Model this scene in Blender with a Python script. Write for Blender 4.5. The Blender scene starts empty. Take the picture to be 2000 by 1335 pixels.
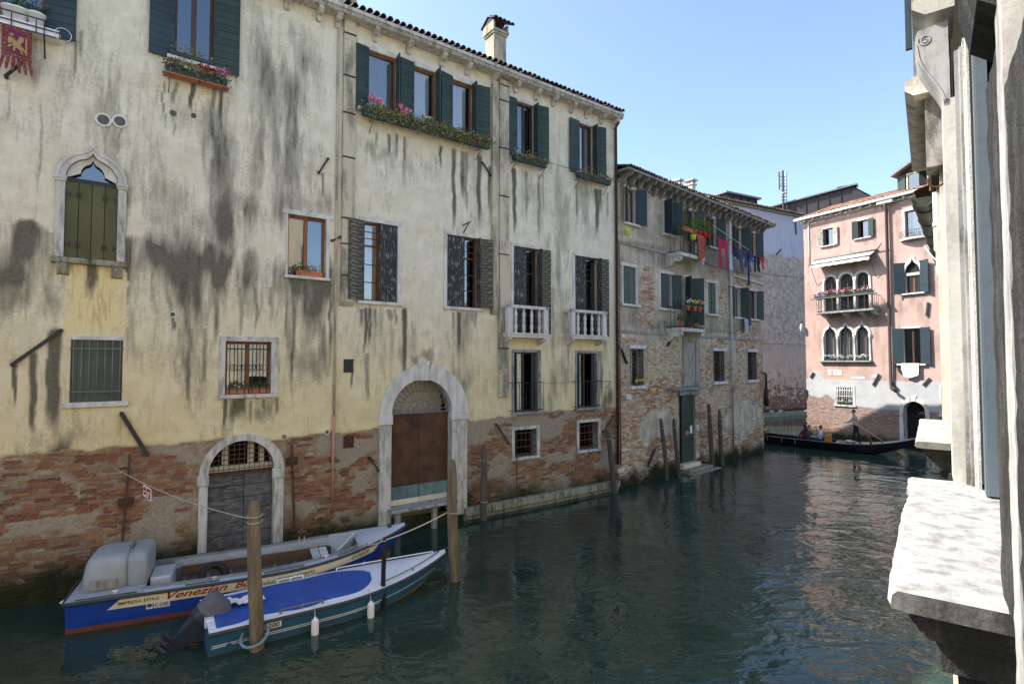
import bpy, bmesh, math, random
import numpy as np
from mathutils import Vector, Matrix, geometry

random.seed(7)
SC = bpy.context.scene
COL = SC.collection
R_ = math.radians
# ------------------------------------------------------------------ camera
F_PX, PITCH, CAM_H = 1070.0, R_(2.1), 5.0
cam_d = bpy.data.cameras.new('camera')
cam_d.sensor_width = 36.0
cam_d.lens = F_PX / 2000.0 * 36.0
cam_d.clip_start, cam_d.clip_end = 0.05, 3000.0
CAM = bpy.data.objects.new('camera', cam_d)
COL.objects.link(CAM)
CAM.location = (0, 0, CAM_H)
CAM.rotation_euler = (math.pi / 2 + PITCH, 0, 0)
SC.camera = CAM
# ------------------------------------------------------------------ sky and sun
SUN_H = Vector((-0.98, 0.19, 0)).normalized()
SUN_E = R_(44)
wd = bpy.data.worlds.new('World'); SC.world = wd; wd.use_nodes = True
_nt = wd.node_tree
_sky = _nt.nodes.new('ShaderNodeTexSky')
_sky.sky_type = 'NISHITA'; _sky.sun_disc = False
_sky.sun_elevation = SUN_E
_sky.sun_rotation = math.atan2(SUN_H.x, SUN_H.y) % (2 * math.pi)
_sky.air_density = 1.0; _sky.dust_density = 1.6; _sky.ozone_density = 1.6
_sky.altitude = 0
_bg = _nt.nodes['Background']
_nt.links.new(_sky.outputs['Color'], _bg.inputs['Color'])
_bg.inputs['Strength'].default_value = 0.115
sun_d = bpy.data.lights.new('sun', 'SUN')
sun_d.energy = 3.2; sun_d.angle = R_(0.5); sun_d.color = (1.0, 0.955, 0.88)
SUN = bpy.data.objects.new('sun', sun_d); COL.objects.link(SUN)
_dir = -(SUN_H * math.cos(SUN_E) + Vector((0, 0, math.sin(SUN_E))))
SUN.rotation_euler = _dir.to_track_quat('-Z', 'Y').to_euler()
SUN.location = (-20, -5, 40)
SC.view_settings.view_transform = 'Standard'
SC.view_settings.look = 'None'
SC.view_settings.gamma = 1.0
SC.view_settings.use_curve_mapping = False
SC.view_settings.exposure = 1.62
SC.cycles.max_bounces = 8
SC.cycles.diffuse_bounces = 4
SC.cycles.glossy_bounces = 4
SC.cycles.transparent_max_bounces = 10
SC.cycles.caustics_reflective = False
SC.cycles.caustics_refractive = False
# ------------------------------------------------------------------ pixel rays
def ray(px, py):
    a = (px - 1000.0) / F_PX; b = (667.5 - py) / F_PX
    return Vector((a, math.cos(PITCH) - b * math.sin(PITCH), math.sin(PITCH) + b * math.cos(PITCH)))
def at_z(px, py, z):
    r = ray(px, py); t = (z - CAM_H) / r.z
    return Vector((r.x * t, r.y * t, z))
def at_depth(px, py, y):
    r = ray(px, py); t = y / r.y
    return Vector((r.x * t, y, CAM_H + r.z * t))

def tag(o, label=None, cat=None, group=None, kind=None):
    if label: o['label'] = label
    if cat: o['category'] = cat
    if group: o['group'] = group
    if kind: o['kind'] = kind
    return o
def empty(name, loc=(0, 0, 0), rz=0.0, label=None, cat=None, group=None):
    o = bpy.data.objects.new(name, None); COL.objects.link(o)
    o.location = loc; o.rotation_euler = (0, 0, rz); o.empty_display_size = .2
    return tag(o, label, cat, group)

class Wall:
    """a facade plane: local x along the wall, local y into the building, z up"""
    def __init__(s, name, label, cat, O, d, y0=0.0):
        s.O = Vector((O[0], O[1], 0)); s.d = Vector((d[0], d[1], 0)).normalized()
        s.n = Vector((s.d.y, -s.d.x, 0))            # out of the wall (local -y)
        s.rz = math.atan2(s.d.y, s.d.x)
        s.root = empty(name, s.O, s.rz, label, cat) if name else None
    def uz(s, px, py, off=0.0):
        r = ray(px, py); C = Vector((0, 0, CAM_H))
        P0 = s.O + s.n * off
        t = (P0 - C).dot(s.n) / r.dot(s.n)
        P = C + r * t
        return (P - s.O).dot(s.d), P.z
    def U(s, px, py=700, off=0.0): return s.uz(px, py, off)[0]
    def Z(s, px, py, off=0.0): return s.uz(px, py, off)[1]
    def rect(s, xl, xr, yt, yb, off=0.0):
        m = (yt + yb) / 2; c = (xl + xr) / 2
        return (s.U(xl, m, off), s.U(xr, m, off), s.Z(c, yb, off), s.Z(c, yt, off))
    def P(s, u, off, z): return s.O + s.d * u + s.n * off + Vector((0, 0, z))
    def px(s, u, z, off=0.0):
        P = s.P(u, off, z) - Vector((0, 0, CAM_H))
        f = P.y * math.cos(PITCH) + P.z * math.sin(PITCH)
        up = -P.y * math.sin(PITCH) + P.z * math.cos(PITCH)
        return 1000 + F_PX * P.x / f, 667.5 - F_PX * up / f
# ------------------------------------------------------------------ numpy noise
def _hash(ix, iy, seed):
    h = (ix.astype(np.int64) * 374761393 + iy.astype(np.int64) * 668265263 + seed * 974634777) & 0x7fffffff
    h = ((h ^ (h >> 13)) * 1274126177) & 0x7fffffff
    return ((h ^ (h >> 16)) & 0xffff) / 65535.0
def vnoise(x, y, seed=0):
    x = np.asarray(x, float); y = np.asarray(y, float)
    ix = np.floor(x); iy = np.floor(y); fx = x - ix; fy = y - iy
    fx = fx * fx * (3 - 2 * fx); fy = fy * fy * (3 - 2 * fy)
    a = _hash(ix, iy, seed); b = _hash(ix + 1, iy, seed); c = _hash(ix, iy + 1, seed); d = _hash(ix + 1, iy + 1, seed)
    return (a * (1 - fx) + b * fx) * (1 - fy) + (c * (1 - fx) + d * fx) * fy
def fbm(x, y, seed=0, oct=4):
    s = 0; a = .5; t = 0
    for i in range(oct):
        s = s + a * vnoise(x * 2 ** i, y * 2 ** i, seed + i * 17); t += a; a *= .5
    return s / t
def sstep(a, b, x):
    t = np.clip((x - a) / (b - a), 0, 1); return t * t * (3 - 2 * t)
# ------------------------------------------------------------------ mesh builder
class MB:
    def __init__(s): s.v = []; s.f = []; s.m = []; s.sm = []; s.cm = 0; s.cs = False
    def add(s, vs, fs):
        b = len(s.v); s.v.extend([tuple(p) for p in vs])
        for f in fs:
            s.f.append(tuple(i + b for i in f)); s.m.append(s.cm); s.sm.append(s.cs)
        return s
    def box(s, x0, x1, y0, y1, z0, z1):
        if x0 > x1: x0, x1 = x1, x0
        if y0 > y1: y0, y1 = y1, y0
        if z0 > z1: z0, z1 = z1, z0
        return s.add([(x0, y0, z0), (x1, y0, z0), (x1, y1, z0), (x0, y1, z0), (x0, y0, z1), (x1, y0, z1), (x1, y1, z1), (x0, y1, z1)],
                     [(0, 3, 2, 1), (4, 5, 6, 7), (0, 1, 5, 4), (1, 2, 6, 5), (2, 3, 7, 6), (3, 0, 4, 7)])
    def bbox(s, x0, x1, y0, y1, z0, z1, b=.01):
        """box with bevelled vertical/horizontal edges on its outer (-y) face"""
        b = min(b, abs(x1 - x0) * .3, abs(z1 - z0) * .3, abs(y1 - y0) * .6)
        v = [(x0, y1, z0), (x1, y1, z0), (x1, y1, z1), (x0, y1, z1), (x0, y0 + b, z0), (x1, y0 + b, z0), (x1, y0 + b, z1), (x0, y0 + b, z1),
             (x0 + b, y0, z0 + b), (x1 - b, y0, z0 + b), (x1 - b, y0, z1 - b), (x0 + b, y0, z1 - b)]
        f = [(0, 3, 2, 1)]
        for i in range(4):
            j = (i + 1) % 4
            f += [(i, j, j + 4, i + 4), (i + 4, j + 4, j + 8, i + 8)]
        f.append((8, 9, 10, 11))
        return s.add(v, f)
    def prism(s, poly, y0, y1):
        """polygon in x,z extruded along y"""
        n = len(poly)
        v = [(p[0], y0, p[1]) for p in poly] + [(p[0], y1, p[1]) for p in poly]
        f = [tuple(range(n)), tuple(range(2 * n - 1, n - 1, -1))]
        f += [(i, i + n, (i + 1) % n + n, (i + 1) % n) for i in range(n)]
        return s.add(v, f)
    def prism_x(s, poly, x0, x1):
        n = len(poly)
        v = [(x0, p[0], p[1]) for p in poly] + [(x1, p[0], p[1]) for p in poly]
        f = [tuple(range(n - 1, -1, -1)), tuple(range(n, 2 * n))]
        f += [(i, (i + 1) % n, (i + 1) % n + n, i + n) for i in range(n)]
        return s.add(v, f)
    def prism_z(s, poly, z0, z1):
        n = len(poly)
        v = [(p[0], p[1], z0) for p in poly] + [(p[0], p[1], z1) for p in poly]
        f = [tuple(range(n - 1, -1, -1)), tuple(range(n, 2 * n))]
        f += [(i, (i + 1) % n, (i + 1) % n + n, i + n) for i in range(n)]
        return s.add(v, f)
    def ring(s, outer, inner, y0, y1):
        """band between two open outlines (x,z) of equal length, extruded in y"""
        n = len(outer); v = []
        for y in (y0, y1):
            v += [(p[0], y, p[1]) for p in outer]
            v += [(p[0], y, p[1]) for p in inner]
        f = []
        for i in range(n - 1):
            o, o2, a, a2 = i, i + 1, n + i, n + i + 1
            f += [(o, o2, a2, a), (2 * n + o, 2 * n + a, 2 * n + a2, 2 * n + o2), (o, 2 * n + o, 2 * n + o2, o2), (a, a2, 2 * n + a2, 2 * n + a)]
        f += [(0, n, 3 * n, 2 * n), (n - 1, 3 * n - 1, 4 * n - 1, 2 * n - 1)]
        return s.add(v, f)
    def tube(s, pts, r, n=8, cap=True):
        pts = [Vector(p) for p in pts]; rs = r if isinstance(r, (list, tuple)) else [r] * len(pts)
        up = Vector((0, 0, 1)); rings = []; b = len(s.v); prev = None
        for i, p in enumerate(pts):
            t = (pts[min(i + 1, len(pts) - 1)] - pts[max(i - 1, 0)])
            if t.length < 1e-9: t = Vector((0, 0, 1))
            t.normalize()
            a = prev if prev is not None else (Vector((1, 0, 0)) if abs(t.z) > .9 else up)
            a = a - t * a.dot(t)
            if a.length < 1e-6: a = t.orthogonal()
            a.normalize(); prev = a; c = t.cross(a)
            rings.append([p + (a * math.cos(2 * math.pi * k / n) + c * math.sin(2 * math.pi * k / n)) * rs[i] for k in range(n)])
        v = [q for rg in rings for q in rg]; f = []
        for i in range(len(pts) - 1):
            for k in range(n):
                f.append((i * n + k, i * n + (k + 1) % n, (i + 1) * n + (k + 1) % n, (i + 1) * n + k))
        if cap: f += [tuple(range(n - 1, -1, -1)), tuple(range((len(pts) - 1) * n, len(pts) * n))]
        cs = s.cs; s.cs = n > 5; s.add(v, f); s.cs = cs
        return s
    def lathe(s, prof, c=(0, 0, 0), n=12):
        """profile [(r,z)...] about a vertical axis"""
        v = []; f = []
        for r, z in prof:
            v += [(c[0] + r * math.cos(2 * math.pi * k / n), c[1] + r * math.sin(2 * math.pi * k / n), c[2] + z) for k in range(n)]
        for i in range(len(prof) - 1):
            for k in range(n):
                f.append((i * n + k, i * n + (k + 1) % n, (i + 1) * n + (k + 1) % n, (i + 1) * n + k))
        f += [tuple(range(n - 1, -1, -1)), tuple(range((len(prof) - 1) * n, len(prof) * n))]
        cs = s.cs; s.cs = True; s.add(v, f); s.cs = cs
        return s
    def ball(s, c, r, n=8, m=6):
        rx, ry, rz = r if isinstance(r, (list, tuple)) else (r, r, r)
        v = []; f = []
        for i in range(m + 1):
            th = math.pi * i / m
            for k in range(n):
                ph = 2 * math.pi * k / n
                v.append((c[0] + rx * math.sin(th) * math.cos(ph), c[1] + ry * math.sin(th) * math.sin(ph), c[2] - rz * math.cos(th)))
        for i in range(m):
            for k in range(n):
                f.append((i * n + k, i * n + (k + 1) % n, (i + 1) * n + (k + 1) % n, (i + 1) * n + k))
        cs = s.cs; s.cs = True; s.add(v, f); s.cs = cs
        return s
    def bar(s, p, q, w, h=None):
        """square bar between two points"""
        h = h or w; p = Vector(p); q = Vector(q); t = (q - p).normalized()
        a = (Vector((0, 1, 0)) if abs(t.y) < .9 else Vector((1, 0, 0))); a = (a - t * a.dot(t)).normalized(); c = t.cross(a)
        v = []
        for P in (p, q): v += [P + a * (sx * w / 2) + c * (sy * h / 2) for sx, sy in ((-1, -1), (1, -1), (1, 1), (-1, 1))]
        return s.add(v, [(3, 2, 1, 0), (4, 5, 6, 7)] + [(i, (i + 1) % 4, (i + 1) % 4 + 4, i + 4) for i in range(4)])
    def mesh(s, name='mesh'):
        me = bpy.data.meshes.new(name)
        me.from_pydata(s.v, [], s.f)
        if any(s.m): me.polygons.foreach_set('material_index', s.m)
        if any(s.sm): me.polygons.foreach_set('use_smooth', s.sm)
        me.update(); return me
    def build(s, name, mats, parent=None, loc=None, rot=None, fix=True):
        me = s.mesh(name)
        if fix:
            bm = bmesh.new(); bm.from_mesh(me); bmesh.ops.recalc_face_normals(bm, faces=bm.faces); bm.to_mesh(me); bm.free()
        for m in (mats if isinstance(mats, (list, tuple)) else [mats]): me.materials.append(m)
        return link(name, me, parent, loc, rot)
def link(name, me, parent=None, loc=None, rot=None):
    o = bpy.data.objects.new(name, me); COL.objects.link(o)
    if parent is not None: o.parent = parent
    if loc is not None: o.location = loc
    if rot is not None: o.rotation_euler = rot
    return o
def text_mb(txt, size, shear=0.0, depth=.002, spacing=1.0, bold=0.0):
    """flat lettering as (x, z) mesh data using Blender's built-in font"""
    cu = bpy.data.curves.new('lettering', 'FONT'); cu.body = txt; cu.size = size; cu.shear = shear
    cu.space_character = spacing; cu.offset = bold; cu.resolution_u = 3
    ob = bpy.data.objects.new('tmp_lettering', cu); COL.objects.link(ob)
    dg = bpy.context.evaluated_depsgraph_get()
    me = bpy.data.meshes.new_from_object(ob.evaluated_get(dg))
    vs = [(v.co.x, v.co.y) for v in me.vertices]; fs = [tuple(p.vertices) for p in me.polygons]
    bpy.data.objects.remove(ob); bpy.data.curves.remove(cu); bpy.data.meshes.remove(me)
    return vs, fs
# ================================================================== materials
class NT:
    def __init__(s, name, rough=.6, spec=.3):
        s.mat = bpy.data.materials.new(name); s.mat.use_nodes = True
        s.t = s.mat.node_tree; s.b = s.t.nodes['Principled BSDF']
        s.b.inputs['Roughness'].default_value = rough
        s.b.inputs['Specular IOR Level'].default_value = spec
        s._co = None
    def n(s, k): return s.t.nodes.new(k)
    def l(s, a, b): s.t.links.new(a, b)
    def put(s, sock, v):
        if hasattr(v, 'is_linked') or hasattr(v, 'links'): s.l(v, sock)
        else:
            if isinstance(v, (tuple, list)) and len(v) == 3 and sock.type == 'RGBA': v = (*v, 1)
            sock.default_value = v
    @property
    def co(s):
        if s._co is None: s._co = s.n('ShaderNodeTexCoord').outputs['Object']
        return s._co
    def map(s, scale=(1, 1, 1), loc=None, vec=None):
        m = s.n('ShaderNodeMapping'); s.l(vec or s.co, m.inputs[0]); m.inputs['Scale'].default_value = scale
        if loc is not None: s.put(m.inputs['Location'], loc)
        return m.outputs[0]
    def noise(s, scale=5, detail=4, rough=.55, vec=None, dist=0):
        m = s.n('ShaderNodeTexNoise'); s.l(vec or s.co, m.inputs['Vector'])
        m.inputs['Scale'].default_value = scale; m.inputs['Detail'].default_value = detail
        m.inputs['Roughness'].default_value = rough; m.inputs['Distortion'].default_value = dist
        return m.outputs['Fac']
    def voro(s, scale=5, vec=None, out='Distance'):
        m = s.n('ShaderNodeTexVoronoi'); s.l(vec or s.co, m.inputs['Vector']); m.inputs['Scale'].default_value = scale
        return m.outputs[out]
    def ramp(s, fac, *stops):
        m = s.n('ShaderNodeValToRGB'); s.l(fac, m.inputs[0]); el = m.color_ramp.elements
        while len(el) < len(stops): el.new(.5)
        for e, (p, c) in zip(el, stops):
            e.position = p; e.color = (c, c, c, 1) if isinstance(c, (int, float)) else (*c, 1)
        return m.outputs[0]
    def mix(s, fac, a, b, mode='MIX'):
        m = s.n('ShaderNodeMix'); m.data_type = 'RGBA'; m.blend_type = mode; m.clamp_factor = True
        s.put(m.inputs[0], fac); s.put(m.inputs[6], a); s.put(m.inputs[7], b); return m.outputs[2]
    def math(s, op, a, b=0.0, clamp=False):
        m = s.n('ShaderNodeMath'); m.operation = op; m.use_clamp = clamp; s.put(m.inputs[0], a); s.put(m.inputs[1], b); return m.outputs[0]
    def attr(s, name):
        m = s.n('ShaderNodeAttribute'); m.attribute_name = name; return m.outputs['Fac']
    def rnd(s): return s.n('ShaderNodeObjectInfo').outputs['Random']
    def z(s):
        m = s.n('ShaderNodeSeparateXYZ'); s.l(s.co, m.inputs[0]); return m.outputs
    def bump(s, h, strength=.5, dist=.01):
        m = s.n('ShaderNodeBump'); m.inputs['Strength'].default_value = strength; m.inputs['Distance'].default_value = dist
        s.l(h, m.inputs['Height']); s.l(m.outputs[0], s.b.inputs['Normal']); return s
    def color(s, c): s.put(s.b.inputs['Base Color'], c); return s
    def rough(s, c): s.put(s.b.inputs['Roughness'], c); return s

def painted(name, c, rough=.45, var=.25, scale=6, grime=.35, bump=.25, spec=.35, metal=0, peel=None, stretch=(1, 1, 1), dirt=(.05, .045, .035)):
    """a painted or plain surface with uneven tone, grime and small relief"""
    t = NT(name, rough, spec); v = t.map(stretch)
    n1 = t.noise(scale, 5, .6, v); n2 = t.noise(scale * 7, 3, .6, v)
    col = t.mix(t.ramp(n1, (.3, 0), (.7, 1)), tuple(x * (1 - var) for x in c), tuple(min(1, x * (1 + var)) for x in c))
    if grime: col = t.mix(t.math('MULTIPLY', t.ramp(n2, (.5, 0), (.78, 1)), grime), col, dirt)
    col = t.mix(t.math('MULTIPLY', t.rnd(), .32), col, tuple(min(1, x * 2.0 + .01) for x in c))
    if peel:
        pm = t.ramp(t.noise(peel[1], 6, .7, t.map(peel[2])), (peel[3], 0), (peel[3] + .05, 1))
        col = t.mix(pm, col, peel[0])
    t.color(col); t.b.inputs['Metallic'].default_value = metal
    t.rough(t.ramp(n2, (.2, max(rough - .12, .03)), (.8, min(rough + .15, 1))))
    t.bump(t.math('ADD', n1, n2), bump, .006)
    return t.mat

M = {}
def mk_materials():
    # --- stained plaster of the long yellow house (masks come with the wall mesh)
    t = NT('stained_plaster', .9, .15)
    co = t.map((1, 1, 1)); big = t.noise(.55, 4, .6); mid = t.noise(2.4, 5, .65, dist=.6); fine = t.noise(16, 5, .7); grain = t.noise(70, 3, .6)
    streak = t.noise(3.0, 5, .7, t.map((3.2, 1, .45)), dist=.4)
    zz = t.z()[2]
    cream = t.mix(t.ramp(mid, (.3, 0), (.7, 1)), (.60, .545, .41), (.75, .705, .575))
    yell = t.mix(t.ramp(mid, (.3, 0), (.7, 1)), (.59, .475, .24), (.73, .625, .38))
    lowf = t.ramp(t.math('ADD', t.math('MULTIPLY', zz, -.11), t.math('ADD', 1.02, t.math('MULTIPLY', big, .35))), (.35, 0), (.9, 1))
    base = t.mix(lowf, cream, yell)
    base = t.mix(t.attr('fresh'), base, t.mix(t.ramp(t.noise(1.5, 2, .5, t.map((2.0, 1, .3)), dist=1.0), (.46, 0), (.5, .55), (.515, 0)), (.72, .60, .33), (.42, .29, .11)))
    st = t.attr('stain')
    det = t.math('ADD', t.math('MULTIPLY', streak, .9), t.math('MULTIPLY', fine, .7))
    stm = t.ramp(t.math('ADD', st, t.math('MULTIPLY', t.math('SUBTRACT', det, .8), .75)), (.08, 0), (.24, .33), (.66, .90))
    stm = t.math('ADD', stm, t.math('MULTIPLY', t.ramp(streak, (.55, 0), (.8, 1)), .14), True)
    dark = t.mix(t.ramp(fine, (.35, 0), (.65, 1)), (.042, .041, .032), (.11, .104, .081))
    col = t.mix(stm, base, dark)
    col = t.mix(t.math('MULTIPLY', t.ramp(grain, (.55, 0), (.75, 1)), .25), col, (.25, .23, .18))
    col = t.mix(t.math('MULTIPLY', t.ramp(t.voro(.9, t.map((1, 1, 1.6))), (.0, 1), (.012, 0)), .0), col, (.1, .1, .08))
    # bare lower zone: mortar, old render, algae
    lo = t.attr('lower'); n5 = t.noise(3.5, 6, .7, dist=.5)
    mort = t.mix(t.ramp(n5, (.32, 0), (.5, .5), (.68, 1)), (.19, .135, .095), (.41, .345, .265))
    mort = t.mix(t.ramp(t.noise(9, 5, .7), (.5, 0), (.62, 1)), mort, (.26, .16, .075))
    mort = t.mix(t.attr('patch'), mort, t.mix(t.ramp(fine, (.3, 0), (.7, 1)), (.23, .185, .14), (.40, .34, .265)))
    mort = t.mix(t.math('MULTIPLY', t.ramp(grain, (.5, 0), (.7, 1)), .45), mort, (.09, .075, .06))
    col = t.mix(lo, col, mort)
    col = t.mix(t.attr('algae'), col, t.mix(t.ramp(fine, (.35, 0), (.65, 1)), (.012, .014, .009), (.05, .055, .022)))
    t.color(col)
    h = t.math('ADD', t.math('MULTIPLY', mid, .5), t.math('ADD', t.math('MULTIPLY', fine, t.math('ADD', .35, t.math('MULTIPLY', lo, .9))), t.math('MULTIPLY', grain, .12)))
    t.bump(h, .55, .018); M['plaster'] = t.mat
    # --- grey decayed plaster of the brick house
    t = NT('grey_decayed_plaster', .92, .12)
    mid = t.noise(1.8, 6, .7, dist=.7); fine = t.noise(14, 5, .7); streak = t.noise(2.4, 5, .7, t.map((3, 1, .4)), dist=.4)
    base = t.mix(t.ramp(mid, (.3, 0), (.7, 1)), (.34, .29, .22), (.68, .585, .45))
    base = t.mix(t.math('MULTIPLY', t.attr('stain'), t.ramp(t.math('ADD', streak, t.math('MULTIPLY', fine, .5)), (.5, .15), (.95, 1.2)), True), base, (.06, .058, .05))
    mort = t.mix(t.ramp(t.noise(5, 6, .75), (.35, 0), (.65, 1)), (.27, .19, .13), (.54, .46, .345))
    mort = t.mix(t.math('MULTIPLY', t.ramp(t.noise(30, 3, .7), (.55, 0), (.7, 1)), .6), mort, (.07, .055, .045))
    col = t.mix(t.attr('lower'), base, mort)
    col = t.mix(t.attr('algae'), col, t.mix(t.ramp(fine, (.35, 0), (.65, 1)), (.014, .016, .01), (.055, .065, .02)))
    t.color(col).bump(t.math('ADD', t.math('MULTIPLY', mid, .6), fine), .6, .02); M['plaster_b'] = t.mat
    # --- bricks
    def brick(name, stops):
        t = NT(name, .9, .12)
        r = t.math('FRACT', t.math('ADD', t.rnd(), t.attr('rnd')))
        c = t.ramp(r, *stops); nz = t.noise(22, 5, .7); n2 = t.noise(3, 4, .6)
        c = t.mix(t.math('MULTIPLY', t.ramp(nz, (.45, 0), (.75, 1)), .6), c, (.32, .26, .20))
        c = t.mix(t.math('MULTIPLY', t.ramp(n2, (.5, 0), (.8, 1)), .6), c, (.10, .075, .06))
        c = t.mix(t.attr('algae'), c, (.025, .028, .014))
        t.color(c).bump(nz, .8, .015); return t.mat
    M['brick'] = brick('old_red_brick', [(0, (.13, .045, .032)), (.25, (.21, .068, .044)), (.45, (.25, .10, .055)), (.62, (.30, .165, .075)), (.8, (.15, .062, .048)), (1, (.27, .20, .14))])
    M['brick_b'] = brick('pale_worn_brick', [(0, (.34, .15, .085)), (.25, (.46, .29, .18)), (.5, (.56, .45, .31)), (.7, (.60, .52, .40)), (.85, (.42, .25, .13)), (1, (.29, .13, .08))])
    M['brick_c'] = brick('dull_purple_brick', [(0, (.17, .085, .07)), (.4, (.25, .14, .115)), (.7, (.32, .24, .20)), (1, (.19, .11, .09))])
    # --- stones
    def stone(name, c, dirt, amt, sc=3.0, rough=.75, bump=.5):
        t = NT(name, rough, .25); n1 = t.noise(sc, 6, .7, dist=.5); n2 = t.noise(sc * 9, 4, .7); n3 = t.noise(sc * .8, 4, .6, t.map((2, 2, .5)))
        col = t.mix(t.ramp(n1, (.3, 0), (.7, 1)), tuple(x * .82 for x in c), c)
        col = t.mix(t.math('MULTIPLY', t.ramp(t.math('ADD', n3, t.math('MULTIPLY', n2, .35)), (.62, 0), (.85, 1)), amt), col, dirt)
        col = t.mix(t.math('MULTIPLY', t.ramp(n2, (.6, 0), (.72, 1)), amt * .5), col, tuple(x * .5 for x in c))
        t.color(col).bump(t.math('ADD', n1, n2), bump, .012); return t.mat
    M['stone'] = stone('white_istrian_stone', (.68, .66, .62), (.22, .205, .17), .5)
    M['stone_worn'] = stone('worn_white_stone', (.62, .60, .55), (.15, .14, .11), .7, 5)
    M['stone_moss'] = stone('mossy_ledge_stone', (.33, .32, .25), (.07, .08, .025), 1.0, 5)
    M['stone_grey'] = stone('grey_step_stone', (.40, .39, .36), (.12, .11, .09), .8, 4)
    M['stone_sun'] = stone('sunlit_sill_stone', (.44, .432, .415), (.14, .136, .128), .7, 8, .8, .1)
    M['stone_crust_shade'] = stone('crusted_shade_stone', (.17, .166, .155), (.04, .039, .036), 1.0, 5, .85, .3)  # black crust, darkened further so the colour carries shade
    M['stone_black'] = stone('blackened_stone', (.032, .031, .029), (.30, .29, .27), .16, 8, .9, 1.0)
    M['stone_grey2'] = stone('weathered_grey_jamb', (.34, .33, .315), (.10, .098, .09), 1.0, 6, .8, .3)
    M['stone_cream'] = stone('cream_jamb_stone', (.58, .565, .50), (.28, .26, .21), .6, 4, .8, .2)
    M['cream_wall'] = stone('warm_cream_stucco', (.66, .555, .40), (.40, .33, .23), .5, 1.5, .9, .3)
    M['trim'] = stone('plaster_trim', (.58, .52, .39), (.12, .11, .085), .85, 2.0, .9)
    M['concrete'] = stone('grey_concrete', (.36, .345, .31), (.12, .11, .09), .8, 4, .9)
    # --- pink facade, lilac wall
    t = NT('pink_stucco', .9, .12); n1 = t.noise(.8, 5, .65, dist=.5); n2 = t.noise(9, 5, .7); st = t.noise(1.6, 5, .7, t.map((2.5, 1, .4)))
    zz = t.z()[2]
    pink = t.mix(t.ramp(n1, (.3, 0), (.7, 1)), (.41, .275, .235), (.47, .345, .30))
    pink = t.mix(t.math('MULTIPLY', t.ramp(st, (.55, 0), (.8, 1)), .45), pink, (.62, .50, .44))
    white = t.mix(t.ramp(n1, (.3, 0), (.7, 1)), (.33, .335, .34), (.44, .44, .435))
    white = t.mix(t.math('MULTIPLY', t.ramp(n2, (.55, 0), (.75, 1)), .3), white, (.25, .24, .22))
    low = t.mix(t.ramp(n2, (.35, 0), (.65, 1)), (.17, .12, .10), (.33, .26, .225))
    col = t.mix(t.attr('white'), pink, white); col = t.mix(t.attr('lower'), col, low)
    col = t.mix(t.attr('stain'), col, (.13, .095, .08))
    col = t.mix(t.attr('algae'), col, (.03, .035, .012))
    t.color(col).bump(t.math('ADD', n1, t.math('MULTIPLY', n2, .6)), .4, .015); M['pink'] = t.mat
    t = NT('lilac_stucco', .92, .1); n1 = t.noise(.7, 5, .7, dist=.8); n2 = t.noise(2.2, 6, .7, dist=.6); st = t.noise(1.2, 5, .7, t.map((3, 1, .35)))
    zz = t.z()[2]
    lil = t.mix(t.ramp(n1, (.3, 0), (.7, 1)), (.50, .465, .54), (.58, .54, .62))
    lower = t.mix(t.ramp(n1, (.35, 0), (.65, 1)), (.56, .36, .285), (.68, .48, .39))
    rag = t.math('ADD', zz, t.math('MULTIPLY', n1, 1.6))
    midc = t.mix(t.ramp(n2, (.42, 0), (.58, 1)), (.40, .29, .24), (.60, .47, .41))
    col = t.mix(t.ramp(t.math('MULTIPLY', rag, .05), (.30, 0), (.42, 1)), lower, midc)
    col = t.mix(t.ramp(t.math('MULTIPLY', rag, .05), (.79, 0), (.81, 1)), col, lil)
    rust = t.math('ADD', n2, t.math('MULTIPLY', zz, -.055))
    col = t.mix(t.ramp(rust, (.36, 0), (.40, 1)), col, t.mix(t.ramp(n2, (.4, 0), (.6, 1)), (.17, .075, .05), (.27, .13, .09)))
    col = t.mix(t.math('MULTIPLY', t.ramp(st, (.5, 0), (.75, 1)), .4), col, (.15, .12, .12))
    col = t.mix(t.ramp(zz, (.45, 1), (.7, 0)), col, (.04, .04, .025))
    t.color(col).bump(t.math('ADD', n1, n2), .5, .02); M['lilac'] = t.mat
    # --- wood, paint, metal
    M['green'] = painted('dark_green_shutter_paint', (.018, .036, .031), .5, .25, 5, .2)
    M['green_a'] = painted('green_black_shutter_paint', (.020, .037, .029), .5, .3, 4, .25, stretch=(1, 1, .5))
    M['green_blue'] = painted('blue_green_shutter_paint', (.018, .034, .042), .5, .25, 4, .2)
    M['olive'] = painted('olive_shutter_paint', (.064, .066, .024), .5, .35, 1.5, .25, stretch=(1, 1, .6))
    M['moss_green'] = painted('closed_shutter_green', (.055, .075, .060), .55, .25, 3, .25)
    M['peel'] = painted('peeling_dark_shutter_paint', (.030, .032, .030), .7, .4, 6, .3, .6, peel=((.36, .34, .30), 8, (3.4, 3.4, .5), .56))
    M['peel_h'] = painted('peeling_weathered_planks', (.050, .050, .040), .75, .5, 6, .3, .8, peel=((.24, .21, .14), 6, (1, 1, 3.4), .52))
    M['peel_c'] = painted('pale_peeling_shutter', (.33, .33, .28), .8, .3, 6, .3, .5, peel=((.06, .08, .07), 9, (1, 1, 2.5), .53))
    M['gate_wood'] = painted('peeling_blue_black_gate_planks', (.075, .08, .085), .8, .5, 5, .3, .9, peel=((.20, .17, .135), 4, (1, 1, 4.5), .54))
    M['brown'] = painted('brown_window_frame', (.17, .065, .028), .45, .3, 8, .25)
    M['brown_dark'] = painted('dark_brown_window_frame', (.06, .032, .026), .45, .3, 8, .2)
    M['white_frame'] = painted('cream_window_frame', (.55, .50, .38), .5, .15, 6, .3)
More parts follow.
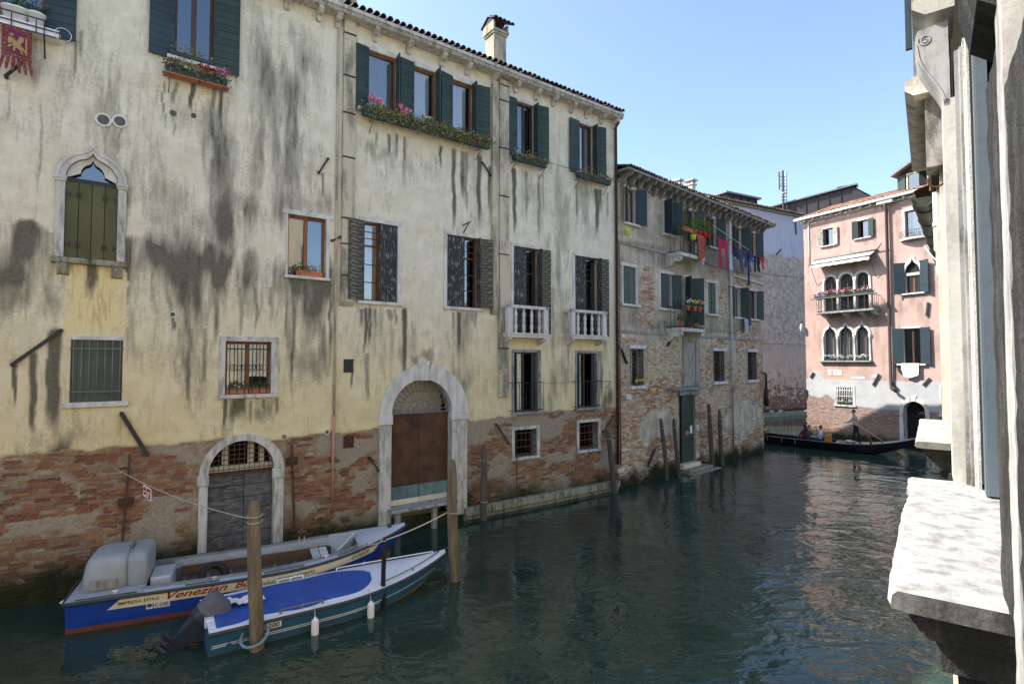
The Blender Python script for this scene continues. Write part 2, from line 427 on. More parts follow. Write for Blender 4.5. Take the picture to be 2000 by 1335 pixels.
    M['rust'] = painted('rusted_sheet_steel', (.075, .038, .020), .75, .5, 2.2, .5, .5, .3, 0, dirt=(.03, .022, .018))
    M['rust_bar'] = painted('rusty_iron', (.075, .038, .026), .8, .5, 9, .5, .6, .2)
    M['iron'] = painted('black_iron', (.022, .022, .022), .55, .3, 9, .3, .4)
    M['iron_green'] = painted('green_iron_bars', (.02, .05, .045), .5, .3, 9, .3)
    M['iron_grey'] = painted('grey_iron', (.13, .13, .13), .5, .3, 9, .3)
    M['teal'] = painted('faded_teal_kick_strip', (.10, .17, .175), .6, .4, 4, .5)
    M['pipe_pink'] = painted('pink_pipe', (.42, .20, .14), .5, .15, 4, .2)
    M['pipe_white'] = painted('white_downpipe', (.60, .61, .63), .45, .12, 3, .25)
    M['pipe_dark'] = painted('dark_brown_downpipe', (.045, .030, .028), .5, .2, 3, .2)
    M['pipe_red'] = painted('copper_red_pipe', (.20, .08, .06), .5, .2, 3, .2)
    M['pipe_green'] = painted('pale_green_downpipe', (.42, .50, .43), .5, .18, 5, .45)
    M['gutter'] = painted('olive_bronze_gutter', (.055, .058, .040), .45, .3, 4, .4, metal=.3)
    M['gutter_w'] = painted('white_gutter', (.62, .63, .63), .45, .12, 4, .2)
    t = NT('terracotta_tile', .85, .15); r = t.math('FRACT', t.math('ADD', t.rnd(), t.attr('rnd'))); nz = t.noise(12, 5, .7)
    c = t.ramp(r, (0, (.16, .075, .05)), (.35, (.33, .155, .10)), (.7, (.42, .24, .16)), (1, (.36, .29, .23)))
    c = t.mix(t.math('MULTIPLY', t.ramp(nz, (.5, 0), (.7, 1)), .7), c, (.08, .07, .06)); t.color(c).bump(nz, .5, .01); M['tile'] = t.mat
    t = NT('old_grey_tile', .85, .15); r = t.math('FRACT', t.math('ADD', t.rnd(), t.attr('rnd'))); nz = t.noise(12, 5, .7)
    c = t.ramp(r, (0, (.075, .062, .052)), (.4, (.15, .11, .085)), (.8, (.24, .20, .165)), (1, (.30, .27, .23)))
    c = t.mix(t.math('MULTIPLY', t.ramp(nz, (.5, 0), (.7, 1)), .7), c, (.05, .048, .042)); t.color(c).bump(nz, .5, .01); M['tile_old'] = t.mat
    M['tile_dark'] = painted('dark_brown_tile', (.055, .034, .027), .85, .45, 9, .4, .5)
    M['zinc'] = painted('dark_standing_seam_metal', (.035, .030, .032), .5, .2, 2, .2, .15)
    M['zinc_top'] = painted('grey_metal_flashing', (.16, .17, .18), .45, .2, 2, .2, .15)
    M['curtain'] = painted('white_voile_curtain', (.88, .90, .93), .9, .06, 3, 0, 0)
    M['curtain_d'] = painted('grey_voile_curtain', (.30, .28, .29), .9, .1, 3, 0, 0)
    t = NT('lace_curtain', .9, .1); w = t.voro(26, t.map((1, 1, 1))); t.color(t.mix(t.ramp(w, (.25, 0), (.4, 1)), (.45, .42, .36), (.10, .095, .085))); M['lace'] = t.mat
    M['dark'] = painted('dark_interior', (.012, .011, .011), .9, .3, 2, 0, 0)
    # glass: clear with a mirror coat
    t = NT('window_glass', .02, .5); tr = t.n('ShaderNodeBsdfTransparent'); gl = t.n('ShaderNodeBsdfGlossy'); gl.inputs['Roughness'].default_value = .015
    gl.inputs['Color'].default_value = (.9, .95, 1, 1); tr.inputs['Color'].default_value = (.82, .86, .86, 1)
    fr = t.n('ShaderNodeFresnel'); fr.inputs[0].default_value = 1.75; mx = t.n('ShaderNodeMixShader')
    t.l(t.math('ADD', t.math('MULTIPLY', fr.outputs[0], 1.2), .13, True), mx.inputs[0]); t.l(tr.outputs[0], mx.inputs[1]); t.l(gl.outputs[0], mx.inputs[2])
    nz = t.noise(.9, 2, .5); bp = t.n('ShaderNodeBump'); bp.inputs['Strength'].default_value = .05; bp.inputs['Distance'].default_value = .05; t.l(nz, bp.inputs['Height']); t.l(bp.outputs[0], gl.inputs['Normal'])
    t.l(mx.outputs[0], t.t.nodes['Material Output'].inputs['Surface']); M['glass'] = t.mat
    # --- vegetation
    def leaf(name, a, b):
        t = NT(name, .6, .25); c = t.ramp(t.attr('rnd'), (0, a), (1, b)); t.color(c); t.b.inputs['Subsurface Weight'].default_value = .0
        return t.mat
    M['leaf'] = leaf('green_leaves', (.022, .048, .014), (.10, .16, .045))
    M['leaf_y'] = leaf('yellow_green_succulent_leaves', (.09, .10, .03), (.40, .37, .13))
    M['leaf_dry'] = leaf('dry_twigs', (.07, .05, .045), (.19, .15, .13))
    M['leaf_l'] = leaf('bright_conifer_leaves', (.05, .12, .015), (.16, .28, .03))
    M['fl_pink'] = leaf('pink_petals', (.55, .14, .28), (.75, .32, .48))
    M['fl_red'] = leaf('red_petals', (.35, .02, .015), (.55, .06, .04))
    M['fl_white'] = leaf('white_petals', (.6, .58, .55), (.8, .8, .78))
    M['fl_yel'] = leaf('yellow_petals', (.65, .45, .03), (.8, .6, .08))
    M['fl_mix'] = leaf('mixed_pink_white_petals', (.45, .03, .12), (.8, .72, .74))
    M['terracotta'] = painted('terracotta_pot', (.36, .13, .06), .75, .2, 6, .3)
    M['planter'] = painted('dark_green_planter', (.028, .050, .045), .55, .25, 5, .25)
    M['planter_w'] = painted('white_plastic_planter', (.66, .66, .68), .45, .08, 4, .2)
    M['planter_l'] = painted('lime_green_bucket', (.50, .62, .05), .45, .1, 4, .1)
    # --- boats, posts, cloth
    M['post'] = painted('weathered_post_wood', (.15, .12, .082), .85, .55, 3.0, .85, 1.0, .15, stretch=(4, 4, .35), dirt=(.05, .035, .022))
    M['post_dark'] = painted('dark_wet_post_wood', (.085, .07, .058), .85, .5, 3.0, .5, 1.0, .15, stretch=(4, 4, .35))
    M['hull_blue'] = painted('royal_blue_hull_paint', (.010, .045, .28), .38, .3, 2.0, .35, .2, .45, peel=((.10, .14, .26), 6, (1, 1, 3), .68), dirt=(.02, .03, .06))
    M['hull_red'] = painted('red_antifouling', (.14, .04, .03), .6, .4, 4, .5, .4, peel=((.02, .03, .12), 5, (1, 1, 2.5), .6))
    M['boat_grey'] = painted('grey_boat_paint', (.33, .37, .41), .45, .15, 3, .45, .3, peel=((.20, .22, .24), 6, (1, 1, 1), .66), dirt=(.14, .14, .13))
    M['boat_grey_in'] = painted('grey_boat_inside', (.17, .19, .21), .6, .2, 3, .5, .3)
    M['boat_floor'] = painted('dirty_boat_floor', (.11, .085, .065), .8, .4, 4, .6, .5)
    M['cream_band'] = painted('cream_name_band', (.62, .54, .37), .45, .12, 4, .4, .2)
    M['rub'] = painted('black_rubber_rail', (.035, .036, .038), .6, .3, 8, .2)
    M['engine_grey'] = painted('grey_fibreglass', (.25, .275, .295), .42, .14, 2.5, .4, .2, dirt=(.15, .15, .14))
    M['wood_plank'] = painted('brown_plank', (.105, .062, .036), .75, .4, 3, .4, .5, stretch=(.4, 3, 3))
    M['board_w'] = painted('whitened_board', (.50, .50, .50), .7, .2, 4, .3, .4)
    M['deck_white'] = painted('white_gelcoat_deck', (.64, .69, .78), .35, .06, 2, .15, .12)
    M['cover_blue'] = painted('blue_boat_cover', (.022, .075, .33), .6, .18, 3, .25, .35, dirt=(.10, .17, .38))
    M['hull_teal'] = painted('teal_blue_hull', (.020, .075, .13), .4, .25, 2, .3, .2)
    M['white'] = painted('white_paint', (.72, .72, .70), .45, .08, 5, .15)
    M['black'] = painted('black_paint', (.012, .012, .013), .4, .2, 5, .1)
    M['red_letter'] = painted('dark_red_lettering', (.25, .012, .015), .5, .15, 12, .1, .1)
    M['black_letter'] = painted('black_lettering', (.03, .012, .012), .5, .15, 12, .1, .1)
    M['gold_letter'] = painted('yellow_line_paint', (.55, .38, .03), .5, .15, 12, .1, .1)
    M['motor'] = painted('dark_blue_outboard', (.018, .026, .044), .38, .25, 5, .25, .2)
    M['motor_cover'] = painted('grey_cloth_cover', (.10, .10, .125), .85, .2, 6, .15, .6)
    M['tyre'] = painted('tyre_rubber', (.014, .015, .017), .7, .3, 12, .2, .5)
    M['rope'] = painted('pale_rope', (.40, .38, .33), .9, .2, 30, .3, .6)
    M['hose'] = painted('blue_grey_hose', (.16, .22, .25), .6, .2, 8, .3)
    M['sign_red'] = painted('red_sign', (.36, .012, .03), .4, .08, 8, .1, .05)
    M['sign_blue'] = painted('blue_sign', (.03, .05, .35), .4, .08, 8, .1, .05)
    M['gold'] = painted('gilded_metal', (.62, .42, .10), .3, .15, 12, .1, .3, .5, .7)
    M['gondola'] = painted('glossy_black_lacquer', (.006, .006, .007), .18, .2, 4, .05, .08, .5)
    M['wood_oar'] = painted('varnished_oar', (.45, .25, .075), .4, .2, 6, .1)
    M['chair_wood'] = painted('orange_varnished_wood', (.52, .20, .035), .35, .2, 5, .1)
    M['skin'] = painted('skin', (.42, .24, .17), .6, .08, 8, 0, .1)
    M['jumper'] = painted('beige_grey_jumper', (.27, .255, .215), .9, .12, 12, 0, .4)
    M['trousers'] = painted('black_trousers', (.010, .010, .012), .85, .2, 10, 0, .3)
    M['hair'] = painted('dark_hair', (.014, .010, .009), .6, .2, 20, 0, .4)
    for k, c in dict(cloth_red=(.32, .010, .042), cloth_navy=(.012, .018, .06), cloth_blue=(.018, .036, .15), cloth_grey=(.045, .05, .06), cloth_white=(.74, .74, .75), cloth_black=(.012, .012, .014),
                     cloth_lilac=(.50, .46, .62), cloth_maroon=(.12, .02, .03), cloth_pale=(.34, .37, .40), cloth_redb=(.45, .02, .02)).items():
        M[k] = painted(k, c, .9, .14, 7, 0, .4)
    t = NT('orange_patterned_cloth', .9, .1); w = t.voro(9); t.color(t.mix(t.ramp(w, (.2, 0), (.45, 1)), (.50, .17, .045), (.28, .075, .06))); M['cloth_orange'] = t.mat
    M['flag_red'] = painted('crimson_flag_cloth', (.115, .022, .055), .9, .15, 6, 0, .4)
    t = NT('flag_border_print', .9, .1); w = t.voro(30); t.color(t.mix(t.ramp(w, (.28, 0), (.36, 1)), (.30, .19, .12), (.17, .045, .045))); M['flag_border'] = t.mat
    M['flag_gold'] = painted('gold_flag_print', (.38, .26, .10), .9, .15, 14, 0, .2)
    M['awning'] = painted('cream_awning_cloth', (.40, .375, .33), .9, .12, 4, .2)
    M['frame_blue'] = painted('grey_blue_painted_frame', (.105, .13, .15), .5, .12, 3, .4, .25, dirt=(.07, .075, .075))
    M['vent_w'] = painted('white_plastic_vent', (.62, .60, .55), .5, .1, 6, .3)
    # --- water
    t = NT('canal_water', .0, .5)
    t.b.inputs['IOR'].default_value = 1.48
    geo = t.n('ShaderNodeNewGeometry').outputs['Position']
    v1 = t.map((1, 1, 1), vec=geo)
    n0 = t.noise(.45, 2, .5, v1, 0.5); n1 = t.noise(1.05, 2, .5, t.map((1, 1.5, 1), vec=geo), 1.2); n2 = t.noise(3.1, 2, .5, t.map((1, 1.7, 1), vec=geo), .9); n3 = t.noise(12, 2, .5, t.map((1, 1.3, 1), vec=geo), .3)
    h = t.math('ADD', t.math('MULTIPLY', n1, .8), t.math('ADD', t.math('MULTIPLY', n2, .24), t.math('MULTIPLY', n3, .012)))
    sp = t.n('ShaderNodeSeparateXYZ'); t.l(geo, sp.inputs[0])
    far = t.math('MULTIPLY', t.math('ADD', t.math('SUBTRACT', t.math('MULTIPLY', sp.outputs[0], .5925), t.math('MULTIPLY', sp.outputs[1], .8056)), 14.9), .07, True)
    h = t.math('MULTIPLY', h, t.math('MULTIPLY', t.math('MULTIPLY', t.math('MULTIPLY', n0, n0), 3.4), t.math('ADD', .25, t.math('MULTIPLY', far, 1.1))))
    t.color(t.mix(t.ramp(n0, (.35, 0), (.65, 1)), (.016, .036, .027), (.025, .050, .037)))
    t.bump(h, .6, .13); M['water'] = t.mat
mk_materials()
# ================================================================== building helpers
def in_poly(pts, x, z):
    """vectorised point in polygon"""
    ins = np.zeros(x.shape, bool); n = len(pts)
    for i in range(n):
        x0, z0 = pts[i]; x1, z1 = pts[(i + 1) % n]
        c = ((z0 > z) != (z1 > z))
        with np.errstate(divide='ignore', invalid='ignore'):
            xi = (x1 - x0) * (z - z0) / ((z1 - z0) if z1 != z0 else 1e-9) + x0
        ins ^= c & (x < xi)
    return ins
def lines(a, b, res, snaps):
    base = list(np.linspace(a, b, max(2, int(round((b - a) / res)) + 1)))
    sn = sorted(set(round(s, 4) for s in snaps if a < s < b))
    out = [x for x in base if all(abs(x - s) > res * .35 for s in sn)] + sn
    return np.array(sorted(out))
def grid_wall(W, name, u0, u1, z0, z1, res, rects, polys, fields, mat, parent=None):
    us = lines(u0, u1, res, [v for r in rects for v in r[:2]]); zs = lines(z0, z1, res, [v for r in rects for v in r[2:]])
    U, Z = np.meshgrid(us, zs); nu, nz = len(us), len(zs)
    fl = fields(U, Z); off = fl.pop('off', 0 * U)
    co = np.stack([U, -off, Z], -1).reshape(-1, 3)
    cu, cz = np.meshgrid((us[1:] + us[:-1]) / 2, (zs[1:] + zs[:-1]) / 2)
    keep = np.ones(cu.shape, bool)
    for r in rects: keep &= ~((cu > r[0]) & (cu < r[1]) & (cz > r[2]) & (cz < r[3]))
    for p in polys: keep &= ~in_poly(p, cu, cz)
    jz, ju = np.nonzero(keep); a = jz * nu + ju
    quads = np.stack([a, a + 1, a + nu + 1, a + nu], -1)
    me = bpy.data.meshes.new(name); me.vertices.add(len(co)); me.vertices.foreach_set('co', co.ravel())
    nf = len(quads); me.loops.add(nf * 4); me.loops.foreach_set('vertex_index', quads.ravel().astype(np.int32))
    me.polygons.add(nf); me.polygons.foreach_set('loop_start', np.arange(0, nf * 4, 4, dtype=np.int32)); me.polygons.foreach_set('loop_total', np.full(nf, 4, np.int32))
    me.polygons.foreach_set('use_smooth', np.ones(nf, bool))
    for k, v in fl.items():
        at = me.attributes.new(k, 'FLOAT', 'POINT'); at.data.foreach_set('value', np.clip(v, 0, 1).astype(np.float32).ravel())
    me.update(); me.validate(); me.materials.append(mat)
    return link(name, me, parent if parent is not None else W.root)
def attr_faces(me, name, vals):
    at = me.attributes.new(name, 'FLOAT', 'POINT'); at.data.foreach_set('value', np.asarray(vals, np.float32)); return me
_brick_cache = {}
def bricks(W, root, keep, u0, u1, z0, z1, mat, L=.25, H=.066, gap=.016, out=(.004, .02), base=0.0, indiv=None, seed=1, algae=None, n_ind=300):
    rng = np.random.default_rng(seed); C = []
    z = z0; row = 0
    while z + H < z1:
        u = u0 - rng.random() * L + (L / 2 if row % 2 else 0)
        while u < u1:
            l = L * rng.uniform(.85, 1.08) * (.5 if rng.random() < .12 else 1)
            C.append((u + l / 2, z + H / 2, l, H)); u += l + gap
        z += H + gap; row += 1
    C = np.array(C); k = keep(C[:, 0], C[:, 1]) > rng.random(len(C)); C = C[k]
    off = base + rng.uniform(out[0], out[1], len(C)); rnd = np.clip(fbm(C[:, 0] * .9, C[:, 1] * 1.3, seed + 5, 3) * .8 - .1 + rng.random(len(C)) * .45, 0, .999)
    ind = np.zeros(len(C), bool)
    if indiv is not None:
        sc = indiv(C[:, 0], C[:, 1]); o = np.argsort(-sc)[:n_ind]; ind[o] = sc[o] > 0
    # joined rest
    R = np.nonzero(~ind)[0]; n = len(R)
    if n:
        c = C[R]; o = off[R]
        sx = np.array([-1, 1, 1, -1, -1, 1, 1, -1.]); sz = np.array([-1, -1, 1, 1, -1, -1, 1, 1.]); fr = np.array([1, 1, 1, 1, 0, 0, 0, 0.])
        j = rng.normal(0, .0035, (n, 8, 3))
        V = np.zeros((n, 8, 3)); V[:, :, 0] = c[:, 0, None] + sx * c[:, 2, None] / 2; V[:, :, 2] = c[:, 1, None] + sz * c[:, 3, None] / 2
        V[:, :, 1] = -(o[:, None] * fr + (base - .03) * (1 - fr)); V += j
        F = np.array([(0, 1, 2, 3), (4, 5, 1, 0), (5, 6, 2, 1), (6, 7, 3, 2), (7, 4, 0, 3)])
        Q = (F[None] + (np.arange(n) * 8)[:, None, None]).reshape(-1, 4)
        me = bpy.data.meshes.new('brickwork'); me.from_pydata(V.reshape(-1, 3).tolist(), [], Q.tolist())
        attr_faces(me, 'rnd', np.repeat(rnd[R], 8))
        if algae is not None: attr_faces(me, 'algae', np.repeat(np.clip(algae(c[:, 0], c[:, 1]), 0, 1), 8))
        me.materials.append(mat); ob = link('brickwork', me, root); ob['kind'] = 'stuff'
    # single bricks, sharing a few worn meshes
    if ind.any():
        vs = []
        for q in range(10):
            b = MB(); b.bbox(-.5, .5, -.0, .045, -.5, .5, .012)
            me = b.mesh('brick'); 
            for v in me.vertices:
                v.co.x *= L * (.97 if q < 8 else .5); v.co.z *= H; v.co += Vector((random.gauss(0, .003), random.gauss(0, .003), random.gauss(0, .0025)))
            me.materials.append(mat)
            bm = bmesh.new(); bm.from_mesh(me); bmesh.ops.recalc_face_normals(bm, faces=bm.faces); bm.to_mesh(me); bm.free(); vs.append(me)
        for i in np.nonzero(ind)[0]:
            short = C[i, 2] < L * .7
            link('brick', vs[8 + random.randrange(2)] if short else vs[random.randrange(8)], root, (C[i, 0], -off[i], C[i, 1]), (0, random.gauss(0, .012), random.gauss(0, .02)))
def reveal(rect, y1, mb=None, y0=-.002):
    u0, u1, z0, z1 = rect; b = mb or MB()
    b.add([(u0, y0, z0), (u0, y1, z0), (u0, y1, z1), (u0, y0, z1)], [(0, 1, 2, 3)])
    b.add([(u1, y0, z0), (u1, y1, z0), (u1, y1, z1), (u1, y0, z1)], [(3, 2, 1, 0)])
    b.add([(u0, y0, z0), (u1, y0, z0), (u1, y1, z0), (u0, y1, z0)], [(0, 1, 2, 3)])
    b.add([(u0, y0, z1), (u1, y0, z1), (u1, y1, z1), (u0, y1, z1)], [(3, 2, 1, 0)])
    return b
def interior(rect, y0, depth, parent):
    u0, u1, z0, z1 = rect; e = .02; b = MB()
    b.add([(u0 - e, y0, z0 - e), (u1 + e, y0, z0 - e), (u1 + e, y0 + depth, z0 - e), (u0 - e, y0 + depth, z0 - e),
           (u0 - e, y0, z1 + e), (u1 + e, y0, z1 + e), (u1 + e, y0 + depth, z1 + e), (u0 - e, y0 + depth, z1 + e)],
          [(0, 1, 2, 3), (7, 6, 5, 4), (3, 2, 6, 7), (0, 3, 7, 4), (2, 1, 5, 6)])
    return b.build('interior', M['dark'], parent, fix=False)
def curtain_mesh(u0, u1, z0, z1, y, folds=9, amp=.02):
    b = MB(); n = folds * 6; v = []; ph = random.random() * 6
    for i in range(n + 1):
        t = i / n; u = u0 + (u1 - u0) * t; d = amp * (math.sin(t * folds * 2 * math.pi + ph) + .5 * math.sin(t * folds * 3.7 + 1))
        v += [(u, y + d, z0), (u, y + d * .6, z1)]
    b.cs = True; b.add(v, [(2 * i, 2 * i + 2, 2 * i + 3, 2 * i + 1) for i in range(n)]); return b
def window(W, rect, inset=.16, fm='brown', leaves=2, transom=None, curtain=None, rev='trim', fw=.055, glass=True, cspan=(0, 1), root=None, bars=0, depth=.7):
    u0, u1, z0, z1 = rect; y = inset; b = MB(); root = root or W.root
    y0, y1 = y - .03, y + .03
    b.box(u0, u0 + fw, y0, y1, z0, z1); b.box(u1 - fw, u1, y0, y1, z0, z1)
    b.box(u0 + fw, u1 - fw, y0, y1, z0, z0 + fw); b.box(u0 + fw, u1 - fw, y0, y1, z1 - fw, z1)
    iu0, iu1, iz0, iz1 = u0 + fw, u1 - fw, z0 + fw, z1 - fw
    cells = []
    zt = iz0 + (iz1 - iz0) * transom if transom else None
    if zt: b.box(iu0, iu1, y0, y1, zt - fw * .5, zt + fw * .5)
    spans = [(iz0, zt - fw * .5), (zt + fw * .5, iz1)] if zt else [(iz0, iz1)]
    for (a, c) in spans:
        w = (iu1 - iu0) / leaves
        for k in range(leaves):
            if k: b.box(iu0 + k * w - fw * .8, iu0 + k * w + fw * .8, y0 - .006, y1, a, c)
            cells.append((iu0 + k * w + (fw * .8 if k else 0), iu0 + (k + 1) * w - (fw * .8 if k < leaves - 1 else 0), a, c))
            for q in range(1, bars + 1):
                zz = a + (c - a) * q / (bars + 1); b.box(cells[-1][0], cells[-1][1], y - .012, y + .012, zz - .012, zz + .012)
    win = b.build('window', M[fm], root)
    if glass:
        for c in cells:
            MB().add([(c[0], y, c[2]), (c[1], y, c[2]), (c[1], y, c[3]), (c[0], y, c[3])], [(0, 1, 2, 3)]).build('pane', M['glass'], win, fix=False)
    if curtain:
        a = iu0 + (iu1 - iu0) * cspan[0]; c = iu0 + (iu1 - iu0) * cspan[1]
        curtain_mesh(a, c, z0 + .01, z1 - .01, y + .055, max(3, int((c - a) * 9))).build('curtain', M[curtain], win, fix=False)
    reveal(rect, y + .11).build('reveal', M[rev], win, fix=False)
    interior(rect, y + .10, depth, win)
    return win
def surround(win, rect, wl=.12, wr=.12, wt=.12, proj=.03, mat='stone', sill=None, lintel_ext=0, jz0=None):
    u0, u1, z0, z1 = rect; m = M[mat]; y1 = .01
    if wl: MB().bbox(u0 - wl, u0 - .002, -proj, y1, z0 if jz0 is None else jz0, z1, .008).build('jamb', m, win)
    if wr: MB().bbox(u1 + .002, u1 + wr, -proj, y1, z0 if jz0 is None else jz0, z1, .008).build('jamb', m, win)
    if wt: MB().bbox(u0 - wl - lintel_ext, u1 + wr + lintel_ext, -proj - .004, y1, z1 + .001, z1 + wt, .01).build('lintel', m, win)
    if sill:
        ext, h, pr = sill
        MB().bbox(u0 - wl - ext, u1 + wr + ext, -pr, .06, z0 - h, z0 - .002, .014).build('sill', m, win)
_pl_cache = {}
def shutter(W, uh, z0, z1, w, side, ang, mat='green', planks='objects', ph=.17, t=.042, root=None, off=.02, top=None, label=None):
    """one leaf; ang 0 closed .. 180 flat against the wall outside; side L/R = hinge edge"""
    h = z1 - z0; a = R_(ang); root = root or W.root; s = 1 if side == 'L' else -1
    n = max(2, int(round(h / ph))); hh = h / n
    core = MB(); y = (0, s * t)
    core.box(.012, w - .012, s * t * .22, s * t * .78, .006, h - .006)
    sep = planks == 'objects'
    if planks == 'vertical':
        k = max(2, int(round(w / .13))); ww = w / k
        for i in range(k): core.bbox(i * ww + .003, (i + 1) * ww - .003, min(y), max(y), 0, h, .004)
        for zz in (.16 * h, .82 * h): core.box(.02, w - .02, min(y) - .012, max(y) + .012, zz, zz + .07)
    elif planks == 'mesh':
        for i in range(n): core.box(0, w, y[0], y[1], i * hh + .004, (i + 1) * hh - .004)
    # hinges and bolt
    rot = -a if side == 'L' else math.pi + a
    lf = core.build('shutter', M[mat], root, (uh, -off, z0), (0, 0, rot))
    if label: lf['label'] = label
    if sep:
        key = (round(w, 3), round(hh, 4), mat, s)
        if key not in _pl_cache:
            me = MB().bbox(0, w, min(y), max(y), .003, hh - .003, .005).mesh('plank'); me.materials.append(M[mat])
            bm = bmesh.new(); bm.from_mesh(me); bmesh.ops.recalc_face_normals(bm, faces=bm.faces); bm.to_mesh(me); bm.free()
            _pl_cache[key] = me
        for i in range(n): link('plank', _pl_cache[key], lf, (0, random.gauss(0, .0012), i * hh))
        MB().box(.03, .06, min(y) - .015, max(y) + .015, .35 * h, .35 * h + .16).build('bolt', M['iron'], lf)
    return lf
def pair(W, rect, w=None, angL=175, angR=175, mat='green', planks='objects', ext=.03, off=.02, root=None, ph=.17):
    u0, u1, z0, z1 = rect; w = w or (u1 - u0) / 2 + .01
    if angL is not None: shutter(W, u0, z0 - ext, z1 + ext, w, 'L', angL, mat, planks, off=off, root=root, ph=ph)
    if angR is not None: shutter(W, u1, z0 - ext, z1 + ext, w, 'R', angR, mat, planks, off=off, root=root, ph=ph)
def grille(W, rect, y=-.03, nv=7, nh=3, r=.009, mat='iron', root=None, rings=None, name='window_grille'):
    u0, u1, z0, z1 = rect; b = MB()
    for i in range(nv):
        u = u0 + (u1 - u0) * (i + .5) / nv; b.tube([(u, y, z0), (u, y, z1)], r, 6)
    for z in ([z0 + (z1 - z0) * (k + .5) / nh for k in range(nh)] if isinstance(nh, int) else [z0 + (z1 - z0) * q for q in nh]):
        b.box(u0, u1, y - .005, y + .005, z - .012, z + .012)
    if rings:
        zc = z0 + (z1 - z0) * rings; n = nv; w = (u1 - u0) / n
        for i in range(n):
            c = u0 + w * (i + 1.0) if i < n - 1 else None
            if c: b.tube([(c + w * .45 * math.cos(q * math.pi / 6), y - .01, zc + w * .45 * math.sin(q * math.pi / 6)) for q in range(13)], r * .7, 5, False)
    return b.build(name, M[mat], root or W.root)
def arc(cx, cz, rx, rz, a0, a1, n):
    return [(cx + rx * math.cos(a0 + (a1 - a0) * i / n), cz + rz * math.sin(a0 + (a1 - a0) * i / n)) for i in range(n + 1)]
def round_arch(u0, u1, zs, rise=None, n=24):
    r = (u1 - u0) / 2; return arc((u0 + u1) / 2, zs, r, rise or r, math.pi, 0, n)
def ogee_arch(u0, u1, zs, h, n=12, frac=.62):
    """pointed venetian ogee from left spring to right spring; h total rise"""
    c = (u0 + u1) / 2; r = (u1 - u0) / 2; L = []
    for i in range(n + 1):                                # convex haunch
        a = math.pi - (math.pi * .36) * i / n
        L.append((c + r * math.cos(a), zs + h * frac / math.sin(math.pi * .36 + 0) * math.sin(a) * 1.0))
    x0, z0 = L[-1]; top = (c, zs + h)
    for i in range(1, n + 1):                             # concave sweep to the tip
        t = i / n; cx, cz = x0 + (c - x0) * .72, z0 + (top[1] - z0) * .22
        L.append(((1 - t) ** 2 * x0 + 2 * t * (1 - t) * cx + t * t * top[0], (1 - t) ** 2 * z0 + 2 * t * (1 - t) * cz + t * t * top[1]))
    return L + [(2 * c - x, z) for x, z in reversed(L[:-1])]
def ring_blocks(outer, inner, y0, y1, cuts, mat, parent, name='arch_stone', gap=.003):
    """split an arch band into separate stones"""
    n = len(outer) - 1
    for a, b in zip(cuts[:-1], cuts[1:]):
        i0, i1 = int(round(a * n)), int(round(b * n))
        MB().ring(outer[i0:i1 + 1], inner[i0:i1 + 1], y0 - random.uniform(0, .004), y1).build(name, mat, parent)
_tile = {}
def tile_mesh(mat, r=.085, L=.42, r2=.07, n=6):
    k = (mat, r, L)
    if k in _tile: return _tile[k]
    b = MB(); v = []
    for (y, rr) in ((0, r), (L, r2)):
        for q in (1.0, .82):
            v += [(rr * q * math.cos(math.pi * i / n), y, rr * q * math.sin(math.pi * i / n)) for i in range(n + 1)]
    N = n + 1; f = []
    for i in range(n):
        f += [(i, i + 1, 2 * N + i + 1, 2 * N + i), (N + i + 1, N + i, 3 * N + i, 3 * N + i + 1), (i + 1, i, N + i, N + i + 1)]
    b.cs = False; b.add(v, f); me = b.mesh('roof_tile'); me.materials.append(M[mat]); _tile[k] = me; return me
def tile_field(W, root, u0, u1, ye, ze, slope, rows, mat, sp=.2, r=.085, L=.42, step=.34, indiv=False, parent=None, zfun=None):
    """courses of half-round tiles climbing into the roof; first course single objects when indiv"""
    me = tile_mesh(mat, r, L); par = parent or root; c, s = math.cos(slope), math.sin(slope)
    V0 = np.array([v.co[:] for v in me.vertices]); F0 = [tuple(p.vertices) for p in me.polygons]
    V0r = V0.copy(); V0r[:, 1] = V0[:, 1] * c - V0[:, 2] * s; V0r[:, 2] = V0[:, 1] * s + V0[:, 2] * c
    VV = []; FF = []; RR = []; k = 0; n = int((u1 - u0) / sp)
    for row in range(rows):
        for i in range(n):
            u = u0 + (i + .5) * sp + random.gauss(0, .006); d = row * step + random.gauss(0, .012)
            p = (u, ye + d * c, ze + d * s + random.gauss(0, .006))
            if row == 0 and indiv:
                o = link('roof_tile', me, par, p, (slope, 0, random.gauss(0, .03)))
            else:
                VV.append(V0r + np.array(p)); FF += [tuple(q + k for q in f) for f in F0]; k += len(V0); RR += [random.random()] * len(V0)
    if VV:
        m2 = bpy.data.meshes.new('tile_courses'); m2.from_pydata(np.concatenate(VV).tolist(), [], FF); attr_faces(m2, 'rnd', RR); m2.materials.append(M[mat])
        o = link('tile_courses', m2, par); o['kind'] = 'stuff'
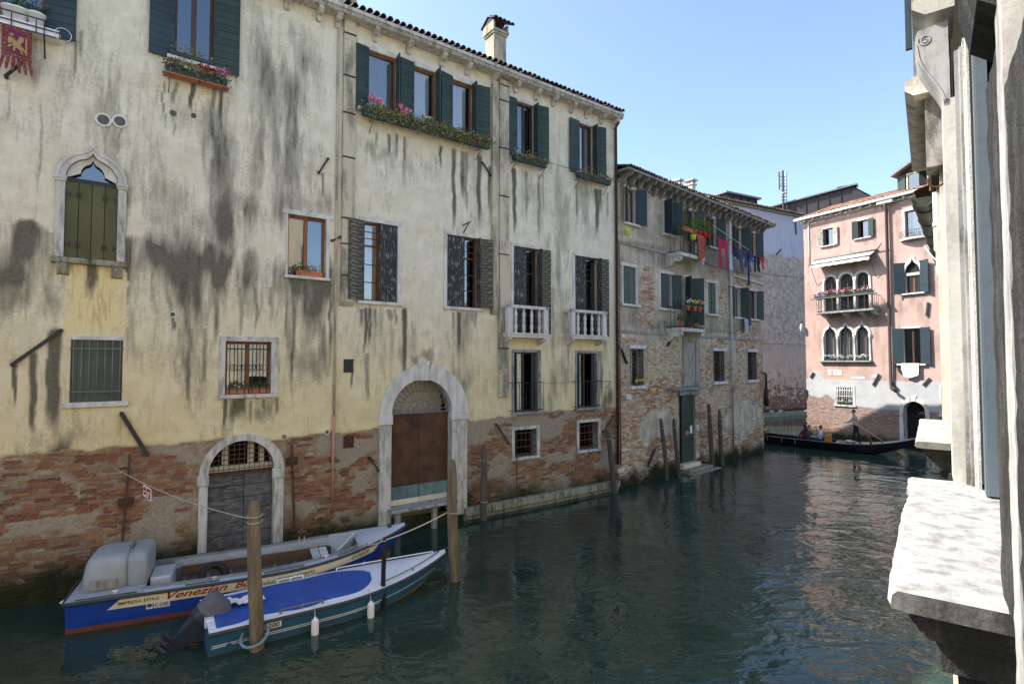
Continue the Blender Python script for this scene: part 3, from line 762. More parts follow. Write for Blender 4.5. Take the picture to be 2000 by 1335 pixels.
def leaves(name, mat, parent, pts, size=.03, per=1, seed=0, loc=None, droop=0, asp=.55):
    """leaf sized faces around given points, with tone varying leaf to leaf"""
    rng = np.random.default_rng(seed + len(pts)); P = np.repeat(np.array([tuple(p) for p in pts], float), per, 0); n = len(P)
    if per > 1: P += rng.normal(0, size * .9, P.shape)
    d = rng.normal(0, 1, (n, 3)); d[:, 2] += .3 - droop; d /= np.linalg.norm(d, axis=1)[:, None]
    e = np.cross(d, rng.normal(0, 1, (n, 3))); e /= np.linalg.norm(e, axis=1)[:, None] + 1e-9
    s = size * rng.uniform(.6, 1.3, n)[:, None]; nn = np.cross(d, e)
    V = np.stack([P, P + d * s * .5 + e * s * asp * .5 + nn * s * .12, P + d * s, P + d * s * .5 - e * s * asp * .5 + nn * s * .12], 1)
    me = bpy.data.meshes.new(name); me.from_pydata(V.reshape(-1, 3).tolist(), [], (np.arange(n * 4).reshape(n, 4)).tolist())
    attr_faces(me, 'rnd', np.repeat(rng.random(n), 4)); me.materials.append(M[mat])
    return link(name, me, parent, loc)
def blob_pts(n, c, r, rng=random):
    out = []
    while len(out) < n:
        p = [rng.uniform(-1, 1) for _ in range(3)]
        if sum(q * q for q in p) <= 1: out.append((c[0] + p[0] * r[0], c[1] + p[1] * r[1], c[2] + p[2] * r[2]))
    return out
def flower_head(name, mat, parent, c, r, seed=0):
    pts = []
    for i in range(26):
        a = random.uniform(0, 6.28); z = random.uniform(-.5, 1); q = math.sqrt(max(0, 1 - z * z)); pts.append((c[0] + r * q * math.cos(a), c[1] + r * q * math.sin(a), c[2] + r * z * .8))
    return leaves(name, mat, parent, pts, r * .95, 1, seed, asp=.9)
def on_wall(W, u, off, z, name, label, cat, group=None):
    """an Empty for a thing fixed at a wall, sharing the wall's axes"""
    return empty(name, W.P(u, off, z), W.rz, label, cat, group)
# ================================================================== the long yellow house (A)
pA = at_z(1205, 955, 0)
A = Wall('yellow_house', 'long stained yellow plaster house along the canal with brick base', 'house', (pA.x, pA.y), (1455, 1070))
rA = A.root
aL = A.U(-330, 800)                                  # wall runs on out of the picture to the left
aEave = A.Z(1120, 208)
def sx(px, py): return A.uz(px, py)
# openings
WA = {}
WA['w1'] = A.rect(-90, 90, -240, 42); WA['w2'] = A.rect(341, 418, -75, 124)
WA['w3'] = A.rect(562, 636, 423, 540); WA['w4'] = A.rect(137, 239, 664, 784); WA['w5'] = A.rect(440, 529, 667, 769)
tz = A.rect(805, 855, 136, 248)[2:]
WA['o1'] = (*A.rect(719, 775, 100, 220)[:2], *tz); WA['o2'] = (*A.rect(806, 852, 136, 248)[:2], *tz); WA['o3'] = (*A.rect(881, 923, 165, 270)[:2], *tz)
WA['w6'] = (*A.rect(1008, 1043, 205, 308)[:2], *A.rect(1008, 1043, 203, 308)[2:]); WA['w7'] = (*A.rect(1130, 1158, 250, 345)[:2], *A.rect(1008, 1043, 203, 308)[2:])
mz = A.rect(712, 776, 437, 589)[2:]
WA['w8'] = (*A.rect(708, 776, 437, 589)[:2], *mz); WA['w9'] = (*A.rect(873, 934, 460, 604)[:2], *mz)
dz = (A.Z(1030, 652), A.Z(1030, 484))
WA['w10'] = (*A.rect(1003, 1052, 484, 652)[:2], *dz); WA['w11'] = (*A.rect(1123, 1168, 500, 650)[:2], *dz)
WA['w12'] = A.rect(1004, 1050, 688, 803); WA['w13'] = (*A.rect(1127, 1165, 690, 795)[:2], *A.rect(1004, 1050, 688, 803)[2:])
WA['w14'] = A.rect(1005, 1048, 838, 891); WA['w15'] = A.rect(1131, 1168, 824, 877)
# arches: ogee window, portal, water gate
og = A.rect(126, 229, 355, 507); og_o = A.rect(107, 246, 355, 507); og_tip = A.Z(180, 284); og_tip_i = A.Z(180, 301); og_s = A.Z(178, 352)
po = A.rect(763, 881, 812, 985); po_o = A.rect(740, 911, 812, 985); po_s = A.Z(822, 806)
ga = A.rect(405, 534, 920, 1075); ga_o = A.rect(387, 553, 920, 1075); ga_s = A.Z(470, 921); ga_top = A.Z(472, 860); ga_top_o = A.Z(472, 847)
og_out = ogee_arch(og_o[0], og_o[1], og_s, og_tip - og_s, frac=.70); og_in = ogee_arch(og[0], og[1], og_s, og_tip_i - og_s, frac=.70)
po_out = round_arch(po_o[0], po_o[1], po_s, n=28); po_in = round_arch(po[0], po[1], po_s, n=28)
ga_out = round_arch(ga_o[0], ga_o[1], ga_s, ga_top_o - ga_s, 28); ga_in = round_arch(ga[0], ga[1], ga_s, ga_top - ga_s, 28)
def midpoly(o, i, z0):
    m = [((a[0] * .4 + b[0] * .6), (a[1] * .4 + b[1] * .6)) for a, b in zip(o, i)]
    return [(m[0][0], z0)] + m + [(m[-1][0], z0)]
A_polys = [midpoly(og_out, og_in, og[2]), midpoly(po_out, po_in, .42), midpoly(ga_out, ga_in, .15)]
A_rects = [WA[k] for k in WA]
# lower edge of the plaster (pixels -> wall)
_edge = [sx(*p) for p in ((-330, 925), (0, 893), (130, 882), (250, 871), (330, 868), (395, 858), (560, 856), (640, 846), (700, 840), (740, 838), (915, 822), (1000, 812), (1100, 800), (1190, 796), (1205, 795))]
_eu = np.array([e[0] for e in _edge]); _ez = np.array([e[1] for e in _edge])
def a_edge(U): return np.interp(U, _eu, _ez) + (fbm(U * 2.3, U * 0 + 3, 31, 4) - .5) * .16
# stains, placed where the photograph has them: (px, py, rx, ry, strength)
_blobs = [(550, 110, 70, 90, .42), (560, 200, 60, 110, .40), (540, 330, 80, 80, .45), (585, 395, 60, 40, .55), (500, 420, 60, 40, .4), (430, 330, 28, 120, .5), (440, 450, 45, 60, .5),
          (385, 515, 95, 48, .85), (370, 585, 45, 75, .8), (385, 690, 38, 90, .62), (300, 500, 60, 32, .6), (480, 520, 60, 32, .72), (575, 525, 60, 25, .62), (500, 590, 60, 60, .5), (455, 575, 40, 50, .5), (620, 525, 40, 20, .4),
          (60, 525, 110, 40, .62), (105, 560, 22, 80, .95), (15, 560, 30, 80, .45), (60, 590, 30, 40, .5), (100, 490, 30, 28, .6), (20, 460, 35, 25, .35), (120, 345, 18, 40, .55), (235, 380, 26, 80, .32),
          (600, 600, 42, 55, .72), (565, 640, 14, 90, .75), (640, 630, 12, 90, .7), (600, 710, 42, 40, .45), (560, 690, 18, 60, .6), (380, 740, 30, 50, .5), (330, 690, 40, 60, .33), (270, 640, 30, 70, .3),
          (60, 140, 60, 60, .32), (160, 140, 60, 110, .22), (220, 190, 30, 110, .28), (395, 230, 60, 60, .25), (270, 330, 60, 60, .28), (330, 420, 60, 50, .28), (640, 560, 18, 30, .5),
          (485, 800, 62, 26, .75), (435, 800, 14, 34, .8), (520, 790, 40, 18, .6), (180, 850, 60, 25, .18), (75, 868, 75, 20, .30), (112, 872, 26, 20, .9),
          (760, 640, 60, 50, .22), (790, 690, 26, 60, .35), (905, 650, 22, 60, .35), (910, 750, 30, 30, .35), (820, 700, 25, 10, .6), (700, 650, 30, 60, .2),
          (1090, 470, 30, 160, .33), (1092, 720, 26, 60, .42), (1085, 600, 22, 80, .28), (1150, 400, 40, 60, .25), (1030, 380, 30, 60, .2), (985, 620, 20, 30, .35), (1185, 780, 22, 22, .7), (1060, 790, 18, 22, .6), (1180, 640, 20, 90, .35),
          (800, 330, 90, 40, .12), (930, 380, 25, 90, .25), (740, 290, 40, 18, .3)]
_streaks = [(28, 712, 800, 5, .95), (66, 690, 862, 9, .95), (108, 645, 872, 15, .95), (95, 700, 850, 8, .7), (178, 512, 585, 7, .95), (232, 545, 600, 5, .9), (240, 520, 590, 4, .6),
            (378, 158, 226, 6, .95), (345, 160, 215, 5, .7), (418, 170, 330, 6, .55), (432, 180, 420, 4, .7), (322, 160, 260, 3, .6), (210, 246, 330, 4, .5), (236, 250, 310, 4, .55), (338, 228, 270, 3, .6), (337, 620, 650, 4, .9),
            (150, 80, 180, 4, .45), (218, 100, 230, 4, .4), (160, 60, 130, 5, .4), (80, 200, 420, 3, .35), (600, 90, 260, 5, .4), (630, 338, 400, 3, .7), (440, 260, 480, 6, .6), (415, 310, 480, 8, .55), (15, 150, 260, 6, .35),
            (760, 262, 315, 5, .8), (775, 262, 320, 4, .6), (790, 268, 370, 3, .55), (735, 258, 300, 3, .5), (862, 285, 335, 4, .65), (887, 292, 470, 5, .85), (905, 296, 400, 6, .7), (912, 296, 430, 4, .6), (937, 305, 460, 6, .9), (957, 325, 440, 4, .7), (985, 170, 330, 5, .35),
            (1004, 330, 460, 5, .95), (1028, 335, 440, 5, .5), (1052, 340, 480, 4, .6), (1060, 340, 420, 3, .5), (1165, 370, 460, 6, .9), (1172, 370, 420, 4, .7), (1126, 360, 440, 4, .5), (1186, 375, 440, 3, .5),
            (714, 602, 690, 5, .85), (722, 602, 680, 4, .75), (733, 604, 650, 4, .6), (790, 604, 760, 6, .85), (705, 604, 640, 4, .6), (718, 690, 790, 6, .5), (760, 604, 630, 8, .5), (770, 604, 640, 4, .5),
            (897, 610, 705, 6, .8), (885, 610, 650, 4, .6), (912, 610, 640, 5, .6), (930, 610, 645, 4, .5), (920, 612, 634, 10, .4), (575, 550, 800, 5, .7), (600, 550, 700, 5, .6), (625, 550, 690, 5, .6), (645, 550, 760, 4, .6),
            (440, 780, 845, 5, .85), (455, 782, 820, 5, .6), (490, 782, 830, 5, .6), (515, 780, 825, 4, .6), (540, 778, 815, 5, .6), (688, 720, 760, 3, .8), (350, 640, 780, 5, .4), (400, 640, 800, 7, .5), (372, 640, 830, 8, .55), (420, 560, 690, 8, .5),
            (330, 520, 640, 6, .45), (470, 560, 680, 6, .5), (500, 560, 660, 6, .5), (530, 560, 640, 6, .45), (560, 560, 700, 6, .5), (300, 520, 600, 6, .4), (270, 520, 590, 5, .35), (1173, 680, 790, 5, .6), (1110, 640, 740, 6, .3), (1080, 560, 770, 5, .35)]
def a_fields(U, Z):
    warp = (fbm(U * 1.4, Z * .9, 3, 4) - .5); w2 = (fbm(U * 4, Z * 1.3, 5, 4) - .5); wav = (fbm(Z * 1.6, U * 0.8, 12, 3) - .5)
    ns = fbm(U * 5.5, Z * 1.2, 8, 5); n2 = fbm(U * 1.6, Z * 1.1, 14, 5)
    vs = fbm(U * 3.0, Z * .5, 16, 4); vs = .22 + .95 * sstep(.32, .68, vs)
    st = .10 * sstep(.42, .75, n2) + .08 * sstep(.5, .8, ns)
    for (px, py, rx, ry, k) in _blobs:
        u, z = sx(px, py); du = abs(sx(px + rx, py)[0] - u); dz_ = abs(sx(px, py + ry)[1] - z)
        d = np.sqrt(((U + warp * .45 - u) / du) ** 2 + ((Z + w2 * .7 - z) / dz_) ** 2)
        st = np.maximum(st, k * .92 * (1 - sstep(.1, 1.6, d)) * vs) if k > .5 else st + .85 * k * (1 - sstep(.1, 1.6, d)) * vs
    zL = sx(400, 488)[1]; tt = (zL - Z + warp * .5 + (fbm(U * .5, U * 0, 19, 3) - .5) * .9) / 2.2
    st = np.maximum(st, .74 * sstep(-.03, .06, tt) * (1 - sstep(.12, 1.0, tt)) * vs * (1 - sstep(sx(640, 500)[0], sx(660, 500)[0], U)))
    for (px, y0, y1, w, k) in _streaks:
        ua, za = sx(px, y0); ub, zb = sx(px, y1); du = max(abs(sx(px + w, y0)[0] - ua), .03)
        m = (U > ua - du * 5) & (U < ua + du * 5) & (Z < za + .08) & (Z > zb - .5)
        if not m.any(): continue
        u_, z_ = U[m], Z[m]; t = (za - z_) / max(za - zb, .1)
        d = np.abs(u_ - ua + wav[m] * .16 * sstep(0, .4, t)) / (du * (1.0 - .3 * t))
        f = k * (1 - sstep(.3, 1.25, d)) * sstep(-.05, .03, t) * (1 - sstep(.55, 1.12 + .3 * warp[m], t)) * (.5 + .8 * ns[m])
        st[m] = np.maximum(st[m], f)
    fr_r = A.rect(127, 240, 514, 660)
    fresh = sstep(fr_r[0] - .02, fr_r[0] + .02, U + w2 * .12) * (1 - sstep(fr_r[1] - .25, fr_r[1] + .2, U + w2 * .5)) * sstep(fr_r[2] - .1, fr_r[2] + .3, Z) * (1 - sstep(fr_r[3] - .02, fr_r[3] + .03, Z))
    for (px, py, rx, ry) in ((1030, 665, 33, 16), (1150, 672, 30, 14), (860, 830, 0, 0)):
        if rx:
            u, z = sx(px, py); du = abs(sx(px + rx, py)[0] - u); q = abs(sx(px, py + ry)[1] - z)
            fresh = np.maximum(fresh, .8 * (1 - sstep(.9, 1.0, np.abs(U - u) / du)) * (1 - sstep(.9, 1.05, np.abs(Z - z) / q)))
    keep_streak = np.zeros_like(U)
    uS, zS = sx(178, 512); keep_streak = (1 - sstep(.3, 1.2, np.abs(U - uS + wav * .1) / .11)) * sstep(sx(178, 590)[1], sx(178, 540)[1], Z)
    st = np.where(fresh > .3, np.minimum(st, .08 + .9 * keep_streak), st)
    e = a_edge(U); low = 1 - sstep(-.012, .012, Z - e)
    band = 1 - sstep(-.01, .01, Z - (e + .16 + .05 * (fbm(U * .7, U * 0, 77, 2) - .5)))
    patch = sstep(.55, .60, fbm(U * 1.25 + 3, Z * 1.9, 41, 4) + .06 * sstep(1.5, 2.6, Z) - .02)
    dk = sx(1105, 910); dp = ((U - dk[0]) / .95) ** 2 + ((Z - dk[1]) / .3) ** 2; darkp = (1 - sstep(.6, 1.0, dp + (fbm(U * 6, Z * 6, 51, 3) - .5) * 1.6))
    st = np.where(low > .5, darkp * 1.0, st)
    al = 1 - sstep(.30, 1.15, Z + (fbm(U * 2.2, Z * 2, 61, 4) - .5) * .9 - .10 * np.sin(U * .7))
    off = (fbm(U * 1.1, Z * 1.1, 71, 4) - .5) * .028 - low * (.034 + .02 * (fbm(U * 6, Z * 6, 72, 3) - .5)) + band * (1 - low) * .006 + low * patch * .022 + fresh * -.012
    return dict(stain=st, fresh=fresh, lower=low, patch=patch * low, algae=al, off=off)
grid_wall(A, 'wall', aL, .02, -.6, aEave + .05, .04, A_rects, A_polys, a_fields, M['plaster'])
def a_brick_keep(u, z):
    e = a_edge(u); p = fbm(u * 1.25 + 3, z * 1.9, 41, 4) + .06 * sstep(1.5, 2.6, z) - .02; q = fbm(u * 1.7, z * 2.6, 91, 3)
    k = ((z < e - .06) & (p < .575)).astype(float) * (.55 + .45 * sstep(.34, .46, q)) * sstep(-.2, .25, z)
    for r in (ga_o, po_o, WA['w14'], WA['w15']):
        m = .13 if r in (WA['w14'], WA['w15']) else .02
        k = np.where((u > r[0] - m - .13) & (u < r[1] + m + .13) & (z > (r[2] - m if m > .1 else -1)) & (z < (r[3] + m if m > .1 else 3.6)), 0, k)
    k = np.where(((u - sx(470, 900)[0]) / ((ga_o[1] - ga_o[0]) / 2 + .14)) ** 2 + (np.maximum(z - ga_s, 0) / (ga_top_o - ga_s + .1)) ** 2 < 1, 0, k)
    return k
def a_ind(u, z):
    s = np.zeros(len(u))
    for i in range(len(u)):
        x, y = A.px(u[i], z[i])
        if 5 < x < 800 and y < 1000 + max(0, (380 - x)) * .18 and z[i] > .55: s[i] = 3000 - x - (600 if x > 420 else 0)
    return s
bricks(A, rA, a_brick_keep, aL + .1, -.05, -.1, 3.4, M['brick'], L=.27, H=.068, base=-.036, out=(.0, .034), indiv=a_ind, seed=4, algae=lambda u, z: 1 - sstep(.25, 1.1, z + (fbm(u * 2, z * 2, 61, 3) - .5) * .8))
# body of the house behind the facade: end walls, back, roof
b = MB(); dpt = 11.0; zr = aEave
b.add([(aL, 0, -.5), (aL, dpt, -.5), (aL, dpt, zr), (aL, 0, zr)], [(0, 1, 2, 3)])
b.add([(.02, .0, -.5), (.02, dpt, -.5), (.02, dpt, zr), (.02, 0, zr)], [(3, 2, 1, 0)])
b.add([(aL, dpt, -.5), (.02, dpt, -.5), (.02, dpt, zr), (aL, dpt, zr)], [(0, 1, 2, 3)])
b.add([(aL - 26, 0, -.5), (aL, 0, -.5), (aL, 0, zr), (aL - 26, 0, zr)], [(0, 1, 2, 3)]); b.build('side_wall', M['trim'], rA)  # unseen stretch to the left, roof too, added to block sun from the canal
b = MB(); b.add([(aL - 26, -.42, zr + .22), (.10, -.42, zr + .22), (.10, dpt / 2, zr + 2.0), (aL - 26, dpt / 2, zr + 2.0), (aL - 26, dpt + .3, zr + .15), (.10, dpt + .3, zr + .15)], [(0, 1, 2, 3), (3, 2, 5, 4)])
roofA = b.build('roof', M['tile_dark'], rA, fix=False)
tile_field(A, rA, aL + 9, .12, -.50, zr + .235, R_(17), 3, 'tile_dark', sp=.205, r=.088, indiv=True, parent=roofA)
# cornice: slab, dog-tooth band, brackets
MB().box(aL, .10, -.44, .0, zr + .10, zr + .20).build('cornice', M['stone_worn'], rA)
b = MB(); n = int((12.5) / .115)
for i in range(n):
    u = .08 - i * .115; b.add([(u - .1, -.38, zr + .0), (u, -.38, zr + .0), (u - .05, -.47, zr + .05), (u - .1, -.38, zr + .1), (u, -.38, zr + .1), (u - .05, -.38, zr + .05)], [(0, 1, 2), (1, 4, 2), (4, 3, 2), (3, 0, 2)])
b.box(aL, .09, -.38, 0, zr - .005, zr + .099); b.build('dogtooth_cornice', M['stone_worn'], rA)
for px, py in ((622, 10), (658, 25), (731, 50), (796, 78), (861, 103), (911, 124), (962, 148), (1005, 165), (1045, 183), (1078, 196), (1114, 212), (1143, 222), (1172, 234), (1197, 244), (560, -16), (500, -40)):
    u = A.U(px, py)
    MB().prism_x([(0, zr - .005), (-.34, zr - .005), (-.34, zr - .07), (-.24, zr - .16), (-.12, zr - .20), (-.08, zr - .30), (0, zr - .32)], u - .07, u + .07).build('corbel', M['stone_worn'], rA)
# chimney
cu = A.U(970, 90, -1.0); cz0 = zr + .2; chz = A.Z(970, 68, -1.0)
b = MB(); b.box(cu - .27, cu + .27, .78, 1.32, cz0, chz); b.box(cu - .31, cu + .31, .74, 1.36, chz - .12, chz - .04); b.box(cu - .35, cu + .35, .70, 1.40, chz - .04, chz + .05)
b.box(cu - .33, cu - .26, .72, 1.38, chz + .05, chz + .30); b.box(cu + .26, cu + .33, .72, 1.38, chz + .05, chz + .30)
chim = b.build('chimney', M['trim'], rA)
b = MB(); b.add([(cu - .38, .58, chz + .28), (cu + .42, .58, chz + .28), (cu + .42, 1.05, chz + .55), (cu - .38, 1.05, chz + .55), (cu + .42, 1.5, chz + .28), (cu - .38, 1.5, chz + .28)], [(0, 1, 2, 3), (3, 2, 4, 5)])
b.add([(cu - .33, .68, chz + .30), (cu - .33, 1.42, chz + .30), (cu - .33, 1.05, chz + .52)], [(0, 1, 2)])
b.build('chimney_cap', M['tile_dark'], chim, fix=False)
for k in range(5):
    link('cap_tile', tile_mesh('tile_dark', .088, .42), chim, (cu - .34 + k * .18, .54, chz + .27), (R_(30), 0, 0))
b = MB(); b.box(cu - .62, cu - .34, .70, 1.1, cz0 + .35, cz0 + .42); b.build('chimney_ledge', M['tile_dark'], chim)
# second stack at the left end of the visible eave
cu2 = A.U(678, 4, -1.2); b = MB(); b.box(cu2 - .4, cu2 + .2, .9, 1.5, zr + .2, zr + 1.6); b.build('chimney', M['trim'], rA)
# pilaster strips with black slots, flue shafts
def strip(x0, x1, y0, y1, proj, bands, base=True):
    m = (y0 + y1) / 2; u0, u1 = A.U(x0, m), A.U(x1, m); z1, z0 = A.Z((x0 + x1) / 2, y0), A.Z((x0 + x1) / 2, y1)
    b = MB(); zs = [z0] + sorted(A.Z((x0 + x1) / 2, y) for y in bands) + [z1]
    for q, (a, c) in enumerate(zip(zs[:-1], zs[1:])):
        e = random.uniform(-.008, .008); b.bbox(u0, u1, -proj - e, .02, a + (.018 if q else 0), c - .018, .012)
    b.box(u0 + .03, u1 - .03, -proj + .03, .02, z0 + .01, z1 - .01)
    if base: b.prism_x([(.01, z0 - .16), (-.04, z0 - .14), (-proj - .02, z0 - .02), (-proj - .02, z0), (.01, z0)], u0 - .02, u1 + .02)
    o = b.build('pilaster', M['trim'], rA)
    b = MB()
    for z in zs[1:-1]: b.box(u0 - .004, u1 + .004, -proj - .012, 0, z - .014, z + .014)
    b.build('slot_band', M['iron'], o)
strip(667, 690, 42, 588, .14, (70, 152, 224, 310, 428, 478, 539))
strip(972, 990, 158, 774, .14, (170, 200, 292, 385, 498, 680), False); strip(959, 971, 158, 606, .10, (), True)
b = MB(); u = A.U(656, 450); b.tube([(u, -.03, A.Z(656, 860)), (u, -.03, A.Z(656, 35))], .035, 8); b.build('cable_duct', M['trim'], rA)
# right hand downpipes on the corner
b = MB(); b.tube([(-.02, -.09, A.Z(1203, 905)), (-.02, -.09, A.Z(1197, 250)), (-.06, -.3, A.Z(1197, 243))], .055, 10); b.build('downpipe', M['pipe_dark'], rA)
b = MB(); b.tube([(.12, -.10, A.Z(1212, 905)), (.12, -.10, A.Z(1212, 480))], .03, 8); b.build('downpipe', M['pipe_red'], rA)
# ---- top floor windows
w = window(A, WA['w1'], fm='brown', leaves=2, curtain=None); surround(w, WA['w1'], .0, .0, .12, .03, 'stone', (.10, .10, .10))
shutter(A, WA['w1'][1], WA['w1'][2] - .05, WA['w1'][3], .55, 'R', 172, 'green_blue')
w = window(A, WA['w2'], inset=.14, fm='brown_dark', leaves=2, rev='brown_dark', fw=.07)
surround(w, WA['w2'], 0, 0, .12, .03, 'stone', (.14, .09, .16))
shutter(A, WA['w2'][0], WA['w2'][2] - .06, WA['w2'][3], .50, 'L', 176, 'green_blue'); shutter(A, WA['w2'][1], WA['w2'][2] - .06, WA['w2'][3], .58, 'R', 172, 'green_a')
for k, cur in (('o1', 'curtain_d'), ('o2', 'curtain'), ('o3', 'curtain')):
    w = window(A, WA[k], inset=.14, fm='brown', leaves=1, curtain=cur, fw=.06, cspan=(0, .86) if k != 'o1' else (0, 1))
lz = WA['o1'][3]; MB().bbox(WA['o1'][0] - .12, WA['o3'][1] + .1, -.03, .02, lz + .005, lz + .16, .01).build('lintel', M['stone'], rA)
MB().bbox(WA['o1'][0] - .35, WA['o3'][1] + .42, -.20, .02, WA['o1'][2] - .10, WA['o1'][2] - .005, .01).build('sill', M['stone_worn'], rA)
z0, z1 = WA['o1'][2] - .03, WA['o1'][3] + .05
shutter(A, WA['o1'][0], z0, z1, .48, 'L', 176, 'green_a'); shutter(A, WA['o1'][1], z0, z1, .30, 'R', 84, 'green_a')
shutter(A, WA['o2'][0], z0, z1, .47, 'L', 174, 'green_a', off=.06); shutter(A, WA['o2'][1], z0, z1, .34, 'R', 86, 'green_a')
shutter(A, WA['o3'][0], z0, z1, .46, 'L', 168, 'green_a', off=.06); shutter(A, WA['o3'][1], z0, z1, .30, 'R', 88, 'green_a'); shutter(A, WA['o3'][1] + .03, z0, z1, .56, 'R', 170, 'green_a', off=.07)
for k in ('w6', 'w7'):
    r = WA[k]; w = window(A, r, inset=.14, fm='brown_dark', leaves=2, curtain='curtain' if k == 'w7' else None, cspan=(.1, .9), fw=.05)
    surround(w, r, 0, 0, .14, .03, 'stone', (.16, .09, .14), .1)
    z0, z1 = r[2] - .05, r[3] + .05
    shutter(A, r[0], z0, z1, .52, 'L', 175, 'green_a'); shutter(A, r[1], z0, z1, .28, 'R', 88, 'green_a'); shutter(A, r[1] + .03, z0, z1, .50, 'R', 165, 'green_a', off=.07)
# ---- middle floor
r = WA['w3']; w = window(A, r, inset=.18, fm='brown', leaves=2, curtain=None, fw=.06); surround(w, r, .05, .10, .12, .035, 'stone', (.03, .08, .10), .10)
for k in ('w8', 'w9'):
    r = WA[k]; w = window(A, r, inset=.2, fm='brown', leaves=2, transom=.72, curtain='curtain', cspan=(.08, .55), fw=.05, bars=2)
    surround(w, r, .12, .12, .13, .03, 'stone', (.03, .10, .09))
r = WA['w8']; shutter(A, r[0] + .02, r[2], r[3], .50, 'L', 168, 'peel_h', ph=.2, off=.04); shutter(A, r[1] - .01, r[2] + .01, r[3] - .01, .60, 'R', 12, 'peel', 'vertical', off=-.03)
r = WA['w9']; shutter(A, r[0] + .01, r[2] + .01, r[3] - .01, .60, 'L', 12, 'peel', 'vertical', off=-.03); shutter(A, r[1] - .02, r[2], r[3], .52, 'R', 165, 'peel_h', ph=.2, off=.04); shutter(A, r[1] - .04, r[2] + .01, r[3], .22, 'R', 95, 'peel', 'mesh', off=.0)
for k in ('w10', 'w11'):
    r = WA[k]; w = window(A, r, inset=.22, fm='brown_dark', leaves=2, transom=.72, curtain='curtain' if k == 'w11' else None, cspan=(.1, .5), fw=.05, bars=1)
    surround(w, r, .12, .12, .12, .03, 'stone')
    shutter(A, r[0] + .01, r[2], r[3] - .02, .52, 'L', 10, 'peel', 'vertical', off=-.03)
    shutter(A, r[1] - .03, r[2], r[3] - .01, .26, 'R', 92, 'peel', 'mesh', off=0); shutter(A, r[1], r[2], r[3] - .01, .44, 'R', 166, 'peel_h', ph=.2, off=.05)
# ---- stone balconies
def stone_balcony(x0, x1, yt, yb):
    m = (yt + yb) / 2; pr = .42; u0, u1 = A.U(x0, m, pr), A.U(x1, m, pr); zt = A.Z((x0 + x1) / 2, yt, pr); zb = A.Z((x0 + x1) / 2, yb, pr)
    b = MB(); b.box(u0 - .03, u1 + .03, -pr, .02, zb, zb + .10); b.box(u0 - .06, u1 + .06, -pr - .04, .02, zb + .10, zb + .15)
    bal = b.build('balcony', M['stone'], rA)
    MB().box(u0 - .04, u1 + .04, -pr - .03, -pr + .13, zt - .10, zt).build('handrail', M['stone'], bal)
    for a, c in ((u0 - .04, u0 + .12), (u1 - .12, u1 + .04)): MB().box(a, c, -pr - .03, .02, zt - .09, zt - .005).build('side_rail', M['stone'], bal)
    for a in (u0 + .06, u1 - .06): MB().bbox(a - .10, a + .10, -pr, -pr + .16, zb + .15, zt - .10, .01).build('pier', M['stone'], bal)
    h = zt - .10 - zb - .15; n = 4
    prof = [(.055, 0), (.055, .06 * h), (.035, .09 * h), (.055, .16 * h), (.068, .26 * h), (.05, .38 * h), (.04, .44 * h), (.055, .46 * h), (.055, .56 * h), (.04, .58 * h), (.052, .66 * h), (.066, .76 * h), (.045, .87 * h), (.03, .92 * h), (.055, .95 * h), (.055, h)]
    for i in range(n):
        u = u0 + .16 + (u1 - u0 - .32) * (i + .5) / n
        bo = MB().lathe(prof, (u, -pr + .07, zb + .15), 10).build('baluster', M['stone'], bal)
    for a in (u0 + .10, u1 - .10):
        MB().prism_x([(.02, zb), (-pr + .04, zb), (-pr + .04, zb - .06), (-pr + .16, zb - .14), (-.1, zb - .2), (.02, zb - .24)], a - .06, a + .06).build('bracket', M['stone'], bal)
    return (u0, u1, zt, zb)
stone_balcony(994, 1070, 597, 659); stone_balcony(1118, 1184, 606, 662)
# ---- french windows of the lower floor with iron rails
for k, (xa, xb) in (('w12', (1000, 1062)), ('w13', (1124, 1176))):
    r = WA[k]; w = window(A, r, inset=.2, fm='brown_dark', leaves=2, curtain='lace', cspan=(.14, .62), fw=.05, rev='stone_grey')
    surround(w, r, .10, .14, .10, .025, 'stone_grey2', (.04, .10, .12))
    shutter(A, r[0] + .01, r[2] + .02, r[3] - .02, .22, 'L', 80, 'green', 'mesh', off=-.16); shutter(A, r[1] - .02, r[2] + .02, r[3] - .02, .40, 'R', 38, 'green', 'mesh', off=-.12)
    u0, u1 = A.U(xa, 780, .2), A.U(xb, 780, .2); z0 = r[2] + .02; z1 = z0 + .98; b = MB()
    for i in range(10): u = u0 + (u1 - u0) * i / 9; b.tube([(u, -.2, z0), (u, -.2, z1)], .008, 5)
    for z in (z0 + .04, z1): b.tube([(u0, 0, z), (u0, -.2, z), (u1, -.2, z), (u1, 0, z)], .011, 5)
    b.build('iron_railing', M['iron'], rA)
# ---- barred windows of the lower floor
r = WA['w4']; w = window(A, r, inset=.16, fm='moss_green', leaves=2, glass=False, fw=.04); surround(w, r, .0, .0, .085, .025, 'stone', (.12, .12, .07))
shutter(A, r[0], r[2], r[3], (r[1] - r[0]) / 2, 'L', 0, 'moss_green', 'vertical', off=-.06); shutter(A, r[1], r[2], r[3], (r[1] - r[0]) / 2, 'R', 0, 'moss_green', 'vertical', off=-.06)
grille(A, (r[0] - .02, r[1] + .02, r[2] + .01, r[3] - .0), -.045, 7, (.16, .86), .010, 'iron_grey')
r = WA['w5']; w = window(A, r, inset=.2, fm='brown', leaves=2, fw=.06, curtain='curtain_d', cspan=(0, .3)); surround(w, r, .14, .17, .13, .03, 'stone_worn', (.02, .10, .10))
grille(A, (r[0] + .01, r[1] - .01, r[2] + .01, r[3]), -.02, 6, (.10, .86), .011, 'iron_green', rings=.50)
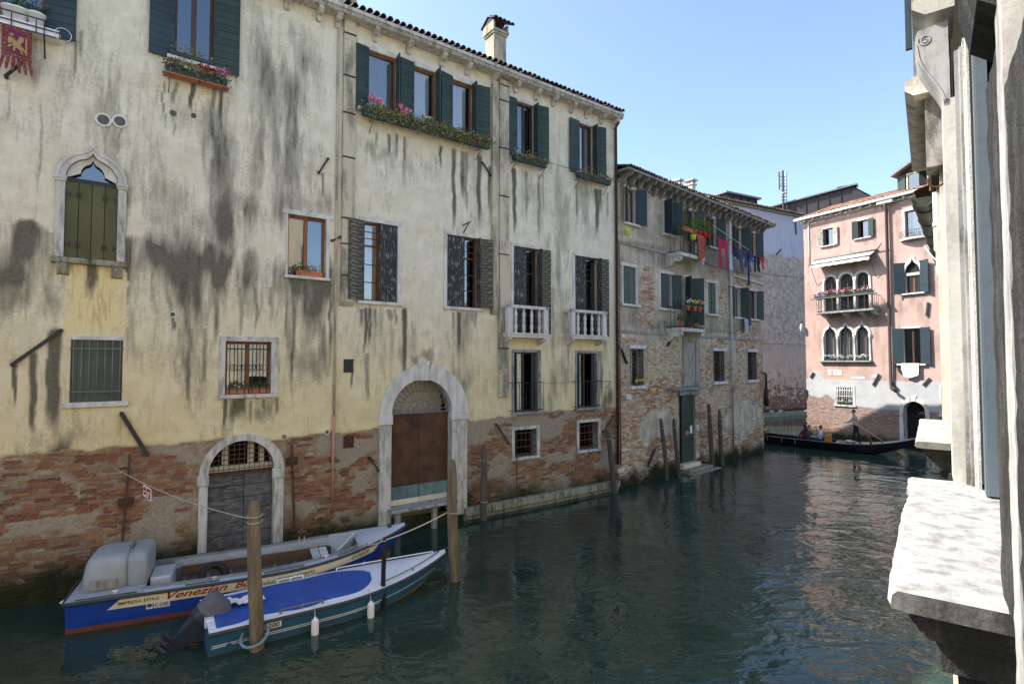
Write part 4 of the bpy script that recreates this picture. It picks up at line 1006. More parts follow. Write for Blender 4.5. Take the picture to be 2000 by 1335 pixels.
for k in ('w14', 'w15'):
    r = WA[k]; w = window(A, r, inset=.32, fm='iron', leaves=1, glass=False, rev='plaster' if 0 else 'stone_grey'); surround(w, r, .12, .14, .11, .03, 'stone_worn', (.02, .10, .05))
    grille(A, (r[0] - .01, r[1] + .01, r[2], r[3]), -.0, 5, 4, .009, 'rust_bar')
# ---- gothic ogee window with olive shutters
u0, u1, z0, _ = og
ring_blocks(og_out, og_in, -.07, .03, (0, .27, .5, .73, 1), M['stone'], rA)
of = [(x * .985 + .015 * (og_o[0] + og_o[1]) / 2, z - .015) for x, z in og_out]; oi = [(a[0] * .35 + b[0] * .65, a[1] * .35 + b[1] * .65) for a, b in zip(og_out, og_in)]
MB().ring(og_out, [(a[0] * .65 + b[0] * .35, a[1] * .65 + b[1] * .35) for a, b in zip(og_out, og_in)], -.10, -.06).build('arch_moulding', M['stone'], rA)
for a, c in ((og_o[0], og[0]), (og[1], og_o[1])):
    j = MB().bbox(a, c, -.07, .03, z0, og_s - .12, .012).build('jamb', M['stone_worn'], rA)
    bb = MB(); bb.box(a - .02, c + .015, -.09, .03, og_s - .12, og_s - .07); bb.box(a - .035, c + .025, -.11, .03, og_s - .068, og_s); bb.build('capital', M['stone'], rA)
wz = og_s - .10
b = MB(); b.box(u0, u1, .02, .10, wz, wz + .10); win = b.build('window', M['iron'], rA); win['label'] = 'pointed gothic window with olive shutters'
pts = og_in; b = MB(); n = len(pts)
b.add([(x, .16, z) for x, z in pts], [tuple(range(n))]); b.build('pane', M['glass'], win, fix=False)
b = MB(); b.add([(x, y, z) for y in (.0, .22) for x, z in pts], [(i, i + 1, n + i + 1, n + i) for i in range(n - 1)]); b.build('reveal', M['stone'], win, fix=False)
tre = []; c = (u0 + u1) / 2; hw = (u1 - u0) / 2                     # pierced trefoil tracery
inner = ogee_arch(c - hw * .46, c + hw * .46, wz + .22, (og_tip_i - wz) * .50, frac=.62)
outer = [(x, z) for x, z in ogee_arch(u0 + .01, u1 - .01, wz + .10, og_tip_i - wz - .12, frac=.72)]
MB().ring(outer, inner, .03, .10).build('tracery', M['stone'], win)
b = MB()
for k in range(3): b.bar((u0 + .25, .2, wz + .15 + k * .12), (u1 - .25, .24, wz + .36 + k * .12), .035)
b.build('glazing_bar', M['iron'], win)
interior((u0 - .05, u1 + .05, z0 - .02, og_tip), .25, .7, win)
for k in range(4):
    a = u0 + (u1 - u0) * k / 4; c2 = u0 + (u1 - u0) * (k + 1) / 4
    lf = MB().bbox(a + .004, c2 - .004, -.012, .03, z0 + .01, wz - .005, .006).build('shutter', M['olive'], rA)
    for zz in (z0 + .22, wz - .34):
        bb = MB(); x = a if k < 2 else c2
        for dx in (-.045, .025): bb.box(x + dx + (.05 if k in (0,) else 0) - (.03 if k == 3 else 0), x + dx + .022 + (.05 if k in (0,) else 0) - (.03 if k == 3 else 0), -.03, -.012, zz, zz + .13)
        bb.box(x - .04 + (.05 if k == 0 else 0) - (.03 if k == 3 else 0), x + .04 + (.05 if k == 0 else 0) - (.03 if k == 3 else 0), -.026, -.012, zz + .05, zz + .08); bb.build('hinge', M['iron'], lf)
MB().bbox(og_o[0] - .04, og_o[1] + .04, -.14, .03, z0 - .13, z0 - .002, .02).build('sill', M['stone_moss'], rA)
for a in (og_o[0] + .06, og_o[1] - .24): MB().prism_x([(.02, z0 - .13), (-.12, z0 - .13), (-.12, z0 - .22), (-.06, z0 - .36), (.02, z0 - .38)], a, a + .2).build('bracket', M['stone_moss'], rA)
# ---- portal with rusty steel doors
u0, u1 = po[:2]; zb = A.Z(822, 978)
ring_blocks(po_out, po_in, -.06, .05, (0, .2, .46), M['stone'], rA); ring_blocks(po_out, po_in, -.06, .05, (.54, .8, 1), M['stone'], rA)
kc = (u0 + u1) / 2; kt = po_out[14][1]; ki = po_in[14][1]
MB().prism([(kc - .13, ki - .03), (kc + .13, ki - .03), (kc + .19, kt + .10), (kc - .19, kt + .10)], -.11, .05).build('keystone', M['stone'], rA)
for a, c in ((po_o[0], u0), (u1, po_o[1])):
    MB().bbox(a - .03, c + .03, -.09, .05, po_s - .28, po_s - .002, .012).build('capital', M['stone'], rA)
    MB().bbox(a, c, -.06, .05, .2, po_s - .282, .012).build('jamb', M['stone_worn'], rA)
rp = [(u0, .35)] + po_in + [(u1, .35)]; n = len(rp)
MB().add([(x, y, z) for y in (-.0, .36) for x, z in rp], [(i, i + 1, n + i + 1, n + i) for i in range(n - 1)]).build('portal_reveal', M['stone_worn'], rA, fix=False)
MB().add([(u0 - .05, .75, .2), (u1 + .05, .75, .2), (u1 + .05, .75, kt), (u0 - .05, .75, kt)], [(0, 1, 2, 3)]).build('fanlight_board', M['white_frame'], rA)
dtop = po_s - .02; dm = (u0 + u1) / 2
for a, c in ((u0 + .01, dm - .004), (dm + .004, u1 - .01)):
    d = MB().bbox(a, c, .20, .25, zb + .48, dtop, .006).build('steel_door', M['rust'], rA)
    MB().bbox(a, c, .19, .25, zb + .10, zb + .478, .006).build('kick_plate', M['teal'], d)
    MB().bbox(a, c, .20, .25, zb - .06, zb + .098, .004).build('bottom_board', M['white_frame'], d)
b = MB(); b.box(dm - .012, dm + .012, .185, .21, zb + .1, dtop); b.build('door_rib', M['rust'], rA)
b = MB(); cz = dtop + .06; rr = (u1 - u0) / 2 - .03
for k in range(17):
    a = math.pi * (k + .5) / 17; b.bar((dm + .36 * math.cos(a), .16, cz + .33 * math.sin(a)), (dm + rr * math.cos(a), .16, cz + (rr - .02) * math.sin(a)), .022)
for q in (.36, .66 * rr / 1, rr - .01): b.tube([(dm + q * math.cos(math.pi * i / 20), .155, cz + q * .97 * math.sin(math.pi * i / 20)) for i in range(21)], .015, 5)
for zz in (.30, .62): 
    q = math.sqrt(max(0, rr ** 2 - (rr * zz) ** 2)); b.bar((dm - q, .2, cz + rr * zz), (dm + q, .2, cz + rr * zz), .02)
for s in (-1, 1):
    for (ox, oz, r0, t0) in ((.10, .09, .085, 0), (.22, .07, .07, 1), (.08, .22, .06, 2)):
        b.tube([(dm + s * (ox + r0 * (1 - i / 22) * math.cos(t0 + i * .5)), .155, cz + oz + r0 * (1 - i / 22) * math.sin(t0 + i * .5)) for i in range(17)], .011, 5)
b.box(u0, u1, .14, .2, cz - .06, cz - .02); b.build('fanlight_grille', M['iron_grey'], rA)
MB().bbox(u0 - .1, u1 + .05, -.36, .30, zb - .16, zb - .06, .02).build('doorstep', M['stone_grey'], rA)
for a in (u0 + .08, dm + .25): MB().box(a, a + .14, -.26, -.12, -.6, zb - .16).build('step_post', M['wood_plank' if 0 else 'stone_grey'], rA)
MB().box(po_o[0] - .15, u0 - .0, -.12, .04, .08, .198).build('jamb_base', M['stone_worn'], rA)
# ---- water gate with peeling plank doors
u0, u1 = ga[:2]; zb = .12; dm = u0 + (u1 - u0) * .55
ring_blocks(ga_out, ga_in, -.03, .06, (0, .25, .40, .55, .68, .85, 1), M['stone_worn'], rA)
for a, c in ((ga_o[0], u0), (u1, ga_o[1])):
    MB().bbox(a - .04, c + .02, -.05, .06, ga_s - .24, ga_s - .002, .012).build('capital', M['stone_worn'], rA)
    MB().bbox(a, c, -.03, .06, .0, ga_s - .242, .012).build('jamb', M['stone_worn'], rA)
rp = [(u0, -.3)] + ga_in + [(u1, -.3)]; n = len(rp)
MB().add([(x, y, z) for y in (-.0, .4) for x, z in rp], [(i, i + 1, n + i + 1, n + i) for i in range(n - 1)]).build('gate_reveal', M['stone_worn'], rA, fix=False)
gt = ga_s - .06; ph = (gt - zb) / 7
for a, c in ((u0 + .01, dm - .006), (dm + .006, u1 - .01)):
    d = MB().box(a + .02, c - .02, .22, .25, zb, gt).build('gate_leaf', M['dark'], rA)
    for k in range(7): MB().bbox(a, c, .17 + random.uniform(0, .008), .22, zb + k * ph + .006, zb + (k + 1) * ph - .006, .006).build('plank', M['gate_wood'] if k > 0 else M['wood_plank' if 0 else 'gate_wood'], d)
MB().box(u0, u1, .12, .24, gt, gt + .06).build('gate_transom', M['rust_bar'], rA)
b = MB(); ct = (u0 + u1) / 2; rr = (u1 - u0) / 2
for k in range(1, 13):
    x = u0 + (u1 - u0) * k / 13; zt = ga_s + (ga_top - ga_s) * math.sqrt(max(0, 1 - ((x - ct) / rr) ** 2)); b.tube([(x, .06, gt + .05), (x, .06, zt)], .009, 5)
for k in range(6):
    zz = gt + .14 + k * (ga_top - gt - .12) / 6; q = max(0, 1 - max(0, (zz - ga_s) / (ga_top - ga_s)) ** 2); q = rr * math.sqrt(q); b.box(ct - q, ct + q, .05, .06, zz - .009, zz + .009)
b.build('gate_grille', M['rust_bar'], rA)
b = MB(); b.box(u0, u1, .26, .30, gt + .06, gt + .2)
for x in (u0 + .40, u0 + (u1 - u0) * .66, u1 - .25): b.box(x - .07, x + .07, .26, .30, gt + .2, ga_top)
b.build('fanlight_frame', M['white_frame'], rA); interior((u0, u1, -.3, ga_top), .32, .5, rA)
# ---- fittings on the plaster
def disc(px, py, r, mat, name, proj=.02):
    u, z = sx(px, py); b = MB(); rr = r
    v = []; n = 16
    b.cs = False
    o = [(u + rr * math.cos(2 * math.pi * i / n), z + rr * math.sin(2 * math.pi * i / n)) for i in range(n + 1)]; i_ = [(u + rr * .72 * math.cos(2 * math.pi * i / n), z + rr * .72 * math.sin(2 * math.pi * i / n)) for i in range(n + 1)]
    b.ring(o, i_, -proj, .02); ob = b.build(name, M[mat], rA)
    b = MB(); b.prism(i_[:-1], -.004, .012)
    for k in range(5): q = (k - 2) * rr * .27; h = math.sqrt(max(0, (rr * .7) ** 2 - q * q)); b.box(u - h, u + h, -proj * .8, -.003, z + q - rr * .05, z + q + rr * .05)
    b.build('louvre', M['iron_grey'], ob)
disc(202, 235, .155, 'vent_w', 'wall_vent', .04); disc(234, 238, .15, 'vent_w', 'wall_vent', .04); disc(338, 221, .07, 'iron_grey', 'wall_vent'); disc(378, 226, .055, 'rust_bar', 'wall_vent'); disc(337, 614, .075, 'vent_w', 'wall_vent', .04); disc(638, 843, .075, 'vent_w', 'wall_vent', .05); disc(555, 852, .05, 'rust_bar', 'wall_vent')
for (x0, y0, x1, y1, w, off) in ((120, 645, 24, 712, .07, .05), (237, 806, 288, 888, .09, .06), (640, 311, 622, 338, .045, .05), (648, 470, 664, 463, .04, .05), (941, 318, 957, 343, .05, .05), (968, 828, 993, 866, .05, .05), (721, 893, 738, 918, .04, .05), (1196, 812, 1178, 842, .04, .06), (58, 117, 13, 152, .055, .10)):
    ua, za = sx(x0, y0); ub, zb_ = sx(x1, y1); b = MB(); b.bar((ua, -off, za), (ub, -off, zb_), w * .6, w)
    b.box(ua - .03, ua + .03, -off, .02, za - .03, za + .03); b.box(ub - .03, ub + .03, -off, .02, zb_ - .03, zb_ + .03); b.build('iron_wall_tie', M['iron'], rA)
for (x0, y0, x1, y1) in ((254, 888, 238, 1068), (569, 868, 574, 1030), (1007, 880, 1008, 985)):
    ua, za = sx(x0, y0); ub, zb_ = sx(x1, y1); b = MB(); w = .035 if x0 < 900 else .015; b.bar((ua, -.05, za), (ub, -.05, zb_), w * 1.4); t = .52 if x0 < 500 else .2
    um, zm = ua + (ub - ua) * t, za + (zb_ - za) * t
    if x0 < 900: b.box(um - .14, um + .14, -.035, .02, zm - .10, zm + .10); b.tube([(um - .12, -.05, zm), (um + .12, -.05, zm + .02)], .03, 6)
    b.build('mooring_rail', M['rust_bar'], rA)
u, z = sx(650, 815); b = MB(); b.tube([(u, -.06, A.Z(650, 980)), (u, -.06, z), (u, -.0, z + .05)], .035, 8); b.build('pink_pipe', M['pipe_pink'], rA)
for (x0, x1, yt, yb, mt) in ((671, 690, 701, 727, 'iron'), (671, 691, 850, 874, 'rust_bar')):
    r = A.rect(x0, x1, yt, yb); b = MB(); b.bbox(r[0], r[1], -.02, .02, r[2], r[3], .008); b.bar((r[0], -.025, r[2]), (r[1], -.025, r[3]), .02); b.bar((r[1], -.025, r[2]), (r[0], -.025, r[3]), .02); b.build('wall_hatch', M[mt], rA)
u, z = sx(904, 440); b = MB(); b.bar((u, -.0, z), (u, -.45, z + .02), .03); b.bar((u, 0, z - .28), (u, -.36, z), .025); b.build('wall_bracket', M['iron'], rA)
# ---- stone ledge at the waterline, block by block
ul = A.U(905, 985); k = 0; u = ul
while u < -.02:
    l = min(random.uniform(.7, 1.25), -.015 - u); zt = A.Z(1100, 955) + random.gauss(0, .01)
    MB().bbox(u + .004, u + l - .004, -.20 - random.uniform(0, .015), .05, zt - .24, zt, .02).build('ledge_stone', M['stone_moss'], rA); u += l
MB().box(ul, .02, -.08, .05, -.6, A.Z(1100, 955) - .25).build('foundation', M['stone_moss'], rA)
# garden wire between the two railings and its bracket
b = MB(); a_ = A.P(A.U(1062, 748, .2), .2, 0); 
u0_, u1_ = A.U(1062, 748, .2), A.U(1193, 745, .2); zc_ = A.Z(1062, 748, .2)
b.tube([(u0_, -.2, zc_), (u1_, -.2, zc_)], .006, 5); b.tube([(u1_, -.2, zc_), (u1_ - .05, 0, zc_)], .012, 5); b.bar((u1_ - .05, -.0, zc_ - .28), (u1_, -.2, zc_), .015); b.build('drying_wire', M['iron'], rA)
# ================================================================== water
b = MB(); S = 160
b.add([(-S, -40, 0), (S, -40, 0), (S, S, 0), (-S, S, 0)], [(0, 1, 2, 3)])
wt = b.build('canal_water', M['water'], fix=False); wt['kind'] = 'structure'
# ================================================================== the decayed brick house (B)
pB = at_z(1209, 953, 0)
B = Wall('brick_house', 'grey decayed plaster house with exposed pale brick and hanging laundry', 'house', (pB.x, pB.y), (1172, 1070))
rB = B.root
bR = B.U(1489, 700); bTop = B.Z(1350, 402)
def bx_(px, py): return B.uz(px, py)
WB = {}
tz = (B.Z(1232, 437), B.Z(1232, 370)); 
for k, (a, c) in dict(t1=(1222, 1241), t2=(1297, 1311), t3=(1343, 1356), t4=(1385, 1398), t5=(1436, 1447), t6=(1465, 1475)).items(): WB[k] = (B.U(a, 440), B.U(c, 440), *tz)
WB['t3'] = (WB['t3'][0], WB['t3'][1], B.Z(1348, 492), tz[1])
m_ = (B.Z(1230, 594), B.Z(1230, 521))
for k, (a, c) in dict(m1=(1217, 1242), m2=(1290, 1312), m3=(1338, 1352), m4=(1382, 1398), m5=(1433, 1446), m6=(1462, 1477)).items(): WB[k] = (B.U(a, 570), B.U(c, 570), *m_)
WB['m3'] = (WB['m3'][0], WB['m3'][1], B.Z(1345, 634), m_[1])
g_ = (B.Z(1244, 752), B.Z(1244, 681))
for k, (a, c) in dict(g1=(1232, 1257), g2=(1394, 1415), g3=(1461, 1478)).items(): WB[k] = (B.U(a, 715), B.U(c, 715), *g_)
WB['door'] = (B.U(1327, 830), B.U(1358, 830), .34, B.Z(1343, 771))
_bb = [(1230, 560, 30, 60, .5), (1300, 500, 40, 30, .75), (1270, 490, 60, 14, .8), (1250, 620, 40, 26, .75), (1300, 640, 30, 20, .8), (1400, 500, 40, 40, .55), (1440, 520, 40, 20, .7), (1400, 630, 30, 24, .65), (1450, 640, 40, 16, .8), (1330, 540, 20, 40, .5),
       (1230, 350, 30, 14, .6), (1290, 372, 40, 12, .7), (1350, 395, 40, 12, .7), (1430, 425, 50, 12, .7), (1215, 690, 10, 50, .6), (1240, 780, 22, 20, .7), (1300, 640, 60, 8, .9), (1380, 645, 80, 7, .8), (1345, 700, 18, 50, .5), (1270, 455, 40, 26, .5), (1480, 590, 12, 60, .5)]
_exp = [(1263, 565, 18, 48, 1), (1262, 610, 18, 40, 1), (1412, 590, 10, 60, .9), (1230, 690, 40, 40, .8), (1290, 720, 60, 70, 1), (1400, 720, 40, 70, 1), (1450, 720, 50, 70, 1), (1455, 555, 26, 10, .7), (1340, 850, 160, 100, 1), (1240, 800, 40, 60, 1), (1450, 800, 60, 80, 1), (1460, 655, 28, 14, .8), (1225, 380, 10, 20, .5), (1395, 535, 10, 12, .8)]
_cov = [(1290, 830, 32, 36), (1265, 845, 18, 30), (1455, 815, 40, 40), (1215, 690, 9, 60), (1345, 700, 20, 58), (1430, 690, 10, 40)]
def b_brickness(U, Z):
    w = (fbm(U * 1.3, Z * 1.3, 21, 4) - .5) * .9; k = np.zeros_like(U)
    for (px, py, rx, ry, s) in _exp:
        u, z = bx_(px, py); du = abs(bx_(px + rx, py)[0] - u); dz_ = abs(bx_(px, py + ry)[1] - z)
        k = np.maximum(k, s * (1 - sstep(.55, 1.15, np.sqrt(((U - u) / du) ** 2 + ((Z - z) / dz_) ** 2) + w)))
    zl = bx_(1300, 662)[1]; k = np.maximum(k, 1 - sstep(zl - .5, zl + .0, Z + w * .6))
    for (px, py, rx, ry) in _cov:
        u, z = bx_(px, py); du = abs(bx_(px + rx, py)[0] - u); dz_ = abs(bx_(px, py + ry)[1] - z)
        k = np.minimum(k, sstep(.7, 1.0, np.sqrt(((U - u) / du) ** 2 + ((Z - z) / dz_) ** 2) + w * .7))
    return k
def b_fields(U, Z):
    k = b_brickness(U, Z); w = fbm(U * 1.4, Z, 23, 4) - .5; ns = fbm(U * 3.5, Z * 1.0, 25, 5)
    st = .35 * sstep(.4, .7, ns)
    for (px, py, rx, ry, s) in _bb:
        u, z = bx_(px, py); du = abs(bx_(px + rx, py)[0] - u); dz_ = abs(bx_(px, py + ry)[1] - z)
        st = np.maximum(st, s * (1 - sstep(.4, 1.3, np.sqrt(((U + w * .6 - u) / du) ** 2 + ((Z + w * .4 - z) / dz_) ** 2))) * (.5 + .8 * ns))
    al = 1 - sstep(.25, .85, Z + (fbm(U * 2, Z * 2, 63, 4) - .5) * .8)
    low = sstep(.4, .6, k)
    return dict(stain=st, lower=low, algae=al, off=(fbm(U * 1.2, Z * 1.2, 73, 4) - .5) * .04 - low * .03)
grid_wall(B, 'wall', 0.02, bR, -.6, bTop, .06, [WB[k] for k in WB], [], b_fields, M['plaster_b'])
def b_keep(u, z):
    k = b_brickness(u, z); k = np.where(k > .5, .93, 0) * (.35 + .65 * sstep(.3, .5, fbm(u * 2, z * 3, 93, 3)))
    for n, r in WB.items():
        mg = .14 if n[0] != 'd' else .24
        k = np.where((u > r[0] - mg - .12) & (u < r[1] + mg + .12) & (z > r[2] - .2) & (z < r[3] + .2), 0, k)
    return k
def b_ind(u, z):
    s = np.zeros(len(u))
    for i in range(len(u)):
        x, y = B.px(u[i], z[i]); s[i] = (2000 - x) if (1215 < x < 1330 and z[i] > .8) else 0
    return s
bricks(B, rB, b_keep, .05, bR - .02, -.1, bTop - .3, M['brick_b'], L=.25, H=.066, gap=.014, base=-.03, out=(.0, .03), seed=9, indiv=b_ind, n_ind=250, algae=lambda u, z: 1 - sstep(.2, .8, z + (fbm(u * 2, z * 2, 63, 3) - .5) * .8))
dpt = 16.0
b = MB(); b.add([(bR, 0, -.5), (bR, dpt, -.5), (bR, dpt, bTop), (bR, 0, bTop)], [(3, 2, 1, 0)]); b.add([(.02, 0, bTop - 3), (.02, dpt, bTop - 3), (.02, dpt, bTop), (.02, 0, bTop)], [(0, 1, 2, 3)])
b.add([(0.02, dpt, -.5), (bR, dpt, -.5), (bR, dpt, bTop), (0.02, dpt, bTop)], [(0, 1, 2, 3)]); b.build('side_wall', M['concrete'], rB)
# roof, deep eaves on scrolled stone corbels
b = MB(); b.add([(-.1, -.62, bTop + .30), (bR + .5, -.62, bTop + .30), (bR + .5, 6.0, bTop + 2.07), (-.1, 6.0, bTop + 2.07), (bR + .5, dpt, bTop + .2), (-.1, dpt, bTop + .2)], [(0, 1, 2, 3), (3, 2, 4, 5)])
b.add([(bR + .5, -.62, bTop + .30), (bR + .5, 6.0, bTop + 2.07), (bR + .5, dpt, bTop + .2)], [(0, 1, 2)]); roofB = b.build('roof', M['tile_old'], rB, fix=False)
tile_field(B, rB, -.1, bR + .55, -.72, bTop + .31, R_(15), 10, 'tile_old', sp=.2, r=.088, indiv=True, parent=roofB)
b = MB(); b.box(-.1, bR + .45, -.66, .0, bTop + .20, bTop + .29); b.box(0, bR + .02, -.05, 0, bTop - .12, bTop); b.build('eaves_board', M['stone_grey2'], rB)
n = 24
for i in range(n):
    u = .25 + (bR - .35) * i / (n - 1); t = bTop + .2
    MB().prism_x([(.02, t), (-.60, t), (-.60, t - .08), (-.50, t - .16), (-.38, t - .13), (-.30, t - .20), (-.22, t - .34), (-.10, t - .42), (.02, t - .46)], u - .055, u + .055).build('corbel', M['stone_grey2'], rB)
for i in range(3):
    t = bTop + .2; v = -.0 + i * .8
    MB().box(bR, bR + .42, v, v + .11, t - .22, t).build('corbel', M['stone_grey2'], rB)
for px, w_, h0 in ((1322, .28, 350), (1348, .34, 350)):
    u = B.U(px, 360, -1.0); zt = B.Z(px, h0 + 2, -1.0); b = MB(); b.box(u - w_ / 2, u + w_ / 2, .8, .8 + w_, bTop + .3, zt - .25); b.box(u - w_ * .62, u + w_ * .62, .74, .86 + w_, zt - .30, zt - .22)
    for sx_ in (-1, 1):
        for yy in (.8, .8 + w_ - .06): b.box(u + sx_ * w_ * .4 - .03, u + sx_ * w_ * .4 + .03, yy, yy + .06, zt - .22, zt - .08)
    b.box(u - w_ * .72, u + w_ * .72, .70, .9 + w_, zt - .08, zt); b.build('chimney', M['stone'], rB)
# string courses
for yl in ((1270, 487), (1270, 650)):
    z = B.Z(*yl); b = MB(); b.box(.0, bR + .02, -.055, .02, z - .06, z + .06); b.build('string_course', M['concrete'], rB)
def bwin(k, fm='brown_dark', cur=None, sur=True, sill=True, **kw):
    r = WB[k]; w = window(B, r, inset=.16, fm=fm, leaves=2, curtain=cur, fw=.05, rev='stone', **kw)
    surround(w, r, .10 if sur else 0, .10 if sur else 0, .14, .03, 'stone', (.12, .10, .14) if sill else None, .08); return r
for k, aL_, aR_, cur in (('t1', 140, 150, 'curtain'), ('t2', 105, 125, None), ('t3', 150, 140, None), ('t4', 160, 125, None), ('t5', 165, 118, None), ('t6', 165, 150, None)):
    r = bwin(k, 'brown', cur, sill=k != 't3'); mt = 'green_blue' if k in ('t1', 't2') else 'green'
    w = .5 if k in ('t1', 't2') else .46
    pair(B, (r[0], r[1], tz[0], r[3]), w, aL_, aR_, mt, 'mesh')
r = bwin('m1'); pair(B, r, None, 2, 4, 'moss_green', 'vertical', 0, -.04)
r = bwin('m2'); shutter(B, r[0], r[2], r[3], .52, 'L', 14, 'green', 'mesh', off=-.02); shutter(B, r[1], r[2], r[3], .46, 'R', 150, 'green', 'mesh')
r = bwin('m3', 'brown', sill=False); pair(B, (r[0], r[1], r[2] + .02, r[3]), .52, 120, 130, 'green', 'mesh')
r = bwin('m4'); pair(B, r, None, 2, 6, 'moss_green', 'mesh', 0, -.04)
for k in ('m5', 'm6'): r = bwin(k, 'white_frame' if k == 'm5' else 'brown_dark'); pair(B, r, .42, 160, 110 if k == 'm5' else 150, 'green', 'mesh')
for k in ('g1', 'g2', 'g3'):
    r = WB[k]; w = window(B, r, inset=.3, fm='white_frame' if k == 'g1' else 'brown_dark', leaves=2, fw=.05, rev='concrete')
    surround(w, r, 0, 0, .16, .06, 'stone', (.12, .15, .13), .12); grille(B, r, -.01, 5, 7, .012, 'iron')
# canal door with steps and canopy
r = WB['door']; u0, u1, z0, z1 = r; dw = (u1 - u0) * .74
b = MB(); reveal(r, .35, b); w = b.build('doorway', M['concrete'], rB, fix=False); interior(r, .36, .5, w)
d = MB().box(u0 + .02, u0 + .24, .12, .17, z0 + .02, z1 - .01).build('door', M['dark'], rB)
d = MB().box(u1 - dw, u1 - .02, .12, .165, z0 + .02, z1 - .02).build('door', M['green'], rB)
nb = 17; hh = (z1 - z0 - .06) / nb
for i in range(nb): MB().bbox(u1 - dw, u1 - .02, .10, .12, z0 + .03 + i * hh + .005, z0 + .03 + (i + 1) * hh - .005, .006).build('board', M['green_a'], d)
MB().box(u1 - dw * .72, u1 - dw * .42, .088, .098, z0 + 1.28, z0 + 1.46).build('door_notice', M['terracotta'], d); MB().box(u1 - dw * .30, u1 - dw * .12, .088, .098, z0 + 1.32, z0 + 1.68).build('door_notice', M['white'], d)
MB().box(u1 - dw * .96, u1 - dw * .7, .085, .098, z1 - .35, z1 - .04).build('name_board', M['iron_green'], d)
MB().bbox(u0 - .1, u1 + .25, -.12, .05, z1 + .0, z1 + .26, .02).build('door_lintel', M['stone_grey2'], rB)
MB().prism_x([(.02, z1 + .28), (-.42, z1 + .28), (-.42, z1 + .33), (.02, z1 + .40)], B.U(1316, 757, .3), B.U(1374, 757, .3)).build('door_canopy', M['stone_grey2'], rB)
for i in range(4):
    zz = z0 + .15 + i * .62; MB().bbox(u1 + .003, u1 + (.45 if i % 2 else .28), -.04, .03, zz, zz + .3, .015).build('quoin', M['stone_worn'] if i % 2 == 0 else M['brick_b'], rB)
MB().bbox(u0 - .05, u1 + .10, -.22, .3, .17, z0 + .015, .02).build('step', M['cream_band'], rB); MB().bbox(u0 - .05, u1 + .7, -.50, .1, .02, .165, .02).build('step', M['stone_moss'], rB); MB().bbox(u0 - .1, u1 + 1.1, -.75, .1, -.5, .018, .02).build('step', M['stone_moss'], rB)
for (px, py, w_, h_) in ((1222, 775, .34, .22), (1214, 880, .36, .10), (1256, 870, .34, .10), (1470, 818, .30, .09), (1211, 655, .26, .16), (1486, 715, .10, .12), (1206, 920, .5, .16)):
    u, z = bx_(px, py); MB().bbox(u - w_ / 2 + .2, u + w_ / 2 + .2, -.03, .02, z - h_ / 2, z + h_ / 2, .02).build('white_stone', M['stone'], rB)
# vertical flue chase
for x0, x1, pr in ((1333, 1341, .10), (1357, 1364, .10)): MB().bbox(B.U(x0, 700), B.U(x1, 700), -pr, .02, z1 + .40, B.Z(1345, 655), .03).build('flue', M['concrete'], rB)
MB().bbox(B.U(1341, 700) + .005, B.U(1357, 700) - .005, -.03, .02, z1 + .40, B.Z(1345, 655), .02).build('flue', M['concrete'], rB)
# balconies with iron rails
def iron_balcony(px0, px1, yf, yr, root=rB):
    pr = .75; u0, u1 = B.U(px0, yf, pr), B.U(px1, yf, pr); zf = B.Z((px0 + px1) / 2, yf, pr); zr = B.Z((px0 + px1) / 2, yr, pr)
    b = MB(); b.bbox(u0, u1, -pr, .02, zf - .16, zf, .02); o = b.build('balcony', M['stone_worn'], rB)
    for u in (u0 + .12, u1 - .12): MB().prism_x([(.02, zf - .16), (-.68, zf - .16), (-.72, zf - .30), (-.6, zf - .40), (-.36, zf - .36), (-.2, zf - .55), (.02, zf - .62)], u - .09, u + .09).build('bracket', M['stone_worn'], o)
    b = MB(); n = 14
    for i in range(n): u = u0 + .05 + (u1 - u0 - .1) * i / (n - 1); b.tube([(u, -pr + .05, zf), (u, -pr + .05 + (-.05 if i % 2 else .0), (zf + zr) / 2), (u, -pr + .05, zr)], .012, 5)
    for u in (u0 + .05, u1 - .05):
        for y in (-.2, -.4): b.tube([(u, y, zf), (u, y, zr)], .012, 5)
    b.tube([(u0 + .05, 0, zr), (u0 + .05, -pr + .05, zr), (u1 - .05, -pr + .05, zr), (u1 - .05, 0, zr)], .02, 5); b.tube([(u0 + .05, 0, zf + .06), (u0 + .05, -pr + .05, zf + .06), (u1 - .05, -pr + .05, zf + .06), (u1 - .05, 0, zf + .06)], .012, 5)
    b.build('iron_railing', M['iron'], o); return u0, u1, pr, zf, zr
BAL1 = iron_balcony(1330, 1377, 497, 456); BAL2 = iron_balcony(1331, 1377, 641, 600)
# downpipe and its branch
u = B.U(1424, 600); b = MB(); b.tube([(u, -.12, B.Z(1424, 752)), (u, -.12, B.Z(1424, 432)), (u + .12, -.3, B.Z(1424, 420)), (u + .1, -.5, bTop + .2)], .06, 10); dp_ = b.build('downpipe', M['pipe_white'], rB)
b = MB(); b.tube([(u, -.12, B.Z(1424, 875)), (u, -.12, B.Z(1424, 752))], .045, 8); b.build('pipe_shoe', M['iron_grey'], dp_)
b = MB(); zz = B.Z(1450, 543); b.tube([(u, -.12, zz - .45), (u + .12, -.12, zz - .15), (u + .35, -.12, zz), (bR - .02, -.12, zz - .12), (bR + .12, -.0, zz - .16), (bR + .12, .5, zz - .18)], .045, 8); b.build('pipe_branch', M['pipe_white'], rB)
for y in (470, 560, 650, 720): 
    z = B.Z(1424, y); MB().box(u - .08, u + .08, -.19, 0, z - .02, z + .02).build('pipe_clip', M['iron_grey'], dp_)
b = MB(); 
